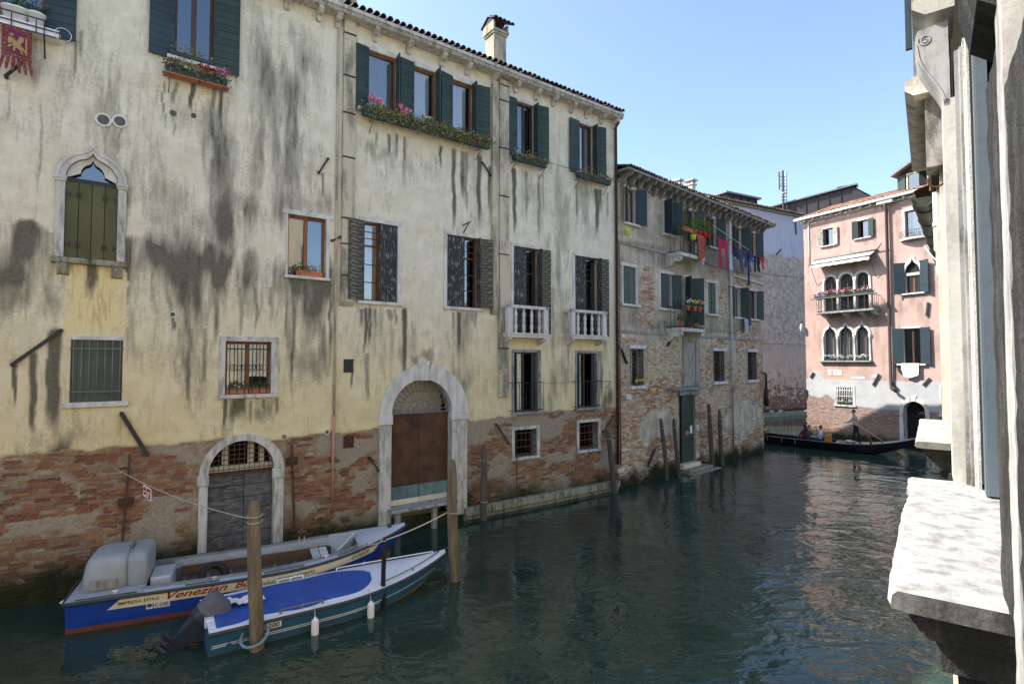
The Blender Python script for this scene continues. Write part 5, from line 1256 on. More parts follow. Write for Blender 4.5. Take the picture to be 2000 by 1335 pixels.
for x0, y0, x1, y1 in ((1316, 645, 1302, 676), (1277, 876, 1263, 912)):
    ua, za = bx_(x0, y0); ub, zb_ = bx_(x1, y1); MB().bar((ua, -.06, za), (ub, -.06, zb_), .05, .09).build('iron_wall_tie', M['iron'], rB)
ub, zb_ = bx_(1212, 690); b = MB(); b.tube([(ub - .2, -.05, zb_ + .3), (ub + .05, -.05, zb_ + .1), (ub + .35, -.05, zb_ - .4)], .05, 8); b.build('drain_pipe', M['pipe_dark'], rB)
# blue arrow plate
u, z = bx_(1473, 786); o = MB().box(u - .16, u + .16, -.02, .0, z - .11, z + .11).build('arrow_sign', M['sign_blue'], rB)
b = MB(); b.box(u - .05, u + .12, -.026, -.021, z - .02, z + .02); b.prism([(u - .12, z), (u - .04, z - .06), (u - .04, z + .06)], -.026, -.021); b.build('arrow', M['white'], o)
# ================================================================== pink house (C)
pC = at_z(1577, 849, 0)
C = Wall('pink_house', 'sunlit pink house with gothic windows and a white lower band', 'house', (pC.x, pC.y), (585, -1070))
rC = C.root
cR = 15.0; cTop = C.Z(1577, 430)
def cx_(px, py): return C.uz(px, py)
WC = {}
WC['a'] = C.rect(1609, 1628, 446, 479); WC['b'] = C.rect(1676, 1697, 430, 464); WC['c'] = C.rect(1768, 1800, 410, 464)
WC['d'] = C.rect(1769, 1798, 530, 572); WC['e'] = C.rect(1765, 1799, 641, 710); WC['g'] = C.rect(1635, 1666, 756, 790); WC['h'] = C.rect(1840, 1856, 756, 810)
t_s = C.Z(1650, 548); TR = [C.rect(a, c, 540, 606) for a, c in ((1611, 1634), (1640, 1667), (1673, 1698))]
g_s = C.Z(1650, 655); GO = [C.rect(a, c, 650, 703) for a, c in ((1611, 1634), (1640, 1667), (1673, 1698))]
tr_b = C.Z(1650, 608); go_b = C.Z(1650, 704)
TR = [(r[0], r[1], tr_b, t_s) for r in TR]; GO = [(r[0], r[1], go_b, g_s) for r in GO]
TRa = [round_arch(r[0], r[1], t_s, n=14) for r in TR]; GOa = [ogee_arch(r[0], r[1], g_s, C.Z(1650, 632) - g_s, 8, .6) for r in GO]
dd = C.rect(1765, 1808, 800, 838); dd = (dd[0], dd[1], .30, C.Z(1786, 803)); DAa = round_arch(dd[0], dd[1], dd[3], n=16)
ogd_s = C.Z(1783, 528); ODa = ogee_arch(WC['d'][0], WC['d'][1], WC['d'][3], C.Z(1783, 502) - WC['d'][3], 8, .55)
polys = [[(r[0], r[2])] + a + [(r[1], r[2])] for r, a in zip(TR + GO, TRa + GOa)] + [[(dd[0], dd[2])] + DAa + [(dd[1], dd[2])], [(WC['d'][0], WC['d'][2])] + ODa + [(WC['d'][1], WC['d'][2])]]
zw1 = C.Z(1700, 743); zw0 = C.Z(1700, 797)
def c_fields(U, Z):
    w = fbm(U * 1.3, Z * 1.3, 121, 4) - .5
    low = 1 - sstep(-.04, .04, Z - zw0 - np.where(U < 2.6, .9 * sstep(2.6, .3, U) + w * 1.2, w * .12))
    wh = (1 - sstep(-.03, .03, Z - zw1 - w * .1 - .55 * sstep(1.2, .9, U) * sstep(.1, .5, U)))
    st = .34 * sstep(.54, .8, fbm(U * 3, Z * .6, 123, 4)) + .22 * sstep(.55, .75, fbm(U * .8, Z * .8, 127, 4))
    for px, py, h in ((1785, 575, 40), (1800, 590, 60), (1690, 470, 16), (1620, 482, 14), (1650, 710, 20)):
        u, z = cx_(px, py); q = abs(cx_(px, py + h)[1] - z); st = np.maximum(st, .45 * (1 - sstep(.3, 1, np.abs(U - u + w * .3) / .28)) * (1 - sstep(0, 1, (z - Z) / q)) * (Z < z))
    return dict(lower=low, white=wh * (1 - low), stain=st * (1 - wh), algae=1 - sstep(.2, .8, Z + w * .8), off=w * .03 - low * .03 + wh * .01)
grid_wall(C, 'wall', 0, cR, -.6, cTop, .07, [WC[k] for k in WC if k != 'd'], polys, c_fields, M['pink'])
bricks(C, rC, lambda u, z: ((z < zw0 - .05 + np.where(u < 2.4, .6 * (1 - u / 2.4), 0)) & ~((u > dd[0] - .35) & (u < dd[1] + .35)) & ~((u > WC['g'][0] - .3) & (u < WC['g'][1] + .3) & (z > WC['g'][2] - .3))).astype(float) * .8, .05, cR - .1, .0, zw0 + .8, M['brick_c'], L=.28, H=.075, gap=.014, base=-.02, out=(0, .02), seed=15, algae=lambda u, z: 1 - sstep(.2, .7, z))
b = MB(); dpt = 9
b.add([(0, 0, -.5), (0, dpt, -.5), (0, dpt, cTop), (0, 0, cTop)], [(0, 1, 2, 3)]); b.add([(cR, 0, -.5), (cR, dpt, -.5), (cR, dpt, cTop), (cR, 0, cTop)], [(3, 2, 1, 0)]); b.add([(0, dpt, -.5), (cR, dpt, -.5), (cR, dpt, cTop), (0, dpt, cTop)], [(0, 1, 2, 3)])
b.build('side_wall', M['concrete'], rC)
sl = R_(19)
b = MB(); b.add([(-.25, -.3, cTop + .12), (cR, -.3, cTop + .12), (cR, 4.5, cTop + .12 + 4.8 * math.tan(sl)), (-.25, 4.5, cTop + .12 + 4.8 * math.tan(sl)), (cR, 9.3, cTop + .1), (-.25, 9.3, cTop + .1)], [(0, 1, 2, 3), (3, 2, 4, 5)]); b.add([(-.25, -.3, cTop + .12), (-.25, 4.5, cTop + .12 + 4.8 * math.tan(sl)), (-.25, 9.3, cTop + .1)], [(0, 1, 2)])
roofC = b.build('roof', M['tile'], rC, fix=False); tile_field(C, rC, -.25, cR, -.38, cTop + .14, sl, 14, 'tile', sp=.22, r=.095, indiv=True, parent=roofC)
b = MB(); b.tube([(-.4, -.42, cTop + .06), (cR, -.42, cTop + .10)], .09, 10); b.build('gutter', M['gutter_w'], rC)
MB().box(-.1, cR, -.12, .02, cTop - .14, cTop).build('cornice', M['stone'], rC)
for i in range(22): u = .25 + i * .62; MB().bbox(u - .06, u + .06, -.34, .02, cTop - .12, cTop + .0, .02).build('corbel', M['stone'], rC)
u = C.U(1739, 600); MB().bbox(u - .45, u + .45, -.42, .02, cTop - .20, cTop - .01, .02).build('hopper_block', M['stone'], rC)
b = MB(); b.tube([(u, -.40, cTop - .2), (u, -.18, cTop - .6), (u, -.16, C.Z(1739, 748)), (u + .1, -.3, C.Z(1739, 758)), (u + .38, -.3, C.Z(1739, 764))], .085, 10); b.build('downpipe', M['pipe_dark'], rC)
b = MB(); u = C.U(1583, 600); b.tube([(u, -.06, C.Z(1583, 520)), (u, -.06, cTop)], .03, 6); b.build('cable', M['white'], rC)
def cwin(k, fm='brown', cur=None, sill=(.12, .09, .16), **kw):
    r = WC[k]; w = window(C, r, inset=.15, fm=fm, leaves=kw.pop('leaves', 1), curtain=cur, fw=.06, rev='stone', **kw); return w, r
for k, ml in (('a', 'peel_c'), ('b', 'green')):
    w, r = cwin(k, leaves=1); surround(w, r, .08, .08, .1, .04, 'stone', (.1, .08, .14)); pair(C, r, .34, 165, 168, ml, 'mesh')
    shutter(C, r[0] + .02, r[2], r[3], .16, 'L', 88, 'green', 'mesh', off=0)
w, r = cwin('c', leaves=1, cur='curtain', cspan=(.35, 1)); surround(w, r, .14, .14, .14, .05, 'stone')
zc = r[2]; n = 9; pts = [(r[0] - .25 + (r[1] - r[0] + .5) * i / n, -.16 - .26 * math.sin(math.pi * i / n)) for i in range(n + 1)]
MB().prism_z([(r[0] - .25, .02)] + pts + [(r[1] + .25, .02)], zc - .12, zc - .005).build('sill', M['stone'], rC)
b = MB(); b.tube([(p[0], p[1] + .03, zc + .42) for p in pts], .012, 5); b.tube([(p[0], p[1] + .03, zc + .05) for p in pts], .01, 5)
for i in range(0, n * 2 + 1): t = i / (n * 2); b.tube([(r[0] - .25 + (r[1] - r[0] + .5) * t, -.13 - .26 * math.sin(math.pi * t), zc), (r[0] - .25 + (r[1] - r[0] + .5) * t, -.13 - .26 * math.sin(math.pi * t), zc + .42)], .008, 4)
b.build('iron_railing', M['iron'], rC)
# triple round arched windows
def arches(rs, arcs, zb, cur, glass_top, orn):
    b = MB()
    for r, a in zip(rs, arcs):
        o = [(x + (.12 if i > len(a) / 2 else -.12) * min(1, abs(i - len(a) / 2 + .5) / (len(a) * .2)), z + .12 * (1 - abs(i / (len(a) - 1) * 2 - 1)) + .02) for i, (x, z) in enumerate(a)]
        MB().ring(o, a, -.07, .05).build('arch', M['stone'], rC)
        n = len(a); rp = [(r[0], zb)] + a + [(r[1], zb)]; m = len(rp)
        f = MB(); ii = [(x + (r[0] + r[1]) / 2 * .0 + (.06 if x < (r[0] + r[1]) / 2 else -.06), z - (.05 if z > zb else 0)) for x, z in rp]
        f.ring(rp, ii, .14, .19); f.box((r[0] + r[1]) / 2 - .03, (r[0] + r[1]) / 2 + .03, .145, .185, zb, max(z for x, z in a) - .04)
        if glass_top: f.box(r[0], r[1], .14, .19, r[3] - .5, r[3] - .43)
        w = f.build('window', M['brown_dark'], rC)
        MB().add([(x, .17, z) for x, z in rp], [tuple(range(m))]).build('pane', M['glass'], w, fix=False)
        MB().add([(x, y, z) for y in (-.0, .22) for x, z in rp], [(i, i + 1, m + i + 1, m + i) for i in range(m - 1)]).build('reveal', M['stone'], w, fix=False)
        if cur: curtain_mesh(r[0] + .04, r[1] - .04, zb, max(z for x, z in a) - .15, .3, 5).build('curtain', M[cur], w, fix=False)
        interior((r[0], r[1], zb, max(z for x, z in a)), .36, .5, w)
    edges = [rs[0][0] - .07] + [(rs[i][1] + rs[i + 1][0]) / 2 for i in range(2)] + [rs[2][1] + .07]
    zs = rs[0][3]; h = zs - zb
    for i, u in enumerate(edges):
        if orn: MB().lathe([(.10, 0), (.10, .06), (.07, .1), (.062, h * .5), (.058, h - .22), (.09, h - .16), (.07, h - .13), (.12, h - .03), (.12, h)], (u, -.04, zb), 10).build('column', M['stone'], rC)
        else: MB().bbox(u - .075, u + .075, -.08, .04, zb, zs, .012).build('column', M['stone'], rC)
arches(TR, TRa, tr_b, None, True, False); arches(GO, GOa, go_b, 'curtain_d', False, True)
MB().bbox(GO[0][0] - .3, GO[2][1] + .2, -.24, .02, go_b - .10, go_b - .004, .02).build('sill', M['stone_grey2'], rC)
# balcony on the piano nobile
pr = .8; u0, u1 = C.U(1593, 608, pr), C.U(1706, 600, pr); zf = tr_b; 
b = MB(); b.bbox(u0, u1, -pr, .02, zf - .13, zf, .02); bal = b.build('balcony', M['stone_grey2'], rC)
for u in (u0 + .35, (u0 + u1) / 2 - .1, (u0 + u1) / 2 + .9, u1 - .2): MB().prism_x([(.02, zf - .13), (-.6, zf - .13), (-.6, zf - .22), (-.3, zf - .34), (.02, zf - .46)], u - .1, u + .1).build('bracket', M['stone'], bal)
b = MB(); n = 22; zr = zf + .85
for i in range(n + 1):
    u = u0 + .05 + (u1 - u0 - .1) * i / n; b.tube([(u, -pr + .05, zf), (u, -pr + .05, zr)], .011, 4)
    if i % 2: b.tube([(u + .09 * math.cos(q), -pr + .05, zf + .42 + .12 * math.sin(q)) for q in np.linspace(0, 6.28, 11)], .008, 4)
for u in (u0 + .05, u1 - .05):
    for y in (-.15, -.35, -.55): b.tube([(u, y, zf), (u, y, zr)], .011, 4)
for z in (zr, zf + .06): b.tube([(u0 + .05, 0, z), (u0 + .05, -pr + .05, z), (u1 - .05, -pr + .05, z), (u1 - .05, 0, z)], .018, 5)
b.build('iron_railing', M['iron'], bal); MB().box(u0 - .25, u1 + .2, -pr - .14, -pr + .10, zr + .02, zr + .07).build('flower_shelf', M['iron_grey'], bal)
CB = (u0, u1, pr, zf, zr)
# rolled awning with arms
za = C.Z(1650, 512); ua, ub = C.U(1590, 510, .3), C.U(1706, 510, .3)
b = MB(); b.add([(ua, -.05, za + .42), (ub, -.05, za + .42), (ub, -.75, za + .05), (ua, -.75, za + .05), (ua, -.05, za + .40), (ub, -.05, za + .40), (ub, -.75, za + .03), (ua, -.75, za + .03)], [(0, 1, 2, 3), (7, 6, 5, 4), (1, 5, 6, 2), (0, 3, 7, 4)])
n = 24; v = [(ua + (ub - ua) * i / n, -.76 + .012 * math.sin(i * 1.7), z) for i in range(n + 1) for z in (za + .05, za - .20 + .02 * math.sin(i * 2.1))]; b.add(v, [(2 * i, 2 * i + 2, 2 * i + 3, 2 * i + 1) for i in range(n)])
aw = b.build('awning', M['awning'], rC, fix=False); b = MB(); b.tube([(ua - .1, -.09, za + .44), (ub + .12, -.09, za + .44)], .07, 8); b.tube([(ua - .05, -.76, za + .05), (ub + .05, -.76, za + .05)], .03, 6)
for u in (ua, ub): b.tube([(u, -.05, za - 1.25), (u, -.76, za + .05)], .018, 5)
b.tube([(ub + .1, -.1, za + .4), (ub + .5, -.35, za + .75)], .035, 6); b.build('awning_arm', M['iron_grey'], aw)
# right hand gothic window, lower window with shutters
r = WC['d']; o = [(x + (.10 if i > len(ODa) / 2 else -.10), z + .10) for i, (x, z) in enumerate(ODa)]; MB().ring(o, ODa, -.07, .05).build('arch', M['stone'], rC)
w = window(C, (r[0], r[1], r[2], r[3] - .02), inset=.15, fm='brown', leaves=2, curtain='curtain', cspan=(.05, .95), fw=.06, rev='stone'); surround(w, r, .0, .0, 0, .05, 'stone', (.25, .09, .16))
b = MB(); b.add([(x, .12, z) for x, z in ODa], [tuple(range(len(ODa)))]); b.build('tympanum', M['dark'], w, fix=False); MB().box(r[0], r[1], .0, .08, r[3] - .22, r[3] - .06).build('roller_blind', M['awning'], w)
pair(C, (r[0], r[1], r[2], r[3] + .55), .56, 150, 158, 'green_blue', 'mesh')
w, r = cwin('e', 'brown_dark', None, leaves=2); surround(w, r, .12, .05, .1, .04, 'stone', (.22, .10, .16)); pair(C, r, .55, 165, 168, 'green_blue', 'mesh')
w, r = cwin('g', 'iron', None, leaves=1); surround(w, r, .14, .14, .12, .04, 'stone_worn', (.05, .12, .08)); grille(C, r, -.03, 9, 3, .014, 'white')
w, r = cwin('h', 'brown_dark', None, leaves=1); surround(w, r, .12, .12, .12, .04, 'stone_worn', (.05, .12, .08)); grille(C, r, -.03, 5, 4, .012, 'iron')
do = round_arch(dd[0] - .22, dd[1] + .22, dd[3], n=16); MB().ring(do, DAa, -.05, .06).build('arch', M['stone_worn'], rC)
for a, c in ((dd[0] - .22, dd[0]), (dd[1], dd[1] + .22)): MB().bbox(a, c, -.05, .06, -.2, dd[3], .012).build('jamb', M['stone_worn'], rC)
rp = [(dd[0], dd[2])] + DAa + [(dd[1], dd[2])]; m = len(rp); w = MB().add([(x, y, z) for y in (0, .4) for x, z in rp], [(i, i + 1, m + i + 1, m + i) for i in range(m - 1)]).build('archway', M['stone_worn'], rC, fix=False)
MB().add([(x, .4, z) for x, z in rp], [tuple(range(m))]).build('archway_door', M['dark'], rC, fix=False); MB().bbox(dd[0] - .15, dd[1] + .15, -.2, .35, dd[2] - .12, dd[2] - .002, .02).build('step', M['stone_grey'], rC)
MB().prism([((dd[0] + dd[1]) / 2 - .1, dd[3] + (dd[1] - dd[0]) / 2 + .02), ((dd[0] + dd[1]) / 2 + .1, dd[3] + (dd[1] - dd[0]) / 2 + .02), ((dd[0] + dd[1]) / 2 + .13, dd[3] + (dd[1] - dd[0]) / 2 + .32), ((dd[0] + dd[1]) / 2 - .13, dd[3] + (dd[1] - dd[0]) / 2 + .32)], -.08, .03).build('keystone', M['stone'], rC)
r = C.rect(1617, 1645, 722, 733); MB().bbox(*r[:2], -.02, .02, *r[2:], .01).build('plaque', M['stone_worn'], rC); r = C.rect(1703, 1720, 732, 738); MB().bbox(*r[:2], -.02, .02, *r[2:], .01).build('plaque', M['stone'], rC); r = C.rect(1662, 1690, 735, 740); MB().bbox(*r[:2], -.015, .02, *r[2:], .01).build('plaque', M['stone'], rC)
for (x0, y0, x1, y1) in ((1718, 730, 1706, 752), (1817, 738, 1804, 752), (1740, 743, 1755, 760), (1814, 590, 1811, 617), (1590, 727, 1584, 737), (1576, 760, 1572, 776), (1752, 712, 1760, 728)):
    a = cx_(x0, y0); c = cx_(x1, y1); MB().bar((a[0], -.08, a[1]), (c[0], -.08, c[1]), .06, .1).build('iron_wall_tie', M['iron'], rC)
MB().ball((-.12, -.25, C.Z(1574, 640)), (.1, .12, .3)).build('wall_ornament', M['stone'], rC)
# dormer
du0, du1 = C.U(1757, 350, -1.2), C.U(1822, 350, -1.2); dzb = C.Z(1790, 372, -1.2); dzt = C.Z(1785, 336, -1.2); dap = C.Z(1788, 318, -1.2)
b = MB(); b.box(du0, du1, 1.2, 4, dzb - .4, dzt); dor = b.build('dormer', M['brown_dark'], rC)
mid = (du0 + du1) / 2; b = MB(); b.prism([(du0 - .3, dzt - .05), (mid, dap), (du1 + .3, dzt - .05), (du1 + .3, dzt + .10), (mid, dap + .16), (du0 - .3, dzt + .10)], .75, 4.4); b.build('dormer_roof', M['zinc_top'], dor)
b = MB(); b.prism([(du0, dzt), (du1, dzt), (mid, dap)], 1.18, 1.3); b.build('dormer_gable', M['tile_dark'], dor)
b = MB(); b.add([(du0 + .5, 1.17, dzb + .05), (du1 - .3, 1.17, dzb + .05), (du1 - .3, 1.17, dzt - .1), (du0 + .5, 1.17, dzt - .1)], [(0, 1, 2, 3)]); b.build('pane', M['glass'], dor, fix=False)
b = MB(); b.ring([(du0 + .42, dzb), (du1 - .2, dzb), (du1 - .2, dzt - .02), (du0 + .42, dzt - .02), (du0 + .42, dzb)], [(du0 + .5, dzb + .08), (du1 - .28, dzb + .08), (du1 - .28, dzt - .1), (du0 + .5, dzt - .1), (du0 + .5, dzb + .08)], 1.1, 1.2); b.build('dormer_frame', M['white_frame'], dor)
MB().box(du0 - .06, du0 + .36, 1.06, 1.12, dzb, dzt - .05).build('dormer_shutter', M['green'], dor); MB().box(du0 - .4, du1 + .3, .7, 1.3, dzb - .2, dzb - .08).build('dormer_ledge', M['zinc_top'], dor)
# ================================================================== lilac house across the side canal (E)
pE = at_z(1488, 813, 0)
E = Wall('lilac_house', 'windowless lilac house wall with peeling plaster across the side canal', 'house', (pE.x, pE.y), (2000, 1070))
rE = E.root; eTop = E.Z(1530, 415); eL, eR = -12, 12
grid_wall(E, 'wall', eL, eR, -.6, eTop, .15, [], [], lambda U, Z: dict(off=(fbm(U * .9, Z * .9, 131, 4) - .5) * .06), M['lilac'])
b = MB(); b.add([(eL, 0, -.5), (eL, 14, -.5), (eL, 14, eTop), (eL, 0, eTop)], [(0, 1, 2, 3)]); b.add([(eR, 0, -.5), (eR, 14, -.5), (eR, 14, eTop), (eR, 0, eTop)], [(3, 2, 1, 0)]); b.build('side_wall', M['concrete'], rE)
b = MB(); b.add([(eL, -.4, eTop), (eR, -.4, eTop), (eR, 5, eTop + 1.5), (eL, 5, eTop + 1.5), (eR, 12, eTop), (eL, 12, eTop)], [(0, 1, 2, 3), (3, 2, 4, 5)]); rf = b.build('roof', M['tile_old'], rE, fix=False)
tile_field(E, rE, eL, eR, -.5, eTop + .02, R_(16), 14, 'tile_old', sp=.24, r=.10, parent=rf)
MB().box(eL, eR, -.2, .02, eTop - .2, eTop - .01).build('cornice', M['concrete'], rE)
for z in (E.Z(1530, 537), E.Z(1530, 670)): MB().box(eL, eR, -.06, .02, z - .07, z + .07).build('string_course', M['lilac'], rE)
MB().bbox(eL, eR, -.7, .05, -.5, .35, .05).build('quay_ledge', M['stone_moss'], rE)
u = E.U(1494, 760); b = MB(); b.tube([(u - .5, -.1, E.Z(1490, 727)), (u, -.15, E.Z(1494, 729)), (u, -.15, E.Z(1494, 760))], .09, 8); b.tube([(u, -.15, E.Z(1494, 760)), (u, -.15, E.Z(1494, 792))], .2, 8); b.build('drain_pipe', M['iron'], rE)
for (x0, y0, x1, y1) in ((1552, 434, 1554, 458), (1524, 487, 1515, 498)): a = E.uz(x0, y0); c = E.uz(x1, y1); MB().bar((a[0], -.08, a[1]), (c[0], -.08, c[1]), .06, .1).build('iron_wall_tie', M['iron'], rE)
for (px, py) in ((1507, 805), (1524, 804)): a = E.uz(px, py); MB().bbox(a[0] - .3, a[0] + .3, -.04, .02, a[1] - .2, a[1] + .2, .02).build('white_stone', M['stone_worn'], rE)
# ================================================================== dark metal roof houses and mast behind
def seam_block(name, label, p0, p1, p2, p3, D0, D1, base, dep):
    """sheet metal penthouse: top edge runs from p0 to p1 (pixels) at depths D0, D1"""
    a = at_depth(*p0, D0); c = at_depth(*p1, D1); d = Vector((c.x - a.x, c.y - a.y, 0)); L = d.length; d.normalize()
    rt = empty(name, (a.x, a.y, 0), math.atan2(d.y, d.x), label, 'house'); z0, z1 = a.z, c.z
    b = MB(); v = [(0, 0, base), (L, 0, base), (L, dep, base), (0, dep, base), (0, 0, z0), (L, 0, z1), (L, dep, z1), (0, dep, z0)]
    b.add(v, [(0, 1, 5, 4), (1, 2, 6, 5), (2, 3, 7, 6), (3, 0, 4, 7)]); b.build('metal_wall', M['zinc'], rt)
    b = MB(); e = .35; b.add([(-e, -e, z0), (L + e, -e, z1), (L + e, dep, z1 + .1), (-e, dep, z0 + .1), (-e, -e, z0 + .16), (L + e, -e, z1 + .16), (L + e, dep, z1 + .4), (-e, dep, z0 + .4)], [(0, 1, 5, 4), (4, 5, 6, 7), (1, 2, 6, 5), (3, 0, 4, 7), (0, 3, 2, 1)]); b.build('roof', M['zinc_top'], rt)
    n = max(3, int(L / 1.05))
    for i in range(n + 1): t = i / n; MB().box(L * t - .035, L * t + .035, -.09, .0, base, z0 + (z1 - z0) * t - .01).build('seam', M['zinc'], rt)
    return rt, L
seam_block('metal_clad_penthouse', 'small dark metal clad penthouse rising behind the brick house roof', (1418, 378), (1477, 390), None, None, 52, 54, 15, 6)
rt, L = seam_block('metal_clad_house', 'long dark standing seam metal house behind the lilac wall', (1490, 411), (1666, 363), None, None, 66, 60, 15, 1.2)
zt = at_depth(1666, 363, 60).z
b = MB(); b.add([(L + .3, -.3, zt + .1), (L + .3, 6.5, zt - 4.0), (L - 1.5, 6.5, zt - 4.0), (L - 1.5, -.3, zt + .1), (L + 5.5, -.3, zt - 3.6), (L, -.3, zt + .12), (L, .1, zt + .1)], [(0, 1, 2, 3)])
b.add([(L - .3, -.4, zt + .16), (L + 3.4, -.4, zt - 2.9), (L + 3.4, 1.2, zt - 2.9), (L - .3, 1.2, zt + .16)], [(0, 1, 2, 3)]); b.add([(L, -.1, 15), (L + 3, -.1, 15), (L + 3, -.1, zt - 2.7), (L, -.1, zt)], [(0, 1, 2, 3)])
b.build('gable_slope', M['zinc'], rt, fix=False)
p = at_depth(1530, 393, 64); zt = at_depth(1530, 333, 64).z
mast = empty('antenna_mast', (p.x, p.y, p.z - 2), 0, 'grey phone antenna mast on the skyline above the metal roof', 'antenna')
h = zt - p.z + 2; b = MB(); b.tube([(0, 0, 0), (0, 0, h)], .13, 8); b.tube([(.45, .1, 0), (.45, .1, h * .6)], .05, 6)
for k in range(9): b.box(-.25, .45, -.06, .06, h * .3 + k * h * .07, h * .3 + k * h * .07 + .06)
b.build('pole', M['iron_grey'], mast)
for dx, dy in ((-.45, 0), (.45, .2), (-.2, -.3), (.22, -.3)):
    b = MB(); b.box(dx - .07, dx + .07, dy - .06, dy + .06, h - 2.3, h - .15); b.bar((0, 0, h - .7), (dx, dy, h - .7), .06); b.bar((0, 0, h - 1.8), (dx, dy, h - 1.8), .06); b.build('panel_antenna', M['iron_grey'] if dx < 0 else M['pipe_white'], mast)
b = MB(); b.lathe([(.05, 0), (.28, .1), (.3, .16)], (0, -.2, h - 2.9), 10); b.build('dish', M['pipe_white'], mast)
p = A.P(A.U(1156, 205, -.6), -.6, aEave + .3); tv = empty('television_aerial', p, 0, 'thin television aerial on the yellow house roof', 'aerial')
b = MB(); b.tube([(0, 0, -.2), (0, 0, .75)], .015, 5); b.bar((-.25, 0, .62), (.25, .1, .70), .012)
for k in range(6): q = -.22 + k * .09; b.bar((q, -.16, .66 + q * .1), (q, .16, .66 + q * .1), .008)
b.build('rods', M['iron'], tv)
# ================================================================== near right house (D): the wall the camera looks along
_dD = Vector((816, 1070, 0)).normalized(); _nD = Vector((_dD.y, -_dD.x, 0))      # along the wall, into the house
D = Wall('stone_house', 'near sunlit house at right with carved stone window surrounds and sills', 'house', (_nD.x * .13, _nD.y * .13), (-_dD.x, -_dD.y))
rD = D.root                                          # local x = -distance along the wall, local y = into the house
zS = CAM_H - .65
def W_(w): return w - .13
def vstrip(name, pts, z0, z1, mat, parent=None):
    """vertical moulding: outline points (distance, w) extruded upwards"""
    b = MB(); n = len(pts); v = [(-s, W_(w), z) for z in (z0, z1) for w, s in pts]
    b.add(v, [(i, i + 1, n + i + 1, n + i) for i in range(n - 1)] + [tuple(range(n)), tuple(range(2 * n - 1, n - 1, -1))]); return b.build(name, M[mat], parent or rD)
def sill(s0, s1, mat, seed):
    """window sill with chipped edge and a moulded underside"""
    rng = random.Random(seed); n = 46; prof = [(.16, 0), (-.225, 0), (-.243, -.012), (-.245, -.042), (-.235, -.052), (-.19, -.056), (.16, -.056)]
    b = MB(); v = []; m = len(prof); chip = 0
    for i in range(n + 1):
        u = -s1 + (s1 - s0) * i / n; chip = max(0, chip * .55 + (rng.uniform(0, .022) if rng.random() < .22 else 0))
        for k, (y, z) in enumerate(prof):
            c = chip if k in (2, 3) else (chip * .5 if k == 1 else 0); v.append((u, y + c + (rng.gauss(0, .0014) if k in (1, 2, 3, 4) else 0), zS + z + (rng.gauss(0, .001) if k < 3 else 0) - (chip * .25 if k == 2 else 0)))
    f = [(i * m + k, i * m + (k + 1) % m, (i + 1) * m + (k + 1) % m, (i + 1) * m + k) for i in range(n) for k in range(m)] + [tuple(range(m)), tuple(range((n + 1) * m - 1, n * m - 1, -1))]
    b.add(v, f)
    for q, fc in enumerate(b.f): b.m[q] = 1 if len(fc) > 4 or (q < n * m and q % m >= 3 and q % m < m - 1) else 0  # end caps and underside darker: black crust with shade put into the colour
    o = b.build('window_sill', [M[mat], M['stone_crust_shade']], rD)
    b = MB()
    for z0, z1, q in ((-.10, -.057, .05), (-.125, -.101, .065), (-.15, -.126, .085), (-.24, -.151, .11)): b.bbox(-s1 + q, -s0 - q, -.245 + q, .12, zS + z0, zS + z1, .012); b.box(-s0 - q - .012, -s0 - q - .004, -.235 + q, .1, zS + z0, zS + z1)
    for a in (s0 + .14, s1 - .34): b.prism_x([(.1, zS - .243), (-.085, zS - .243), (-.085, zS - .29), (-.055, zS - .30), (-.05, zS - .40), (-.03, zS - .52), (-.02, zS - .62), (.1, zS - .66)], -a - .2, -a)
    b.box(-s1 + .02, -s0 - .02, -.03, .1, zS - .60, zS - .244); b.build('sill_bracket', M['stone_black'], o)  # black tone here stands for crust and for shade below the sill
    return o
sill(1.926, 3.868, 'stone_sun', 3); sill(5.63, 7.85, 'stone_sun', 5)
# wall surface, broken by the window beside the camera
b = MB()
for (s0, s1, z0, z1, y) in ((-48, 2.12, -.5, 13, .09), (3.9, 8.1, -.5, 13, 0), (2.12, 3.9, -.5, zS - .3, 0), (2.12, 3.9, 7.1, 13, 0)):  # long stretch behind the camera is unseen, added to bounce warm light across
    b.add([(-s1, y, z0), (-s0, y, z0), (-s0, y, z1), (-s1, y, z1)], [(0, 1, 2, 3)])
b.add([(-8.1, 0, -.5), (-8.1, 9, -.5), (-8.1, 9, 13), (-8.1, 0, 13)], [(0, 1, 2, 3)]); b.add([(48, .1, -.5), (48, 9, -.5), (48, 9, 13), (48, .1, 13)], [(3, 2, 1, 0)]); b.add([(-8.1, 0, 13), (48, 0, 13), (48, 9, 13), (-8.1, 9, 13)], [(0, 1, 2, 3)])
b.build('wall', M['cream_wall'], rD, fix=False)
# far jamb of the window: stepped stone, then the painted frame
vstrip('jamb', [(.32, 3.90), (.145, 3.90), (.145, 3.86)] if 0 else [(.087, 4.10), (.087, 3.84), (.141, 3.84), (.141, 3.97), (.141, 4.10)], zS, 6.46, 'stone_cream')
vstrip('jamb_moulding', [(.1415, 4.05), (.1415, 3.80), (.158, 3.80), (.163, 3.765), (.172, 3.765), (.172, 4.05)], zS, 6.7, 'stone_grey2')
vstrip('jamb_moulding', [(.173, 4.05), (.173, 3.72), (.181, 3.72), (.185, 3.70), (.197, 3.70), (.197, 4.05)], zS, 6.72, 'stone_worn')
b = MB(); b.box(-3.60, -3.50, W_(.2015), W_(.250), zS + .005, 6.62); b.box(-3.50, -3.485, W_(.2075), W_(.252), zS + .01, 6.60); b.build('window_frame', M['frame_blue'], rD)
vstrip('window_post', [(.26, 3.9), (.26, 3.62), (.6, 3.62), (.6, 3.9)], zS - .1, 7.2, 'dark')
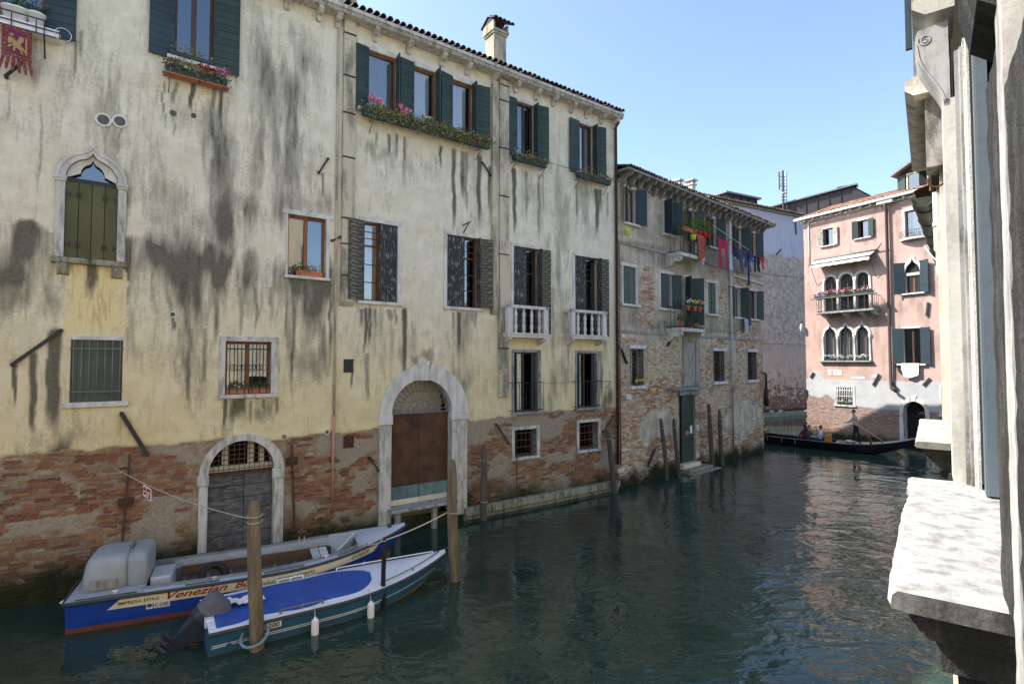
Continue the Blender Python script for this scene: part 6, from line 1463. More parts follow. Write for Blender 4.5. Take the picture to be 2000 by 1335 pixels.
MB().box(-3.62, -2.0, W_(.42), W_(.46), zS - .2, 7.2).build('window_interior', M['dark'], rD)
# near pier: blackened rough stone between lit fillets
def rough_pier(s0, s1, w, z0, z1, mat, amp, seed, name='pier'):
    ns, nz = max(3, int((s1 - s0) / .035)), int((z1 - z0) / .035); S_, Z_ = np.meshgrid(np.linspace(s0, s1, ns + 1), np.linspace(z0, z1, nz + 1))
    O = (fbm(S_ * 22, Z_ * 20, seed, 4) - .5) * amp; O[:, 0] += .0; edge = (fbm(Z_ * 22, S_ * 0, seed + 3, 3) - .5) * amp * .45
    v = np.stack([-(S_ + edge), W_(w) + O, Z_], -1).reshape(-1, 3).tolist(); m = ns + 1
    f = [(j * m + i, j * m + i + 1, (j + 1) * m + i + 1, (j + 1) * m + i) for j in range(nz) for i in range(ns)]
    k = len(v)
    for j in range(nz + 1):                                  # returns at both ends
        v += [(v[j * m][0], W_(w) + .3, v[j * m][2]), (v[j * m + ns][0], W_(w) + .3, v[j * m][2])]
    for j in range(nz): f += [(j * m, (j + 1) * m, k + 2 * j + 2, k + 2 * j), (j * m + ns, k + 2 * j + 1, k + 2 * j + 3, (j + 1) * m + ns)]
    b = MB(); b.add(v, f); return b.build(name, M[mat], rD)
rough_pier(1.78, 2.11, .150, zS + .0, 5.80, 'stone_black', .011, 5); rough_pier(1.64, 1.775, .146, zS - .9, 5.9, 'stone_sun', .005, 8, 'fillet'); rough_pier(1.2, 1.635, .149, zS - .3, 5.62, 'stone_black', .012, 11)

# carved consoles over the piers and the window heads
def console(s0, s1, w0, w1, z0, z1, mat, parent=None):
    """scroll bracket seen from its side: S outline from the wall outwards"""
    h = z1 - z0; d = w0 - w1; pts = [(w0 + .02, z0), (w0 - d * .05, z0)]
    for i in range(1, 13):
        t = i / 12; q = t * t * (3 - 2 * t); pts.append((w0 - d * (.05 + .90 * q), z0 + h * (.02 + .70 * t)))
    pts += [(w1, z0 + h * .80), (w1 + d * .02, z0 + h * .90), (w1 + d * .12, z0 + h * .97), (w0 + .02, z1)]
    b = MB(); n = len(pts); v = [(-s, W_(w), z) for s in (s0, s1) for w, z in pts]
    b.add(v, [(i, (i + 1) % n, n + (i + 1) % n, n + i) for i in range(n)] + [tuple(range(n)), tuple(range(2 * n - 1, n - 1, -1))]); o = b.build('console', M[mat], rD)
    c = (w1 + d * .36, z0 + h * .84); b = MB()               # raised volute spiral
    b.tube([(-s0 + .002, W_(c[0] + d * .26 * (1 - i / 34) * math.cos(2.6 + i * .42)), c[1] + d * .26 * (1 - i / 34) * math.sin(2.6 + i * .42)) for i in range(30)], d * .018, 5)
    b.tube([(-s0 + .002, W_(p[0] + d * .07), p[1]) for p in pts[2:15]], d * .016, 5); b.build('volute', M[mat], o)
    b = MB(); b.box(-s1 + .004, -s0 - .03, W_(w1) - .0, W_(w1), 0, 0) if 0 else None
    return o
console(3.84, 4.06, .10, -.030, 6.42, 6.90, 'stone_sun')
# window-head cornices (slab plus fascia)
def head(s0, s1, z, out, mat='stone_worn', th=.07):
    MB().prism_x([(.02, z), (-out + .06, z), (-out, z + .05), (-out, z + .05 + th), (-out + .03, z + .08 + th), (.02, z + .10 + th)], -s1, -s0).build('window_head', M[mat], rD)
head(3.80, 4.18, 6.95, .17, 'stone_cream', .04); head(5.55, 7.9, 7.20, .25, 'stone_worn')
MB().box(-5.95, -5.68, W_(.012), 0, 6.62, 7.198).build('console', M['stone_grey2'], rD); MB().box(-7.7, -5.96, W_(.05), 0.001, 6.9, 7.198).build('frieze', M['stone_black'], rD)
vstrip('jamb', [(.131, 6.05), (.100, 6.05), (.100, 5.83), (.131, 5.83)], zS, 6.62, 'stone_cream'); vstrip('jamb', [(.131, 7.75), (.095, 7.75), (.095, 7.5), (.131, 7.5)], zS, 6.9, 'stone_cream')
b = MB(); zc = 5.84; 
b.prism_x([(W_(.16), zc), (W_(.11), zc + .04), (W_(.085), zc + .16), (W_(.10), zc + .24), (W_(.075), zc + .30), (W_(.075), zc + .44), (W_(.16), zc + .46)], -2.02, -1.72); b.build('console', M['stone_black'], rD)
# open shutters further along the wall
MB().box(-8.05, -8.0, W_(-.150), W_(-.085), 8.75, 10.8).build('shutter', M['green_blue'], rD); MB().box(-7.98, -7.94, W_(-.08), W_(-.05), 7.35, 10.8).build('downpipe', M['iron_grey'], rD); MB().box(-7.9, -7.84, W_(-.055), W_(.02), 7.05, 8.05).build('shutter', M['iron'], rD)
# hooks
for (s, z) in ((5.6, 6.45), (6.3, 6.75)):
    MB().tube([(-s, 0, z), (-s, -.05, z - .03), (-s, -.09, z - .02), (-s, -.115, z + .03), (-s, -.10, z + .07)], .009, 6).build('iron_hook', M['rust_bar'], rD)
# neighbour on the same bank with a big gutter and pale downpipe
G0 = at_depth(1802, 384, 7.0); _dF = Vector((899, 1070, 0)).normalized(); _nF = Vector((_dF.y, -_dF.x, 0))
Fo = G0 + _nF * .52
Fh = empty('eaves_house', (Fo.x, Fo.y, 0), math.atan2(-_dF.y, -_dF.x), 'next house on the right bank showing an olive half round gutter', 'house')
zg = G0.z; b = MB(); b.add([(-12, 0, -.5), (-1.2, 0, -.5), (-1.2, 0, zg + .15), (-12, 0, zg + .15)], [(0, 1, 2, 3)]); b.add([(-12, 0, -.5), (-12, 6, -.5), (-12, 6, zg + .15), (-12, 0, zg + .15)], [(3, 2, 1, 0)]); b.build('wall', M['stone_cream'], Fh, fix=False)
b = MB(); b.add([(-12, -.62, zg + .12), (-.1, -.62, zg + .12), (-.1, 5, zg + 1.8), (-12, 5, zg + 1.8)], [(0, 1, 2, 3)]); b.build('roof', M['tile'], Fh, fix=False)
r = .125; n = 12; v = []; f = []; L = 12; segs = 13
for j in range(segs + 1):
    x = -L * j / segs
    for q in (r, r - .012): v += [(x, -.52 + q * math.cos(math.pi + math.pi * i / n), zg + q * math.sin(math.pi + math.pi * i / n)) for i in range(n + 1)]
m = n + 1
for j in range(segs):
    for i in range(n): f += [(j * 2 * m + i, j * 2 * m + i + 1, (j + 1) * 2 * m + i + 1, (j + 1) * 2 * m + i), (j * 2 * m + m + i + 1, j * 2 * m + m + i, (j + 1) * 2 * m + m + i, (j + 1) * 2 * m + m + i + 1)]
f += [(i, i + 1, m + i + 1, m + i) for i in range(n)]
b = MB(); b.cs = True; b.add(v, f); gt_ = b.build('gutter', M['gutter'], Fh, fix=False)
b = MB(); b.prism_x([(-.52 + r * .95 * math.cos(math.pi + math.pi * i / n), zg + r * .95 * math.sin(math.pi + math.pi * i / n)) for i in range(n + 1)], -.05, -.03); b.build('gutter_stop', M['gutter'], gt_)
for j in range(12): MB().tube([(-.4 - j * .95, -.52 + (r + .006) * math.cos(math.pi + math.pi * i / 10), zg + (r + .006) * math.sin(math.pi + math.pi * i / 10)) for i in range(11)], .007, 5).build('gutter_band', M['gutter'], gt_)
b = MB(); b.box(-.3, 0, -.45, -.1, zg + .06, zg + .16); b.build('roof_tile', M['terracotta'], Fh)
P = at_depth(1835, 440, 6.4); zt = at_depth(1835, 326, 6.4).z; zb = at_depth(1835, 545, 6.4).z
o = empty('green_downpipe', (P.x, P.y, zb), 0, 'pale green downpipe length fixed beside the olive gutter', 'downpipe'); b = MB(); b.tube([(0, 0, zt - zb), (0, 0, .35), (.02, 0, .33), (.02, 0, .1), (.12, .1, 0)], .06, 10); b.tube([(0, 0, .62), (0, 0, .67)], .068, 10); b.build('pipe', M['pipe_green'], o)
# ================================================================== boats and mooring posts
def superell(b, c, r, e1=.35, e2=.35, n=20, m=12, xf=None):
    sg = lambda x, p: math.copysign(abs(x) ** p, x); v = []; f = []
    for i in range(m + 1):
        t = -math.pi / 2 + math.pi * i / m
        for k in range(n):
            p = -math.pi + 2 * math.pi * k / n; q = Vector((c[0] + r[0] * sg(math.cos(t), e1) * sg(math.cos(p), e2), c[1] + r[1] * sg(math.cos(t), e1) * sg(math.sin(p), e2), c[2] + r[2] * sg(math.sin(t), e1)))
            v.append(xf @ q if xf else q)
    for i in range(m):
        for k in range(n): f.append((i * n + k, i * n + (k + 1) % n, (i + 1) * n + (k + 1) % n, (i + 1) * n + k))
    cs = b.cs; b.cs = True; b.add(v, f); b.cs = cs; return b
class Hull:
    def __init__(s, L, hb, zg0, rise, draft=-.12, stern=.92, flare=.82, taper=.55, power=2.2, rake=.5, bowrise=.5):
        s.__dict__.update(locals())
    def bg(s, x): t = x / s.L; k = max(0, (t - s.taper) / (1 - s.taper)); return max(.03, s.hb * (s.stern + (1 - s.stern) * min(1, t / .35)) * (1 - k ** s.power))
    def zg(s, x): t = max(0, (x / s.L - .45) / .55); return s.zg0 + s.rise * t * t
    def bc(s, x): t = max(0, (x / s.L - .5) / .5); return max(.012, s.bg(x) * s.flare * (1 - .75 * t ** 1.6))
    def zc(s, x): t = max(0, (x / s.L - .62) / .38); return s.draft + s.bowrise * t ** 2.4
    def pt(s, x, h, off=0, side=-1):
        y = s.bc(x) + (s.bg(x) - s.bc(x)) * h; z = s.zc(x) + (s.zg(x) - s.zc(x)) * h
        xx = x - s.rake * (x / s.L) ** 7 * (1 - h); return (xx, side * (y + off), z + off * -.1)
    def on(s, x, dz, off=.004):                              # a point dz below the gunwale, near side
        z = s.zg(x) - dz; h = (z - s.zc(x)) / (s.zg(x) - s.zc(x)); return s.pt(x, h, off)
    def skin(s, b, rows, mats, n=44):
        for side in (-1, 1):
            v = [s.pt(s.L * i / n, h, 0, side) for i in range(n + 1) for h in rows]; m = len(rows); k = len(b.v); b.v += v
            for i in range(n):
                for j in range(m - 1):
                    q = [k + i * m + j, k + i * m + j + 1, k + (i + 1) * m + j + 1, k + (i + 1) * m + j]; b.f.append(tuple(q)); b.m.append(mats[j]); b.sm.append(True)
        st = [s.pt(0, h, 0, -1) for h in rows] + [s.pt(0, h, 0, 1) for h in reversed(rows)]; b.cm = mats[-1]; b.add(st, [tuple(range(len(st)))])
        bt = [s.pt(s.L * i / n, 0, 0, sd) for i in range(n + 1) for sd in (-1, 1)]; b.cm = mats[0]; b.add(bt, [(2 * i, 2 * i + 1, 2 * i + 3, 2 * i + 2) for i in range(n)]); b.cm = 0
    def band(s, x0, x1, d0, d1, off, slant0=0, slant1=0, n=40, b=None):
        b = b or MB(); v = []
        for i in range(n + 1):
            t = i / n; v += [s.on(x0 + slant0 + (x1 - slant1 - x0 - slant0) * t if 0 else x0 + (x1 - x0) * t, d0, off), s.on(x0 + slant0 * (1 - t) + slant1 * t + (x1 - x0) * t - slant0 * (1 - t) * 2 if 0 else x0 + (x1 - x0) * t + slant0 * (1 - t) + slant1 * t, d1, off)]
        return b.add(v, [(2 * i, 2 * i + 2, 2 * i + 3, 2 * i + 1) for i in range(n)])
    def write(s, txt, x0, d_base, size, shear=0, width=None, off=.007, bold=0, spacing=1.0, rise=0):
        vs, fs = text_mb(txt, size, shear, spacing=spacing, bold=bold); w = max(v[0] for v in vs) or 1; k = (width / w) if width else 1
        return MB().add([s.on(x0 + v[0] * k, d_base - v[1] - rise * v[0] * k, off) for v in vs], fs)
def boat_root(name, label, near, bow, L, hb, stern):
    d = (bow - near).to_2d().normalized()
    for _ in range(4):
        lf = Vector((-d.y, d.x)); c = near.to_2d() + lf * hb * stern; d = (bow.to_2d() - c).normalized()
    return empty(name, (c.x, c.y, 0), math.atan2(d.y, d.x), label, 'boat'), (bow.to_2d() - c).length
def to_local(root, P):
    c, s = math.cos(-root.rotation_euler.z), math.sin(-root.rotation_euler.z); q = P - root.location; return Vector((q.x * c - q.y * s, q.x * s + q.y * c, q.z))
# ---- blue cargo boat
CBt, Lc = boat_root('cargo_boat', 'long royal blue work boat with a cream name band against the wall', at_z(125, 1180, .60), at_z(797, 1022, .98), 0, 1.0, .92)
H = Hull(Lc, 1.0, .60, .38)
b = MB(); H.skin(b, (0, .30, .5, .75, 1), (1, 0, 0, 0)); hull = b.build('hull', [M['hull_blue'], M['hull_red']], CBt)
def xs(px, py, z=.5): return to_local(CBt, at_z(px, py, z)).x
n = 60; b = MB(); v = []                                     # side decks and inner walls
x1 = Lc * .80
for i in range(n + 1):
    x = Lc * .985 * i / n; g, z = H.bg(x), H.zg(x); v += [(x, -g, z), (x, -max(0, g - .20), z + .015), (x, max(0, g - .20), z + .015), (x, g, z)]
f = [(4 * i, 4 * i + 4, 4 * i + 5, 4 * i + 1) for i in range(n)] + [(4 * i + 2, 4 * i + 6, 4 * i + 7, 4 * i + 3) for i in range(n)]
b.add(v, f); b.build('side_deck', M['boat_grey'], CBt)
b = MB(); v = []; m = 40; xa = 1.15
for i in range(m + 1):
    x = xa + (x1 - xa) * i / m; g, z = max(.05, H.bg(x) - .20), H.zg(x) + .015; v += [(x, -g, z + .05), (x, -g + .02, .14), (x, g - .02, .14), (x, g, z + .05), (x, -g - .025, z + .05), (x, g + .025, z + .05), (x, -g - .025, z - .01), (x, g + .025, z - .01)]
k = 8; F = [];
for i in range(m): F += [(k * i + a, k * (i + 1) + a, k * (i + 1) + c, k * i + c) for a, c in ((0, 1), (2, 3), (4, 0), (3, 5), (6, 4), (5, 7))]
b.add(v, F); b.add([(x1, -.6, .14), (x1, .6, .14), (x1, H.bg(x1) - .2, H.zg(x1) + .1), (x1, -H.bg(x1) + .2, H.zg(x1) + .1)], [(0, 1, 2, 3)]); b.build('inner_wall', M['boat_grey_in'], CBt, fix=False)
b = MB(); b.add([v[8 * i + 1] for i in range(m + 1)] + [v[8 * i + 2] for i in range(m + 1)], [(i, i + 1, m + 1 + i + 1, m + 1 + i) for i in range(m)]); b.build('floor', M['boat_floor'], CBt)
for i in range(9):
    x = 1.75 + i * .46
    for sd in (-1, 1): y = sd * (H.bg(x) - .225); MB().box(x - .03, x + .03, y - .03, y + .03, .14, H.zg(x) - .06).build('rib', M['boat_grey'], CBt)
for sd in (-1, 1):
    b = MB(); v = []
    for i in range(m + 1): x = xa + .4 + (x1 - xa - .4) * i / m; g = max(.04, H.bg(x) - .215); z = H.zg(x); v += [(x, sd * g, z + .02), (x, sd * (g - .01), z - .16)]
    b.add(v, [(2 * i, 2 * i + 2, 2 * i + 3, 2 * i + 1) for i in range(m)]); b.build('coaming', M['boat_grey'], CBt, fix=False)
b = MB(); v = []; q = 14                                      # foredeck
for i in range(q + 1):
    x = x1 + (Lc * .985 - x1) * i / q; g, z = H.bg(x), H.zg(x)
    for j in range(7): t = -1 + j / 3; v.append((x, g * t, z + .018 + .05 * (1 - t * t)))
b.cs = True; b.add(v, [(7 * i + j, 7 * i + j + 1, 7 * i + 8 + j, 7 * i + 7 + j) for i in range(q) for j in range(6)]); b.build('foredeck', M['boat_grey'], CBt, fix=False)
b = MB(); g = H.bg(x1); z = H.zg(x1)
for sd in (-1, 1): b.add([(x1 - .5, sd * (g - .10), z + .02), (x1 + .02, sd * .02, z + .20), (x1 + .06, sd * .02, z + .20), (x1 - .44, sd * (g - .08), z + .02), (x1 - .5, sd * (g - .10), .3), (x1 + .02, sd * .02, .3)], [(0, 1, 2, 3), (0, 4, 5, 1)])
b.build('foredeck_coaming', M['boat_grey'], CBt, fix=False); b = MB(); b.tube([(Lc * .93, 0, H.zg(Lc * .93) + .05), (Lc * .93, 0, H.zg(Lc * .93) + .14)], .05, 8); b.build('bow_bitt', M['rub'], CBt)
MB().add([(0, -H.bg(0), H.zg(0) + .02), (1.2, -H.bg(1.2) + .02, H.zg(1.2) + .02), (1.2, H.bg(1.2) - .02, H.zg(1.2) + .02), (0, H.bg(0), H.zg(0) + .02)], [(0, 1, 2, 3)]).build('stern_deck', M['boat_grey'], CBt, fix=False)
MB().add([(1.2, -H.bg(1.2) + .2, H.zg(1.2) + .02), (1.2, H.bg(1.2) - .2, H.zg(1.2) + .02), (1.2, H.bg(1.2) - .2, .12), (1.2, -H.bg(1.2) + .2, .12)], [(0, 1, 2, 3)]).build('bulkhead', M['boat_grey_in'], CBt, fix=False)
b = MB()
for sd in (-1, 1): b.tube([(Lc * .99 * i / 40, sd * (H.bg(Lc * .99 * i / 40) + .015), H.zg(Lc * .99 * i / 40) - .012) for i in range(41)], .032, 7)
b.tube([(-.02, -H.bg(0), H.zg(0) - .012), (-.06, 0, H.zg(0) - .012), (-.02, H.bg(0), H.zg(0) - .012)], .032, 7); b.build('rub_rail', M['rub'], CBt)
for x0, x1_ in ((.15, 1.1), (1.9, 2.5), (3.3, 4.1), (4.8, 5.5)): b = MB(); b.tube([(x0, -H.bg(x0) + .05, H.zg(x0) + .03), (x1_, -H.bg(x1_) + .05, H.zg(x1_) + .03)], .012, 6); b.build('grab_rail', M['rub'], CBt)
# strakes, cream band, writing
b = MB(); H.band(.03, .70, .10, .135, .012, 0, 0, 10, b); H.band(.03, .55, .22, .25, .012, 0, 0, 10, b); H.band(.05, Lc * .62, .42, .45, .015, 0, 0, 40, b); b.build('strake', M['hull_blue'], CBt, fix=False)
xb0, xb1 = xs(206, 1190, .42), xs(742, 1050, .8)
band = H.band(xb0 + .22, xb1, .045, .235, .005, -.22, -.14).build('name_band', M['cream_band'], CBt, fix=False)
for txt, pa, pb, db, sz, sh, mt, bold in (('IMPRESA EDILE', (226, 1180), (311, 1163), .17, .085, 0, 'black_letter', .001), ('Venezian', (322, 1150), (447, 1122), .19, .20, .45, 'red_letter', .004), ('Bo', (459, 1120), (489, 1112), .17, .19, .4, 'red_letter', .004), ('S N C', (514, 1117), (534, 1112), .20, .07, 0, 'black_letter', 0), ('Tel.041-5238492', (541, 1108), (609, 1094), .185, .10, 0, 'black_letter', .001), ('GV30570', (675, 1073), (709, 1064), .19, .12, .2, 'black_letter', .002)):
    x0, x1_ = xs(*pa), xs(*pb); H.write(txt, x0, db, sz, sh, x1_ - x0, .009, bold, rise=.012).build('lettering', M[mt], band, fix=False)
H.band(xs(464, 1128), xs(491, 1120), .235, .262, .007, 0, 0, 4).build('yellow_line', M['gold_letter'], hull, fix=False)
pa, pb = xs(299, 1168), xs(331, 1162); pl = H.band(pa, pb, .20, .335, .010, 0, 0, 4).build('number_plate', M['white'], CBt, fix=False); H.write('C 0185', pa + .02, .312, .115, 0, pb - pa - .04, .014, .002).build('lettering', M['black_letter'], pl, fix=False)
pa, pb = xs(283, 1172), xs(296, 1170); pl = H.band(pa, pb, .20, .335, .010, 0, 0, 4).build('emblem_plate', M['white'], CBt, fix=False); b = MB(); c = (pa + pb) / 2
b.add([H.on(c + .045 * math.cos(t) * (1.25 if k % 2 else .8), .262 - .04 * math.sin(t), .014) for k, t in enumerate(np.linspace(0, 6.28, 13)[:-1])], [tuple(range(12))]); b.build('emblem', M['hull_teal'], pl, fix=False)
# engine housing at the stern
b = MB(); superell(b, (.52, .08, .84), (.42, .60, .40), .42, .42); b.v = [(p[0] + max(0, .9 - p[2]) * -.0 + (.16 * max(0, p[2] - .7) if p[0] < .4 else 0), p[1], max(p[2], .60)) for p in [tuple(q) for q in b.v]]; eng = b.build('engine_cover', M['engine_grey'], CBt)
b = MB(); superell(b, (1.04, .08, .87), (.19, .60, .37), .38, .35); b.v = [(p[0], p[1], max(p[2], .60)) for p in [tuple(q) for q in b.v]]; b.build('engine_cover', M['engine_grey'], CBt)
b = MB(); b.box(.30, .72, -.565, -.54, .66, .82); 
for k in range(5): b.box(.33, .69, -.575, -.56, .685 + k * .026, .695 + k * .026)
b.build('air_grille', M['stone_grey2'], eng); b = MB(); b.box(.86, .90, -.1, .25, 1.18, 1.26); b.build('catch', M['iron_grey'], eng)
MB().bbox(1.25, 1.62, -.45, .25, .3, .70, .03).build('seat_box', M['boat_grey'], CBt); b = MB(); b.prism([(-.22, .42), (0, .36), (0, .5)], -.3, -.18); b.build('trim_fin', M['white'], CBt)
for x in (.75, 2.4, 4.55): b = MB(); b.tube([(x, -H.bg(x) + .09, H.zg(x) + .02), (x, -H.bg(x) + .09, H.zg(x) + .09)], .018, 6); b.tube([(x - .05, -H.bg(x) + .09, H.zg(x) + .09), (x + .05, -H.bg(x) + .09, H.zg(x) + .09)], .016, 6); b.build('cleat', M['pipe_white'], CBt)
for k in range(2): MB().bbox(4.35 + k * .19, 4.52 + k * .19, -.45, .55, .50, .53, .008).build('thwart_board', M['board_w'], CBt)
# things lying in it
o = link('loose_plank', None) if 0 else None
a = CBt.matrix_basis
def in_boat(root, name, p, label, cat): 
    c, s = math.cos(root.rotation_euler.z), math.sin(root.rotation_euler.z); return empty(name, (root.location.x + p[0] * c - p[1] * s, root.location.y + p[0] * s + p[1] * c, p[2]), root.rotation_euler.z, label, cat)
o = in_boat(CBt, 'loose_plank', (1.7, .58, .42), 'long brown plank laid along the far side inside the blue work boat', 'plank'); b = MB(); b.box(0, 3.55, -.025, .025, -.10, .10); me = b.build('board', M['wood_plank'], o)
o = in_boat(CBt, 'old_tyre', (2.35, -.15, .46), 'black tyre fender lying inside the blue work boat', 'tyre'); b = MB(); nn = 22
for i in range(nn): pass
prof = [(.165, -.07), (.19, -.085), (.25, -.085), (.285, -.06), (.295, 0), (.285, .06), (.25, .085), (.19, .085), (.165, .07)]; v = []; kk = len(prof)
for i in range(nn): t = 2 * math.pi * i / nn; v += [(r_ * math.cos(t), y_, r_ * math.sin(t)) for r_, y_ in prof]
b.cs = True; b.add(v, [(i * kk + j, i * kk + (j + 1) % kk, ((i + 1) % nn) * kk + (j + 1) % kk, ((i + 1) % nn) * kk + j) for i in range(nn) for j in range(kk)]); ty = b.build('tread', M['tyre'], o); ty.rotation_euler = (R_(-28), 0, R_(18))
# ---- small covered boat
SBt, Ls = boat_root('small_boat', 'small teal boat with white deck and bright blue cover', at_z(408, 1238, .42), at_z(874, 1076, .62), 0, .84, .95)
h2 = Hull(Ls, .84, .42, .20, -.10, .95, .86, .42, 1.9, .35, .38)
b = MB(); h2.skin(b, (0, .22, .6, 1), (1, 0, 0)); hl = b.build('hull', [M['hull_teal'], M['wood_plank']], SBt)
def xs2(px, py, z=.3): return to_local(SBt, at_z(px, py, z)).x
b = MB(); v = []; q = 40
for i in range(q + 1):
    x = Ls * .985 * i / q; g, z = h2.bg(x), h2.zg(x)
    for j in range(9): t = -1 + j / 4; v.append((x, g * t, z + .01 + .07 * (1 - t * t)))
b.cs = True; b.add(v, [(9 * i + j, 9 * i + j + 1, 9 * i + 10 + j, 9 * i + 9 + j) for i in range(q) for j in range(8)]); b.build('deck', M['deck_white'], SBt, fix=False)
b = MB(); v = []; q = 44; xe = xs2(728, 1125, .5); xr = xe - 1.0
for i in range(q + 1):
    x = .12 + (xe - .12) * i / q; g0 = h2.bg(x); z = h2.zg(x); w = (h2.bg(min(x, xr)) - .10) * (math.sqrt(max(0, 1 - ((x - xr) / (xe - xr)) ** 2.3)) if x > xr else 1)
    for j in range(9):
        t = -1 + j / 4; y = w * t; v.append((x, y, z + .01 + .07 * (1 - (y / g0) ** 2) + .018 * (1 if abs(t) < .99 else -.3) + .006 * math.sin(x * 5 + j)))
b.cs = True; b.add(v, [(9 * i + j, 9 * i + j + 1, 9 * i + 10 + j, 9 * i + 9 + j) for i in range(q) for j in range(8)]); b.build('cover', M['cover_blue'], SBt, fix=False)
b = MB()
for sd in (-1, 1): b.tube([(Ls * .99 * i / 40, sd * (h2.bg(Ls * .99 * i / 40) + .012), h2.zg(Ls * .99 * i / 40) - .02) for i in range(41)], .028, 7)
b.build('rub_rail', M['rub'], SBt)
b = MB(); h2.band(.05, Ls * .96, .235, .25, .006, b=b); h2.band(.05, Ls * .62, .27, .285, .006, b=b); b.build('stripe', M['white'], SBt, fix=False)
for sd, xa_, xb_ in ((-1, 3.1, 4.7), (1, 2.6, 4.6), (-1, 1.15, 1.9), (1, 1.4, 1.9)):
    b = MB(); b.tube([(xa_ + (xb_ - xa_) * i / 8, sd * (h2.bg(xa_ + (xb_ - xa_) * i / 8) - .10), h2.zg(xa_ + (xb_ - xa_) * i / 8) + .09) for i in range(9)], .014, 6)
    for t in (0, .5, 1): x = xa_ + (xb_ - xa_) * t; b.tube([(x, sd * (h2.bg(x) - .10), h2.zg(x) + .01), (x, sd * (h2.bg(x) - .10), h2.zg(x) + .09)], .02, 6)
    b.build('hand_rail', M['white'] if sd > 0 else M['iron_grey'], SBt)
pa, pb = xs2(506, 1222), xs2(546, 1210); pl = h2.band(pa - .1, pb, .05, .17, .008, 0, 0, 4).build('number_plate', M['white'], SBt, fix=False); h2.write('52200', pa, .15, .115, 0, pb - pa - .03, .012, .003).build('lettering', M['black_letter'], pl, fix=False)
b = MB(); xa_ = xs2(447, 1250, .2); b.add([h2.on(xa_ + x, .24 - z, .008) for x, z in ((-.012, -.05), (.012, -.05), (.012, .06), (-.012, .06), (-.05, .02), (.05, .02), (.05, .036), (-.05, .036), (-.06, -.02), (-.03, -.055), (.03, -.055), (.06, -.02))], [(0, 1, 2, 3), (4, 5, 6, 7), (8, 9, 10, 11)]); b.build('anchor_emblem', M['cover_blue'], SBt, fix=False)
MB().bbox(-.02, .16, -.42, .42, .36, .50, .02).build('transom_block', M['deck_white'], SBt)
# outboard motor, tilted up
mt = empty('outboard_motor'); mt.parent = SBt; mt.location = (-.06, -.08, .38)
T = Matrix.Rotation(R_(50), 4, 'Y')
b = MB(); superell(b, (0, 0, .20), (.24, .185, .27), .55, .6, xf=T); b.build('cowl', M['motor'], mt)
b = MB(); superell(b, (0.01, 0, .25), (.262, .205, .26), .6, .6, xf=T); rng = random.Random(3); b.v = [tuple(Vector(p) * (1 + .018 * math.sin(p[2] * 30 + p[1] * 17))) for p in b.v]; keep = [i for i, fc in enumerate(b.f) if sum((T.inverted() @ Vector(b.v[j])).z for j in fc) / 4 > .17]; b.f = [b.f[i] for i in keep]; b.m = [0] * len(b.f); b.sm = [True] * len(b.f); b.build('cloth_cover', M['motor_cover'], mt)
b = MB(); v = []
for z_, hx, hy in ((.02, .17, .13), (-.20, .15, .11), (-.42, .12, .075), (-.60, .10, .045)): v += [T @ Vector((sx_ * hx, sy_ * hy, z_)) for sx_, sy_ in ((-1, -1), (1, -1), (1, 1), (-1, 1))]
b.add(v, [(4 * i + j, 4 * i + (j + 1) % 4, 4 * i + 4 + (j + 1) % 4, 4 * i + 4 + j) for i in range(3) for j in range(4)] + [(0, 1, 2, 3), (15, 14, 13, 12)]); b.build('leg', M['motor'], mt)
b = MB(); superell(b, (-.02, 0, -.66), (.24, .07, .07), 1, 1, 14, 8, T); b.add([T @ Vector(p) for p in ((.12, .012, -.66), (-.14, .012, -.66), (-.08, .006, -.88), (.05, .006, -.88), (.12, -.012, -.66), (-.14, -.012, -.66), (-.08, -.006, -.88), (.05, -.006, -.88))], [(0, 1, 2, 3), (7, 6, 5, 4), (0, 3, 7, 4), (1, 5, 6, 2), (3, 2, 6, 7)])
b.add([T @ Vector(p) for p in ((.2, -.13, -.50), (-.30, -.12, -.50), (-.30, .12, -.50), (.2, .13, -.50), (.2, -.13, -.52), (-.30, -.12, -.52), (-.30, .12, -.52), (.2, .13, -.52))], [(0, 1, 2, 3), (7, 6, 5, 4), (0, 4, 5, 1), (2, 6, 7, 3), (1, 5, 6, 2)]); b.build('gearcase', M['motor'], mt)
b = MB()
for k in range(3):
    a_ = 2.1 * k; b.add([T @ Vector((-.25 + dx, r_ * math.cos(a_ + da), -.66 + r_ * math.sin(a_ + da))) for dx, r_, da in ((0, .03, -.4), (-.03, .15, -.35), (.02, .16, .3), (.03, .04, .5))], [(0, 1, 2, 3)])
b.build('propeller', M['iron'], mt, fix=False); b = MB(); b.box(-.10, .14, -.11, .11, -.28, .0); b.bar((-.05, .12, -.1), (-.35, .1, -.18), .04); b.build('clamp_bracket', M['iron'], mt)
b = MB(); b.bar((.1, -.05, .12), (.62, -.28, .02), .05); b.build('tiller', M['iron'], mt)
vs, fs = text_mb('YAMAHA', .075, 0); b = MB(); b.add([T @ Vector((.14 - v_[1] * .8, -.214, .10 + v_[0] * .8)) for v_ in vs], fs); b.build('lettering', M['white'], mt, fix=False)
o = in_boat(SBt, 'crumpled_cloth', (.62, -.05, .52), 'crumpled white rag on the blue cover beside the outboard', 'cloth'); b = MB(); rng = np.random.default_rng(4); v = []
for i in range(13):
    for j in range(7): v.append((.055 * i - .3, .05 * j - .15 + .08 * math.sin(i * .9), .02 + .05 * abs(math.sin(i * 1.7 + j * 2.3)) + .03 * rng.random()))
b.cs = True; b.add(v, [(7 * i + j, 7 * i + j + 1, 7 * i + 8 + j, 7 * i + 7 + j) for i in range(12) for j in range(6)]); b.build('rag', M['cloth_white'], o, fix=False)
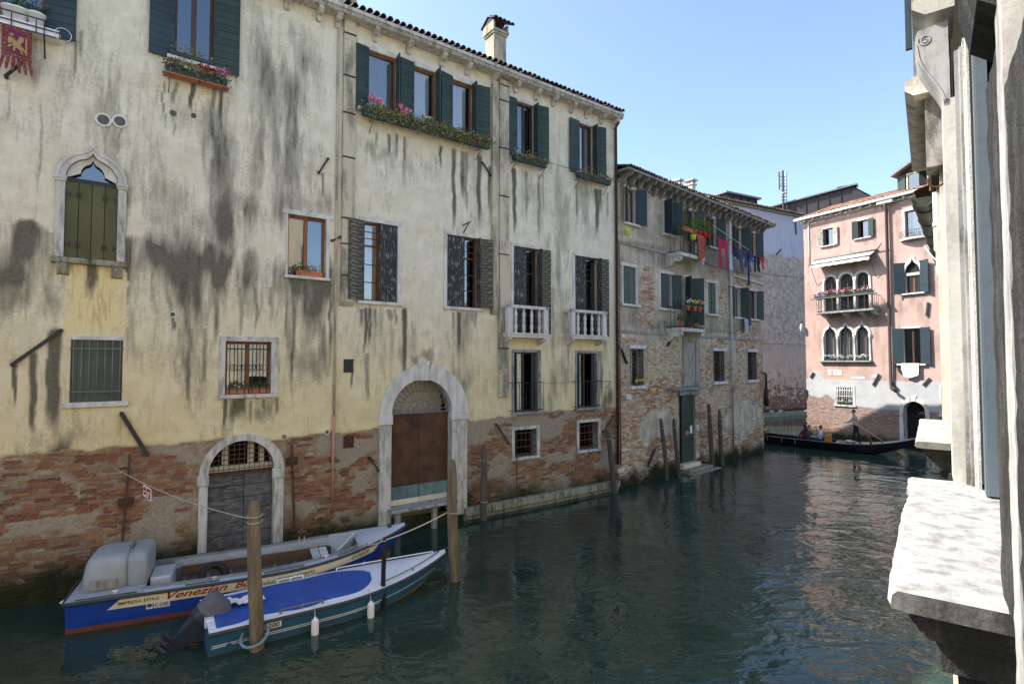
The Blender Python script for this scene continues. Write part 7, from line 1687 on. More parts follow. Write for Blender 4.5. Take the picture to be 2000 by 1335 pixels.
# fenders
for (px, py, lb) in ((605, 1206, 'white boat fender on the teal hull nearer the tall wooden post'), (711, 1175, 'white boat fender on the teal hull nearer the black pole')):
    x = xs2(px, py, .15); p = h2.on(x, .12, .10); o = in_boat(SBt, 'boat_fender', (p[0], p[1], h2.zg(x) - .47), lb, 'fender')
    b = MB(); b.lathe([(.012, -.02), (.05, 0), (.065, .03), (.068, .06), (.068, .27), (.06, .31), (.03, .33), (.015, .36)], (0, 0, 0), 14); b.build('float', M['white'], o)
    b = MB(); b.tube([(0, 0, .35), (0, .06, .50), (0, .14, .53)], .008, 5); b.build('cord', M['rope'], o)
# ---- mooring posts
def post(name, label, base, top, r0, r1, mat, n=14, hoops=(), group='mooring posts', cap=True, seed=0):
    rt = empty(name, (base.x, base.y, base.z - 1.0), 0, label, 'post', group); rng = random.Random(seed); d = top - base; L = 14; b = MB(); v = []; ph = [rng.uniform(-.1, .12) for _ in range(n)]
    for i in range(L + 1):
        t = -.25 + 1.25 * i / L; c = d * t + Vector((.015 * math.sin(t * 5 + seed), .015 * math.cos(t * 4), 1.0)); r = (r0 + (r1 - r0) * max(0, t)) * (1 if i < L - 1 else (.93 if i < L else .62))
        for k in range(n): a_ = 2 * math.pi * k / n; q = r * (1 + ph[k] * (.6 + .5 * math.sin(t * 7 + k)) + rng.gauss(0, .018)); v.append((c.x + q * math.cos(a_), c.y + q * math.sin(a_), c.z + (rng.uniform(-.05, .02) if i == L - 1 else 0)))
    b.cs = True; b.add(v, [(i * n + k, i * n + (k + 1) % n, (i + 1) * n + (k + 1) % n, (i + 1) * n + k) for i in range(L) for k in range(n)]); b.cs = False; b.add([v[L * n + k] for k in range(n)], [tuple(range(n))])
    b.build('pole', M[mat], rt)
    for hz in hoops:
        c = d * hz + Vector((0, 0, 1.0)); r = r0 + (r1 - r0) * hz + .012; MB().tube([(c.x + r * math.cos(q), c.y + r * math.sin(q), c.z + .01 * math.sin(q)) for q in np.linspace(0, 6.2832, 15)], .009, 5).build('rope_hoop', M['rope'], rt)
    return rt
def post_px(name, label, bx, by, tx, ty, wpx, mat, hoops=(), seed=0, W=None, taper=.92):
    base = at_z(bx, by, 0) if W is None else W.P(W.U(bx, by, .42), .42, 0); D_ = base.y; top = at_depth(tx, ty, D_); r = wpx / 2 * D_ / F_PX
    return post(name, label, base, top, r, r * taper, mat, hoops=hoops, seed=seed), base, top
P1, p1b, p1t = post_px('mooring_post', 'tall weathered wooden post in front of the blue work boat', 498, 1268, 498, 977, 26, 'post', (.86, .9), 1)
P2, p2b, p2t = post_px('mooring_post', 'thick bleached wooden post in front of the rusty portal', 887, 1133, 882, 898, 20, 'post', (.57,), 2)
P3, p3b, p3t = post_px('mooring_pole', 'thin black metal pole beside the teal boat bow', 750, 1188, 750, 1048, 9, 'black', (.96,), 3, taper=1)
P4, _, _ = post_px('mooring_post', 'dark wooden post against the brick wall right of the portal', 946, 1003, 944, 868, 13, 'post_dark', (.25, .8), 4, W=A)
P5, _, _ = post_px('mooring_post', 'leaning grey wooden post where the two houses meet', 1201, 960, 1186, 838, 11, 'post_dark', (.86,), 5, W=A)
for i, (bx, by, tx, ty, lb) in enumerate(((1303, 928, 1291, 817, 'leaning post left of the green canal door, farther from it'), (1325, 920, 1316, 817, 'leaning post just left of the green canal door'), (1392, 903, 1384, 788, 'dark post just right of the green canal door'), (1411, 899, 1404, 800, 'dark post right of the green canal door, farther from it'))):
    post_px('mooring_post', lb, bx, by, tx, ty, 8, 'post_dark', (.85,), 6 + i, W=B)
# hose ring round the first post
o = empty('hose_ring', (p1b.x, p1b.y, .26), 0, 'blue grey hose ring hanging round the tall weathered post', 'ring'); b = MB(); r = .215
b.tube([(r * math.cos(q), r * math.sin(q) - .03, -.10 * math.sin(q) * -1.0) for q in np.linspace(0, 6.2832, 25)], .026, 8); b.build('hose', M['hose'], o)
def rope(name, label, pts, r=.009, sag=.0, n=16, mat='rope', cat='rope'):
    P = []
    for a_, c_ in zip(pts[:-1], pts[1:]):
        for i in range(n): t = i / n; q = a_.lerp(c_, t); q = q - Vector((0, 0, sag * 4 * t * (1 - t))); P.append(q)
    P.append(pts[-1]); o0 = pts[0]; b = MB(); b.tube([p - o0 for p in P], r, 6); o = b.build(name, M[mat], None, o0); return tag(o, label, cat)
a_ = A.P(A.U(222, 912, .06), .06, A.Z(222, 912, .06)); k_ = p1b.lerp(p1t, .88) - Vector((.12, 0, 0))
rope('mooring_rope', 'thin pale line from the brick wall to the tall weathered post', [a_, k_], .009, .12)
t = .27; sp = a_.lerp(k_, t) - Vector((0, 0, .12 * 4 * t * (1 - t))); dd_ = (k_ - a_).to_2d().normalized()
o = empty('rope_sign', sp, math.atan2(dd_.y, dd_.x), 'small red no mooring sign hung on the thin pale line', 'sign'); sl_ = -.26
b = MB(); b.prism([(-.02, -.02), (.28, -.09), (.28, -.33), (-.02, -.24)], -.006, .006); pl = b.build('plate', M['white'], o)
b = MB(); b.prism([(.115, -.07), (.268, -.105), (.268, -.31), (.115, -.265)], -.010, -.007); b.prism([(.045 + .055 * math.cos(q), -.145 + .085 * math.sin(q) - .012 * math.cos(q)) for q in np.linspace(0, 6.28, 17)[:-1]], -.010, -.007); b.build('red_panel', M['sign_red'], pl)
b = MB(); b.prism([(.0, -.128), (.09, -.150), (.09, -.172), (.0, -.15)], -.013, -.0105)
for zz, w in ((-.14, .125), (-.185, .10), (-.225, .08)): b.prism([(.13, zz), (.13 + w, zz - w * .23), (.13 + w, zz - w * .23 - .022), (.13, zz - .022)], -.013, -.0105)
b.build('white_marks', M['white'], pl)
q2 = p2b.lerp(p2t, .57); q3 = p3b.lerp(p3t, .95); bw = Vector((*at_z(700, 1062, .85).to_2d(), .85))
rope('mooring_rope', 'pale rope from the black pole to the thick bleached post', [q3, q2 - Vector((.1, 0, 0))], .014, .04); rope('mooring_rope', 'pale rope from the black pole to the blue boat', [q3, bw], .013, .05)
cr = math.cos(CBt.rotation_euler.z); sr = math.sin(CBt.rotation_euler.z); def_ = lambda p: Vector((CBt.location.x + p[0] * cr - p[1] * sr, CBt.location.y + p[0] * sr + p[1] * cr, p[2]))
rope('hanging_rope', 'grey rope looped over the far side of the blue work boat', [def_((4.15, .95, .72)), def_((4.1, .7, .70)), def_((4.1, .68, .28)), def_((4.25, .7, .70)), def_((4.25, .95, .72))], .012, .0, 6)
# ================================================================== gondola and people
def skin_body(name, joints, parent, mats, sub=1):
    """joints: list of (parent index, (x,y,z), radius, material index); one continuous skinned surface"""
    me = bpy.data.meshes.new('tmp_body'); me.from_pydata([j[1] for j in joints], [(j[0], i) for i, j in enumerate(joints) if j[0] is not None], [])
    ob = bpy.data.objects.new('tmp_body', me); COL.objects.link(ob); ob.modifiers.new('skin', 'SKIN'); ob.modifiers['skin'].use_smooth_shade = True
    sd = me.skin_vertices[0].data
    for i, j in enumerate(joints):
        r = j[2] if isinstance(j[2], tuple) else (j[2], j[2]); sd[i].radius = r; sd[i].use_root = i == 0
    m = ob.modifiers.new('subd', 'SUBSURF'); m.levels = sub; m.render_levels = sub
    dg = bpy.context.evaluated_depsgraph_get(); dg.update(); res = bpy.data.meshes.new_from_object(ob.evaluated_get(dg)); bpy.data.objects.remove(ob)
    res.materials.clear()
    for k in mats: res.materials.append(M[k])
    J = np.array([j[1] for j in joints]); mi = [j[3] for j in joints]; P = [None if j[0] is None else j[0] for j in joints]
    for p in res.polygons:
        c = np.array(p.center[:]); best, bm_ = 1e9, 0
        for i, j in enumerate(joints):
            a = J[P[i]] if P[i] is not None else J[i]; d = J[i] - a; L = (d @ d) or 1e-9; t = min(1, max(0, ((c - a) @ d) / L)); q = np.linalg.norm(c - a - d * t) - (j[2] if not isinstance(j[2], tuple) else j[2][0]) * .6
            if q < best: best, bm_ = q, mi[i]
        p.material_index = bm_; p.use_smooth = True
    res.name = name; return link(name, res, parent)
def hand(J, wrist, d, mat, s=1.0, side=1):
    """palm with four curled fingers and a thumb, appended to joint list"""
    d = Vector(d).normalized(); up = Vector((0, 0, 1)); lat = d.cross(up); lat = (lat if lat.length > .1 else Vector((1, 0, 0))).normalized(); nrm = lat.cross(d)
    w = len(J) - 1; pal = Vector(wrist) + d * .06 * s; J.append((w, tuple(pal), .028 * s, mat)); p = len(J) - 1
    for k in range(4):
        o = lat * (.024 * (k - 1.5)) * s; a = pal + d * .035 * s + o; J.append((p, tuple(a), .010 * s, mat)); c = a + (d * .6 + nrm * -.8) * (.035 if k in (1, 2) else .028) * s; J.append((len(J) - 1, tuple(c), .009 * s, mat))
    t = Vector(wrist) + d * .03 * s + lat * (.04 * side) * s; J.append((w, tuple(t), .011 * s, mat)); J.append((len(J) - 1, tuple(t + d * .035 * s - nrm * .02), .010 * s, mat))
def person(name, label, loc, rz, pose, mats, hair=True, hair_mat='hair', hair_long=False):
    """mats: (skin, top, legs, shoes)"""
    rt = empty(name, loc, rz, label, 'person'); J = []
    def add(p, q, r, m): J.append((p, q, r, m)); return len(J) - 1
    if pose == 'row':                                          # standing, leaning on the oar, facing +x (away from the camera)
        pel = add(None, (0, 0, .92), (.15, .12), 2); sp = add(pel, (.03, 0, 1.12), (.15, .11), 1); ch = add(sp, (.06, 0, 1.34), (.18, .13), 1); nb = add(ch, (.08, 0, 1.50), (.075, .075), 1); nk = add(nb, (.09, 0, 1.58), .055, 0); hd = add(nk, (.11, 0, 1.68), (.088, .10), 0); add(hd, (.11, 0, 1.77), (.075, .085), 0)
        for s, k in ((1, .10), (-1, -.16)):
            h = add(pel, (0, s * .09, .86), .105, 2); kn = add(h, (k * .6 + .02, s * .12, .48), .070, 2); an = add(kn, (k, s * .12, .10), .048, 2); add(an, (k + .13, s * .13, .05), .045, 3)
        for s, el, wr in ((1, (.20, .30, 1.18), (.42, .16, 1.08)), (-1, (-.02, -.33, 1.16), (.12, -.42, .98))):
            sh = add(ch, (.06, s * .19, 1.43), .075, 1); e = add(sh, el, .055, 1); add(e, wr, .036, 0); hand(J, wr, Vector(wr) - Vector(el), 0, 1.0, s)
        hc = (.10, 0, 1.71)
    else:                                                      # seated, facing +x
        lean = pose.get('lean', 0); pel = add(None, (0, 0, .14), (.16, .13), 2); sp = add(pel, (-.02 + lean * .3, 0, .34), (.145, .11), 1); ch = add(sp, (-.04 + lean, 0, .54), (.17, .12), 1); nb = add(ch, (-.03 + lean, 0, .69), .07, 1); nk = add(nb, (-.02 + lean, 0, .75), .052, 0); hd = add(nk, (0 + lean, 0, .85), (.085, .098), 0); add(hd, (0 + lean, 0, .94), (.072, .08), 0)
        for s in (1, -1):
            h = add(pel, (.08, s * .10, .13), .10, 2); kn = add(h, (.46, s * .12, .20), .068, 2); an = add(kn, (.55, s * .12, -.18), .045, 2); add(an, (.66, s * .12, -.24), .042, 3)
            sh = add(ch, (-.04 + lean, s * .18, .62), .07, 1); el = (.10 + lean, s * .26, .38) if not (pose.get('up') and s < 0) else (.16, s * .30, .62); e = add(sh, el, .05, 1); wr = (.32 + lean, s * .14, .36) if not (pose.get('up') and s < 0) else (.26, s * .22, .86); add(e, wr, .034, 0); hand(J, wr, Vector(wr) - Vector(el), 0, 1.0, s)
        hc = (-.01 + lean, 0, .89)
    skin_body('body', J, rt, mats)
    b = MB(); superell(b, hc, (.108, .098, .115), 1, 1, 14, 10); keep = [i for i, f in enumerate(b.f) if (sum(b.v[k][2] for k in f) / 4 - hc[2]) > -.0 + .55 * (sum(b.v[k][0] for k in f) / 4 - hc[0])]; b.f = [b.f[i] for i in keep]; b.m = [0] * len(b.f); b.sm = [True] * len(b.f)
    if hair_long: b.tube([(hc[0] - .07, 0, hc[2] + .02), (hc[0] - .10, 0, hc[2] - .14), (hc[0] - .10, 0, hc[2] - .28)], [.075, .08, .05], 8)
    b.build('hair', M[hair_mat], rt)
    fx = hc[0] + .095; b = MB()
    for s in (1, -1): b.ball((fx - .012, s * .034, hc[2] - .015), .012, 6, 5)
    b.build('eyes', M['black'], rt); b = MB(); b.ball((fx + .002, 0, hc[2] - .04), (.02, .013, .024), 6, 5)
    for s in (1, -1): b.ball((hc[0] - .0, s * .092, hc[2] - .03), (.02, .012, .03), 6, 5)
    b.box(fx - .012, fx - .004, -.025, .025, hc[2] - .085, hc[2] - .075); b.build('face', M['skin'], rt)
    return rt
stern_w = at_z(1800, 897, .0); fore = at_z(1492, 864, 0)
gd = (fore - stern_w).to_2d().normalized(); GL = 10.9; gl_ = Vector((-gd.y, gd.x))       # left of heading = far side is right here
near = Vector((gd.y, -gd.x)) if Vector((gd.y, -gd.x)).dot(Vector((0, -1))) > 0 else -Vector((gd.y, -gd.x))
gs = stern_w.to_2d() - near * .25
GO_ = empty('gondola', (gs.x, gs.y, 0), math.atan2(gd.y, gd.x), 'long black gondola turning into the side canal with rower and passengers', 'boat')
def g_b(t): return max(.02, .70 * (1 - abs(2 * t - .94) ** 2.6) if t < .97 else .05)
def g_zg(t): return .46 + .62 * max(0, (.32 - t) / .32) ** 2.0 + .70 * max(0, (t - .62) / .38) ** 2.2
def g_zb(t): return -.10 + .98 * max(0, (.26 - t) / .26) ** 1.7 + .90 * max(0, (t - .72) / .28) ** 1.9
b = MB(); n = 60; rows = 5; v = []
for i in range(n + 1):
    t = i / n; g, z1, z0 = g_b(t), g_zg(t), min(g_zb(t), g_zg(t) - .10)
    for j in range(2 * rows + 1):
        a = -1 + j / rows; q = abs(a); v.append((GL * t, math.copysign(g * (.35 + .65 * q ** .7) if q > 0 else 0, a), z0 + (z1 - z0) * q ** 1.6))
k = 2 * rows + 1; b.cs = True; b.add(v, [(i * k + j, (i + 1) * k + j, (i + 1) * k + j + 1, i * k + j + 1) for i in range(n) for j in range(k - 1)]); b.build('hull', M['gondola'], GO_, fix=False)
b = MB(); v = []
for i in range(n + 1):
    t = i / n; v += [(GL * t, -g_b(t), g_zg(t)), (GL * t, -g_b(t) * .80, g_zg(t) + .03), (GL * t, g_b(t) * .80, g_zg(t) + .03), (GL * t, g_b(t), g_zg(t))]
b.add(v, [(4 * i + a, 4 * i + 4 + a, 4 * i + 5 + a, 4 * i + 1 + a) for i in range(n) for a in (0, 2)]); b.build('gunwale', M['gondola'], GO_, fix=False)
for t0, t1, nm in ((.0, .36, 'stern_deck'), (.72, 1.0, 'fore_deck')):
    b = MB(); v = []
    for i in range(17): t = t0 + (t1 - t0) * i / 16; v += [(GL * t, -g_b(t) * .82, g_zg(t) + .028), (GL * t, 0, g_zg(t) + .09), (GL * t, g_b(t) * .82, g_zg(t) + .028)]
    b.add(v, [(3 * i + a, 3 * i + 3 + a, 3 * i + 4 + a, 3 * i + 1 + a) for i in range(16) for a in (0, 1)]); b.build(nm, M['gondola'], GO_, fix=False)
MB().add([(GL * .36, -.5, .05), (GL * .72, -.5, .05), (GL * .72, .5, .05), (GL * .36, .5, .05)], [(0, 1, 2, 3)]).build('floor', M['wood_plank'], GO_, fix=False)
sd_ = 1 if to_local(GO_, Vector((0, 0, 0))).y > 0 else -1          # near side of the boat as seen here
b = MB()
for s in (-1, 1): b.tube([(GL * t, s * g_b(t), g_zg(t) + .02) for t in np.linspace(.0, .98, 40)], .016, 5)
b.build('rail_moulding', M['iron_grey'], GO_)
b = MB()
for t in (.55, .62, .7): b.box(GL * t - .02, GL * t + .02, sd_ * g_b(t) + sd_ * .0, sd_ * (g_b(t) + .02), g_zg(t) - .25, g_zg(t)); 
b.build('side_tassel', M['gold'], GO_)
b = MB(); b.tube([(GL, 0, g_zg(1)), (GL + .06, 0, g_zg(1) + .35), (GL - .05, 0, g_zg(1) + .75), (GL - .22, 0, g_zg(1) + .85)], .04, 6)
for q in range(6): b.box(GL - .02, GL + .26, -.012, .012, g_zg(1) + .02 + q * .1, g_zg(1) + .09 + q * .1)
b.build('prow_iron', M['iron_grey'], GO_)
b = MB(); xq = GL * .735; b.tube([(xq, 0, .60), (xq + .05, .0, .75), (xq, .1, .85), (xq - .08, .05, .80)], .035, 6); b.ball((xq, .0, .72), .08); b.ball((xq + .05, .12, .86), .05); b.ball((xq - .1, -.05, .83), .05); b.build('gilded_ornament', M['gold'], GO_)
b = MB(); xq = GL * .93; b.box(xq - .35, xq + .35, -.16, .16, g_zg(.93) + .06, g_zg(.93) + .16); b.build('gilded_deck_crest', M['gold'], GO_)
for y in (-.30, 0.02, .33): b = MB(); b.bbox(GL * .40, GL * .40 + .1, y - .15, y + .14, .35, .82, .03); o = b.build('seat_back', M['chair_wood'], GO_)
MB().bbox(GL * .42, GL * .42 + .5, -.42, .42, .10, .42, .04).build('seat', M['cloth_black'], GO_)
b = MB(); b.tube([(GL * .20, sd_ * g_b(.20) * .8, g_zg(.2)), (GL * .20, sd_ * (g_b(.20) * .8 + .05), g_zg(.2) + .25), (GL * .20 + .12, sd_ * (g_b(.2) * .8 + .1), g_zg(.2) + .34), (GL * .2 + .05, sd_ * (g_b(.2) * .8 + .02), g_zg(.2) + .45)], .05, 7); b.build('oar_crutch', M['wood_plank'], GO_)
b = MB(); b.tube([(GL * .30 + .2 * math.cos(q), .1 + .2 * math.sin(q), g_zg(.3) + .13) for q in np.linspace(0, 6.28, 17)], .03, 6); b.build('rope_coil', M['pipe_white'], GO_)
def on_g(x, y, z): c, s = math.cos(GO_.rotation_euler.z), math.sin(GO_.rotation_euler.z); return Vector((GO_.location.x + x * c - y * s, GO_.location.y + x * s + y * c, z))
# rower where the photograph has him
gx = 2.0
for _ in range(40):
    q = on_g(gx, sd_ * .05, 1.5); px = 1000 + F_PX * q.x / q.y; gx += .05 if px > 1670 else -.05
rw = person('person', 'gondola rower in beige jumper and black trousers standing at the stern', on_g(gx, sd_ * .02, g_zg(gx / GL) + .06), GO_.rotation_euler.z + R_(6), 'row', ('skin', 'jumper', 'trousers', 'cloth_black'))
b = MB(); b.tube([(.035, 0, .985), (.035, 0, 1.01)], .165, 14); b.v = [(p[0], p[1] * 1.0, p[2]) for p in b.v]; b.build('jumper_hem', M['white'], rw)
hnd = at_depth(1683, 834, on_g(gx, sd_ * .4, 0).y - .25); bl = at_z(1771, 892, -.05)
d_ = (bl - hnd); o = empty('oar', hnd - d_.normalized() * .5, 0, 'long varnished oar held by the gondola rower', 'oar'); b = MB(); q = d_.normalized(); L_ = d_.length + .5
b.tube([(0, 0, 0), tuple(q * (L_ * .72))], .028, 7); b.tube([tuple(q * (L_ * .72)), tuple(q * (L_ * .8)), tuple(q * L_)], [.028, .05, .055], 6); b.build('shaft', M['wood_oar'], o)
gz = GO_.rotation_euler.z
for i, (px, xx, yy, pose, mats, lb, hl, hm) in enumerate(((1566, .62, 0, {}, ('skin', 'cloth_maroon', 'cloth_black', 'cloth_black'), 'long haired gondola passenger in dark red seen from behind', True, 'hair'), (1580, .57, 0, {'lean': .02}, ('skin', 'cloth_grey', 'cloth_navy', 'cloth_black'), 'gondola passenger in grey top turned towards the camera', False, 'wood_plank'), (1597, .49, 0, {'up': True}, ('skin', 'cloth_lilac', 'cloth_black', 'cloth_black'), 'gondola passenger in pale lilac top leaning back by the orange seat', False, 'hair'))):
    x = 6.0
    for _ in range(60):
        q = on_g(x, -sd_ * .12, .6); x += .05 if 1000 + F_PX * q.x / q.y > px else -.05
    person('person', lb, on_g(x, (sd_ * .18 if i % 2 else -sd_ * .2), .30), gz + (math.pi if i == 1 else 0) + R_(15 * (i - 1)), pose, mats, hair_long=hl, hair_mat=hm)
# ================================================================== plants, flower boxes, flag, washing
def flower_box(W, u0, u1, z, name, label, box='planter', off=.26, h=.18, d=.2, foliage=(('leaf', 260, .05),), flowers=(), hang=0, brackets=True, dense=1.0, tray=None, seed=0, cat='flower box', top=.12):
    rt = on_wall(W, (u0 + u1) / 2, off, z, name, label, cat); L = (u1 - u0) / 2; rng = random.Random(seed + 5)
    if box:
        b = MB(); b.add([(-L + .02, -d / 2 + .02, 0), (L - .02, -d / 2 + .02, 0), (L - .02, d / 2 - .02, 0), (-L + .02, d / 2 - .02, 0), (-L, -d / 2, h), (L, -d / 2, h), (L, d / 2, h), (-L, d / 2, h)], [(0, 1, 2, 3), (0, 4, 5, 1), (1, 5, 6, 2), (2, 6, 7, 3), (3, 7, 4, 0)]); b.box(-L - .012, L + .012, -d / 2 - .012, -d / 2 + .008, h - .03, h); b.box(-L + .01, L - .01, -d / 2 + .01, d / 2 - .01, h - .04, h - .02); b.build('box', M[box], rt)
    if tray: MB().box(-L - .03, L + .03, -d / 2 - .03, d / 2 + .03, -.03, -.002).build('tray', M[tray], rt)
    if brackets:
        b = MB()
        for x in (-L * .85, L * .85): b.bar((x, off - d * .0, -.02), (x, -d / 2 - .03, -.03), .022); b.bar((x, -d / 2 - .03, -.03), (x, -d / 2 - .03, h * .8), .02); b.bar((x, off, -.34), (x, -d / 2 + .04, -.04), .02)
        b.build('bracket', M['iron_grey'], rt)
    for mt, n, s in foliage:
        pts = []
        for i in range(int(n * dense)):
            x = rng.uniform(-L, L); lump = .5 + .5 * math.sin(x * 9 + seed) * math.sin(x * 4.3 + 1); y = rng.gauss(-.02, d * .32); zz = h + rng.random() ** 1.5 * top * (.5 + lump)
            if hang and rng.random() < .62: y = -d / 2 - .02 - rng.random() * .12; zz = h + .05 - rng.random() * hang * (.45 + .7 * lump)
            pts.append((x, y, zz))
        leaves('foliage', mt, rt, pts, s, 2, seed)
    for (mt, x, y, zz, r) in flowers:
        flower_head('flower', mt, rt, (x * L, y, h + zz), r, seed); b = MB(); b.tube([(x * L * .98, y * .6, h - .03), (x * L, y, h + zz)], .006, 4); b.build('stem', M['leaf'], rt)
    return rt
# yellow house
r = WA['w2']; u0, u1 = A.U(322, 140, .26), A.U(444, 165, .26); zb = A.Z(383, 158, .26)
flower_box(A, u0, u1, zb, 'flower_box', 'flower box with pink and red geraniums under the tall left window', 'planter', .26, .19, .2, (('leaf_y', 120, .05), ('leaf', 60, .06), ('leaf_dry', 110, .10)), [('fl_pink', .62, -.08, .14, .075), ('fl_pink', .80, -.10, .10, .09), ('fl_pink', .92, -.06, .19, .08), ('fl_pink', .7, -.02, .16, .06), ('fl_red', .10, -.06, .16, .06), ('fl_red', .26, -.10, .10, .07), ('fl_red', .34, -.08, .12, .06)], .22, tray='terracotta', seed=1)
o = on_wall(A, A.U(375, 125, .1), .10, r[2] + .02, 'succulent_bush', 'bushy yellow green succulent on the sill of the tall left window', 'plant'); leaves('foliage', 'leaf_y', o, blob_pts(150, (-.02, 0, .10), (.50, .10, .13)), .055, 2, 4); MB().box(-.45, .45, -.08, .08, -.01, .07).build('trough', M['planter'], o)
u0, u1 = WA['o1'][0] - .28, WA['o3'][1] + .45; zb = WA['o1'][2] - .30
flower_box(A, u0, u1, zb, 'flower_box', 'long trough of trailing yellow green succulents under the triple window', 'planter', .30, .20, .22, (('leaf_y', 1000, .07), ('leaf', 220, .06), ('leaf_dry', 200, .09)), [('fl_pink', -.86, .0, .34, .085), ('fl_pink', -.80, -.02, .28, .09), ('fl_pink', -.76, 0, .24, .07), ('fl_pink', -.45, -.02, .30, .085), ('fl_pink', -.40, -.04, .20, .095), ('fl_pink', -.36, -.02, .26, .08), ('fl_pink', -.42, -.05, .14, .075)], .34, seed=2)
for k, lb in (('o1', 'terracotta box on the sill of the left of the triple windows'), ('o2', 'small dark plant with white flowers on the middle sill of the triple window'), ('o3', 'small dark leafy plant on the right sill of the triple window')):
    r = WA[k]; u = (r[0] + r[1]) / 2; rt = on_wall(A, u, .02, r[2] + .005, 'sill_plant', lb, 'plant'); w = (r[1] - r[0]) * .36
    MB().box(-w, w, -.07, .07, 0, .13).build('box', M['terracotta' if k == 'o1' else 'planter'], rt); leaves('foliage', 'leaf', rt, blob_pts(70, (.05, 0, .18), (w, .08, .10 if k != 'o1' else .03)), .06, 2, 7)
    if k == 'o2':
        for x in (.02, .12, .2, -.05): flower_head('flower', 'fl_white', rt, (x, -.05, .25 + random.uniform(-.03, .03)), .04)
for k, lb, px0, px1, py in (('w6', 'flower box of yellow green leaves under the window right of the flue', 1001, 1066, 322), ('w7', 'flower box of straggling leaves under the last window by the corner', 1126, 1190, 360)):
    u0, u1 = A.U(px0, py, .24), A.U(px1, py, .24); flower_box(A, u0, u1, WA[k][2] - .30, 'flower_box', lb, 'planter', .26, .17, .2, (('leaf_y', 210, .06), ('leaf_dry', 60, .09)), (), .20, seed=5 if k == 'w6' else 8)
r = WA['w3']; rt = on_wall(A, (r[0] + r[1]) / 2 + .05, -.04, r[2] + .005, 'sill_plant', 'terracotta box of green leaves in the small brown window', 'plant'); MB().box(-.32, .36, -.07, .06, 0, .15).build('box', M['terracotta'], rt); leaves('foliage', 'leaf_y', rt, blob_pts(110, (0, -.01, .20), (.44, .08, .09)), .06, 2, 11); leaves('foliage', 'leaf', rt, blob_pts(50, (-.3, -.01, .15), (.14, .08, .09)), .06, 2, 12)
r = WA['w5']; 
for a, c, lb in ((.03, .50, 'left terracotta planter behind the barred window'), (.53, .98, 'right terracotta planter behind the barred window')):
    w = (r[1] - r[0]) * (c - a) / 2; rt = on_wall(A, r[0] + (r[1] - r[0]) * (a + c) / 2, -.08, r[2] + .012, 'sill_plant', lb, 'plant'); MB().box(-w, w, -.06, .06, 0, .15).build('box', M['terracotta'], rt); leaves('foliage', 'leaf', rt, blob_pts(70, (0, -.01, .21), (w, .06, .08)), .05, 2, 13)
# pots and rail at the far left window, flag
zsl = WA['w1'][2]
for px, py, s, lb in ((20, 36, .15, 'white plastic pot at the left picture edge on the top window ledge'), (36, 44, .16, 'white plastic pot with spiky leaves on the top left window ledge'), (70, 53, .155, 'white plastic pot nearest the shutter on the top left window ledge')):
    u = A.U(px, py, .14); rt = on_wall(A, u, .14, zsl + .0, 'plant_pot', lb, 'plant pot'); b = MB(); q = s
    b.lathe([(q * .72, 0), (q * .95, .25), (q * 1.05, .25), (q * 1.05, .29), (q * .9, .29)], (0, 0, 0), 14); b.build('pot', M['planter_w'], rt); pts = []
    for i in range(90 if px != 20 else 40): a = random.uniform(0, 6.28); t = random.random(); pts.append((t * .24 * math.cos(a), t * .2 * math.sin(a), .28 + t * .34 * (1 - .4 * t)))
    leaves('foliage', 'leaf', rt, pts, .12, 1, 21, asp=.22)
b = MB(); ua, ub = A.U(-80, 30, .32), A.U(117, 80, .32); zc = zsl - .08; P0 = A.P((ua + ub) / 2, .32, zc); L = (ub - ua) / 2
rt = on_wall(A, (ua + ub) / 2, .32, zc, 'window_shelf', 'white boxed window shelf with black iron rim at top left', 'shelf'); MB().box(-L, L, -.02, .30, -.10, .06).build('shelf_board', M['planter_w'], rt); b = MB()
for z in (.18, .0, -.12): b.bar((-L - .02, -.05, z), (L + .02, -.05, z), .02)
for x in (-L, -L * .5, 0, L * .5, L - .25, L): b.bar((x, -.05, -.14), (x, -.05, .18), .018)
b.bar((L - .25, -.05, -.12), (L - .25, .24, -.5), .03); b.build('iron_rim', M['iron'], rt); b = MB(); b.tube([(L + .05 + .14 * math.cos(q), -.06, -.02 + .14 * math.sin(q)) for q in np.linspace(0, 9, 26)], .006, 4); b.build('wire_coil', M['pipe_white'], rt)
# crimson lion flag
u0, u1 = A.U(2, 80, .42), A.U(62, 100, .42); zt = A.Z(33, 52, .42); zb = A.Z(33, 112, .42); zf = A.Z(33, 138, .42)
rt = on_wall(A, u0, .42, zt, 'lion_flag', 'crimson flag with golden winged lion hanging from the top left window', 'flag'); w = u1 - u0; h = zt - zb; hf = zb - zf
def fl(x, z, o=0): return (x * w, -o + .03 * math.sin(x * 7 + z * 2) + .02 * z, -z * h - .10 * x * w * .9)
b = MB(); n = 12; m = 8
for i in range(n):
    for j in range(m):
        xa, xb, za, zb2 = i / n, (i + 1) / n, j / m, (j + 1) / m; b.cm = 1 if (i in (0, 1, n - 1, n - 2) or j in (0, m - 1)) else 0; b.add([fl(xa, za), fl(xb, za), fl(xb, zb2), fl(xa, zb2)], [(0, 1, 2, 3)])
b.cm = 0; b.build('cloth', [M['flag_red'], M['flag_border']], rt, fix=False); b = MB(); k = hf / h
for i in range(6):
    xa = i / 6 + .015; xb = (i + 1) / 6 - .015; q = (i - 2.5) * .03; pts = [fl(xa, 1.0), fl(xb, 1.0)]; b.add([fl(xa, 1), fl(xb, 1), fl(xb + q, 1 + k * .55), fl(xb + q * 1.5 - .03, 1 + k), fl(xa + q * 1.5 + .03, 1 + k), fl(xa + q, 1 + k * .55)], [(0, 1, 2, 5), (5, 2, 3, 4)])
b.build('tail', M['flag_border'], rt, fix=False)
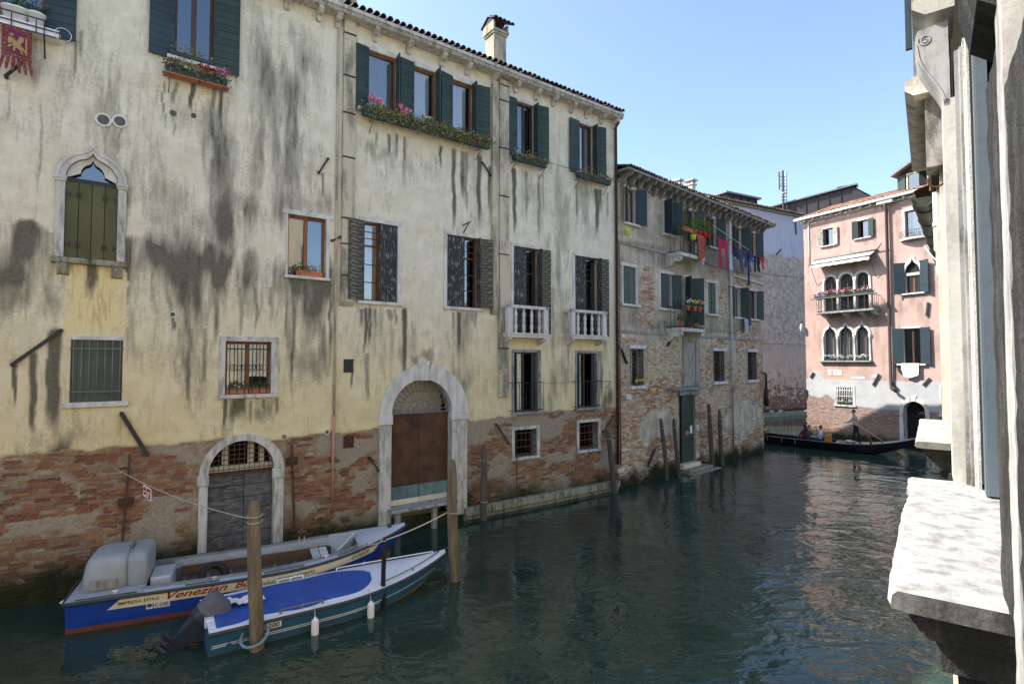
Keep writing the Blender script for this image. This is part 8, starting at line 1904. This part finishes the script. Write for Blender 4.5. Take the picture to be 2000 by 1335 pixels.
def shp(pts): return [fl(x, z, .012) for x, z in pts]
b = MB()
for pts in ([(.36, .52), (.50, .46), (.66, .55), (.70, .66), (.60, .72), (.48, .66), (.38, .64)], [(.62, .62), (.72, .60), (.82, .72), (.80, .76), (.70, .70)], [(.40, .62), (.48, .66), (.46, .80), (.40, .80)], [(.60, .68), (.68, .70), (.72, .82), (.66, .82)], [(.28, .60), (.38, .60), (.34, .66), (.24, .72), (.20, .70)], [(.22, .58), (.50, .50), (.42, .40), (.24, .34), (.20, .44)], [(.52, .46), (.60, .30), (.72, .28), (.74, .40), (.62, .54)], [(.78, .26), (.84, .26), (.84, .80), (.78, .80)], [(.22, .28), (.34, .22), (.42, .30), (.32, .32)]):
    b.add(shp(pts), [tuple(range(len(pts)))])
b.build('golden_lion', M['flag_gold'], rt, fix=False)
# brick house balconies
u0, u1, pr, zf, zr = BAL1
rt = on_wall(B, u0 + .45, pr + .02, zr - .02, 'balcony_planter', 'terracotta balcony planter with dark trailing plants above the laundry', 'planter'); MB().box(-.45, .40, -.10, .10, 0, .18).build('box', M['terracotta'], rt); leaves('foliage', 'leaf', rt, blob_pts(120, (-.05, -.02, .24), (.55, .16, .16)), .09, 2, 31); leaves('foliage', 'leaf', rt, blob_pts(60, (-.55, -.02, .02), (.14, .14, .22)), .08, 2, 32)
for i, (px, lb) in enumerate(((1357, 'leftmost small conifer in a red pot on the upper balcony rail'), (1366, 'second small conifer from the left on the upper balcony rail'), (1376, 'third small conifer from the left on the upper balcony rail'), (1383, 'rightmost small conifer, just past the upper balcony'))):
    rt = on_wall(B, B.U(px, 450, pr - .05), pr - .05, zr + .02, 'potted_conifer', lb, 'plant', 'conifers on the upper balcony'); MB().lathe([(.09, 0), (.12, .18), (.12, .2)], (0, 0, 0), 10).build('pot', M['cloth_redb' if i else 'terracotta'], rt); pts = []
    for q in range(110): z = random.random(); a = random.uniform(0, 6.28); rr = .15 * (1 - z) ** .7 * math.sqrt(random.random()); pts.append((rr * math.cos(a), rr * math.sin(a), .2 + z * .55))
    leaves('foliage', 'leaf_l', rt, pts, .07, 2, 33 + i)
for px, py, off, lb in ((1354, 463, pr + .15, 'lime green bucket hooked on the upper balcony rail'), (1226, 453, .25, 'lime green pot hung under the first top window of the brick house')):
    rt = on_wall(B, B.U(px, py, off), off, B.Z(px, py + 5, off), 'lime_bucket', lb, 'bucket'); MB().lathe([(.10, 0), (.13, .18), (.14, .19), (.14, .21)], (0, 0, 0), 12).build('bucket', M['planter_l'], rt); MB().tube([(-.13, 0, .2), (0, .02, .36), (.13, 0, .2)], .008, 5).build('handle', M['planter_l'], rt)
u0, u1, pr, zf, zr = BAL2
for i, (x, mt, lb) in enumerate(((.35, 'fl_white', 'pot of white flowers on the lower balcony'), (.62, 'fl_yel', 'pot of yellow flowers on the lower balcony'), (.85, 'fl_mix', 'pot of pink flowers at the right end of the lower balcony'))):
    rt = on_wall(B, u0 + (u1 - u0) * x, pr - .1, zr - .15, 'flower_pot', lb, 'plant pot'); MB().lathe([(.09, 0), (.13, .2), (.13, .22)], (0, 0, 0), 10).build('pot', M['terracotta'], rt); leaves('foliage', 'leaf', rt, blob_pts(60, (0, 0, .32), (.2, .14, .14)), .08, 2, 41 + i); flower_head('flower', mt, rt, (.05, -.1, .40), .09)
    flower_head('flower', mt, rt, (-.08, -.08, .36), .07)
for i, x in enumerate((.2, .5, .8)):
    rt = on_wall(B, u0 + (u1 - u0) * x, pr - .25, zf, 'floor_pot', ('left', 'middle', 'right')[i] + ' pot standing behind the lower balcony railing', 'plant pot'); MB().lathe([(.10, 0), (.14, .26), (.14, .28)], (0, 0, 0), 10).build('pot', M[('terracotta', 'cloth_maroon', 'fl_mix')[i] if i < 2 else 'terracotta'], rt); leaves('foliage', 'leaf', rt, blob_pts(60, (0, 0, .4), (.18, .16, .18)), .09, 2, 51 + i)
r = WB['g1']; rt = on_wall(B, r[0] + .35, .12, r[2] + .005, 'sill_plant', 'yellow flowers on the barred ground window sill of the brick house', 'plant'); MB().box(-.3, .3, -.06, .06, 0, .1).build('box', M['planter'], rt); leaves('foliage', 'leaf', rt, blob_pts(60, (0, 0, .14), (.32, .08, .07)), .06, 2, 61)
for x in (-.2, -.05, .1, .22): flower_head('flower', 'fl_yel', rt, (x, -.05, .18), .06)
# washing line
off = .95; pA_ = B.P(B.U(1397, 459, off), off, B.Z(1397, 459, off)); pB_ = B.P(B.U(1494, 506, off), off, B.Z(1494, 506, off)); wl_d = pB_ - pA_
b = MB(); b.tube([Vector((0, 0, 0)), wl_d * .5 - Vector((0, 0, .12)), wl_d], .012, 5); ln = b.build('washing_line', M['cloth_redb'], None, pA_); tag(ln, 'sagging washing line strung along the brick house top floor', 'rope')
b = MB(); b.tube([Vector((0, .3, .55)), wl_d * .7 + Vector((0, .3, .2))], .012, 5); ln = b.build('spare_line', M['pipe_white'], None, pA_); tag(ln, 'pale empty clothes line just above the washing', 'rope')
for p_, lb in ((pB_, 'iron arm holding the far end of the washing line'), (pA_, 'iron arm holding the near end of the washing line')):
    uu = (p_ - B.O).dot(B.d); b = MB(); b.tube([(0, 0, 0), (0, off, -.05)], .018, 5); b.tube([(-.25, .02, 0), (.25, .02, 0)], .014, 5); o = b.build('line_bracket', M['iron'], None, p_, (0, 0, B.rz)); tag(o, lb, 'bracket')
def garment(t0, t1, hgt, mat, name, label, shape='cloth', seed=0):
    a = pA_ + wl_d * t0; c = pA_ + wl_d * t1; a = a - Vector((0, 0, .48 * t0 * (1 - t0))); c = c - Vector((0, 0, .48 * t1 * (1 - t1))); w = (c - a).length; e = (c - a) / w; rng = random.Random(seed); nx, nz = 10, 12; b = MB(); v = []
    for j in range(nz + 1):
        for i in range(nx + 1):
            x = i / nx; z = j / nz; pinch = 1 - .10 * z; xx = .5 + (x - .5) * pinch
            if shape == 'trousers' and z > .32: xx = .5 + (x - .5) * (1 - .15 * z) + (.07 if x > .5 else -.07) * (z - .3)
            p = e * (xx * w) + Vector((0, 0, -z * hgt * (1 + .06 * math.sin(x * 5 + seed)))) + B.n * (.035 * math.sin(x * 9 + seed + z * 2) + .03 * z)
            v.append(p)
    f = []
    for j in range(nz):
        for i in range(nx):
            if shape == 'trousers' and j > 3 and i in (4, 5): continue
            if shape == 'shirt' and 3 < j < 99 and i in (0, 9) and j > 4: continue
            f.append((j * (nx + 1) + i, j * (nx + 1) + i + 1, (j + 1) * (nx + 1) + i + 1, (j + 1) * (nx + 1) + i))
    b.cs = True; b.add(v, f); o = b.build(name, M[mat], None, a, fix=False); return tag(o, label, 'clothing', 'washing on the line')
garment(.03, .235, 1.35, 'cloth_red', 'red_trousers', 'crimson trousers on the washing line left of the white downpipe', 'trousers', 1)
garment(.245, .31, 1.25, 'cloth_pale', 'pale_towel', 'pale striped towel beside the crimson trousers on the line', 'cloth', 2)
garment(.33, .42, .55, 'cloth_navy', 'navy_shorts', 'navy shorts first right of the white downpipe', 'trousers', 3)
garment(.43, .52, 1.05, 'cloth_grey', 'charcoal_shirt', 'charcoal shirt between the navy shorts and the bright blue top', 'shirt', 4)
garment(.53, .59, .75, 'cloth_blue', 'blue_shirt', 'bright blue top in the middle of the washing', 'shirt', 5)
garment(.60, .645, 1.6, 'cloth_navy', 'navy_scarf', 'long narrow navy leggings hanging lowest on the line', 'cloth', 6)
garment(.655, .735, .9, 'cloth_blue', 'blue_jeans', 'blue denim trousers right of the long navy leggings', 'trousers', 7)
garment(.745, .80, .85, 'cloth_navy', 'navy_shirt', 'dark navy shirt left of the black printed one', 'shirt', 8)
garment(.81, .89, .8, 'cloth_black', 'black_shirt', 'black printed shirt near the right end of the washing', 'shirt', 9)
garment(.91, .965, .55, 'cloth_redb', 'red_shirt', 'small red shirt at the far right end of the washing line', 'shirt', 10)
u0, u1, pr, zf, zr = BAL1
def drape(W, ua, ub, off, z, hgt, mat, name, label, cat='cloth', k=1.0, depth=.10):
    b = MB(); nx, nz = 9, 12; v = []; w = ub - ua
    for j in range(nz + 1):
        for i in range(nx + 1):
            x = i / nx; t = j / nz; back = -.12 * max(0, 1 - t * 6); xx = (x - .5) * (1 - .35 * t * k) + .12 * t * k
            v.append((xx * w, -.02 + max(0, .25 - t * 1.5) * depth * 4 - .03 * math.sin(x * 10 + t * 3) * t, -max(0, t - .12) * hgt * (1 + .12 * math.sin(x * 4))))
    b.cs = True; b.add(v, [(j * (nx + 1) + i, j * (nx + 1) + i + 1, (j + 1) * (nx + 1) + i + 1, (j + 1) * (nx + 1) + i) for j in range(nz) for i in range(nx)])
    o = b.build(name, M[mat], None, W.P((ua + ub) / 2, off, z), (0, 0, W.rz), fix=False); return tag(o, label, cat)
drape(B, B.U(1357, 470, pr), B.U(1373, 470, pr), pr + .06, zr + .02, 1.25, 'cloth_orange', 'orange_cloth', 'orange patterned cloth draped over the upper balcony rail'); drape(B, B.U(1373, 470, pr), B.U(1382, 470, pr), pr - .12, zr + .02, .8, 'cloth_orange', 'patterned_cloth', 'smaller patterned cloth at the right end of the balcony rail')
drape(B, B.U(1451, 623, .15), B.U(1459, 623, .15), .2, B.Z(1455, 622, .15), .85, 'cloth_pale', 'hung_cloth', 'pale cloth hung from the last middle floor window sill', k=.6); drape(B, B.U(1459, 623, .15), B.U(1465, 623, .15), .2, B.Z(1462, 622, .15), .4, 'cloth_blue', 'small_blue_cloth', 'small blue cloth hung under the last middle floor window', k=.4)
# pink house flowers and sheet
u0, u1, pr, zf, zr = CB; rt = on_wall(C, (u0 + u1) / 2, pr + .03, zr + .07, 'balcony_flowers', 'long row of pink and white flowers on the pink house balcony rail', 'flower box'); L = (u1 - u0) / 2
MB().box(-L, L, -.10, .10, 0, .14).build('box', M['planter'], rt); leaves('foliage', 'leaf', rt, [(random.uniform(-L, L), random.gauss(0, .09), .14 + random.random() * .14) for _ in range(300)], .09, 2, 71)
for i in range(26): flower_head('flower', ('fl_mix', 'fl_white', 'fl_pink', 'fl_red')[i % 4], rt, (-L + 2 * L * (i + .5) / 26 + random.gauss(0, .03), random.gauss(-.04, .06), .28 + random.gauss(0, .03)), .085)
for i, r in enumerate(GO):
    rt = on_wall(C, (r[0] + r[1]) / 2, .12, go_b, 'sill_plant', 'white flowers on the sill of the ' + ('left', 'middle', 'right')[i] + ' pointed window of the pink house', 'plant'); w = (r[1] - r[0]) * .48; MB().box(-w, w, -.08, .08, 0, .12).build('box', M['planter'], rt); leaves('foliage', 'leaf', rt, blob_pts(80, (0, 0, .2), (w, .12, .14)), .08, 2, 81 + i)
    for q in range(9): flower_head('flower', 'fl_white', rt, (random.uniform(-w, w), -.08, .28 + random.uniform(-.1, .06)), .07)
r = WC['g']; rt = on_wall(C, (r[0] + r[1]) / 2, .02, r[2], 'sill_plant', 'white flowers behind the white bars of the pink house grille', 'plant'); leaves('foliage', 'leaf', rt, blob_pts(60, (0, 0, .14), (.45, .05, .12)), .08, 2, 91); MB().box(-.45, .45, -.05, .05, .0, .06).build('box', M['planter'], rt)
for q in range(7): flower_head('flower', 'fl_white', rt, (random.uniform(-.42, .42), -.04, .2 + random.uniform(-.05, .08)), .06)
r = WC['e']; drape(C, r[0] - .1, r[1] - .05, .20, r[2] + .02, .85, 'cloth_white', 'white_sheet', 'white sheet hung over a window sill of the pink house', k=.5)
# loose wires and cables
zw = WA['w6'][2] - .05; ua, ub = A.U(1064, 318, .3), A.U(1128, 342, .3)
for k in range(3): rope('clothes_wire', ('upper', 'middle', 'lower')[k] + ' of three thin clothes wires between the last two flower boxes', [A.P(ua, .30 + .05 * k, zw - .03 * k), A.P(ub, .30 + .05 * k, zw - .03 * k)], .004, .02, 8, 'iron', 'wire')
rope('hanging_string', 'white string hanging down the brick house from its first top window', [B.P(B.U(1245, 450, .12), .12, B.Z(1245, 455, .12)), B.P(B.U(1246, 650, .08), .08, B.Z(1247, 655, .08)), B.P(B.U(1249, 660, .08), .08, B.Z(1251, 668, .08))], .006, .0, 8, 'rope', 'string')
u, z = cx_(1846, 655); o = on_wall(C, u, .18, z - .2, 'wall_lantern', 'small dark lantern on the pink house wall near the right edge', 'lantern'); MB().lathe([(.05, 0), (.10, .04), (.10, .30), (.12, .32), (.03, .40)], (0, 0, 0), 8).build('lamp_body', M['iron'], o); MB().bar((0, 0, .36), (0, .2, .42), .03).build('arm', M['iron'], o)
rope('gutter_cable', 'pale cable sagging below the olive gutter', [at_depth(1806, 480, 9.0), at_depth(1847, 516, 6.6)], .01, .06, 10, 'pipe_white', 'cable')
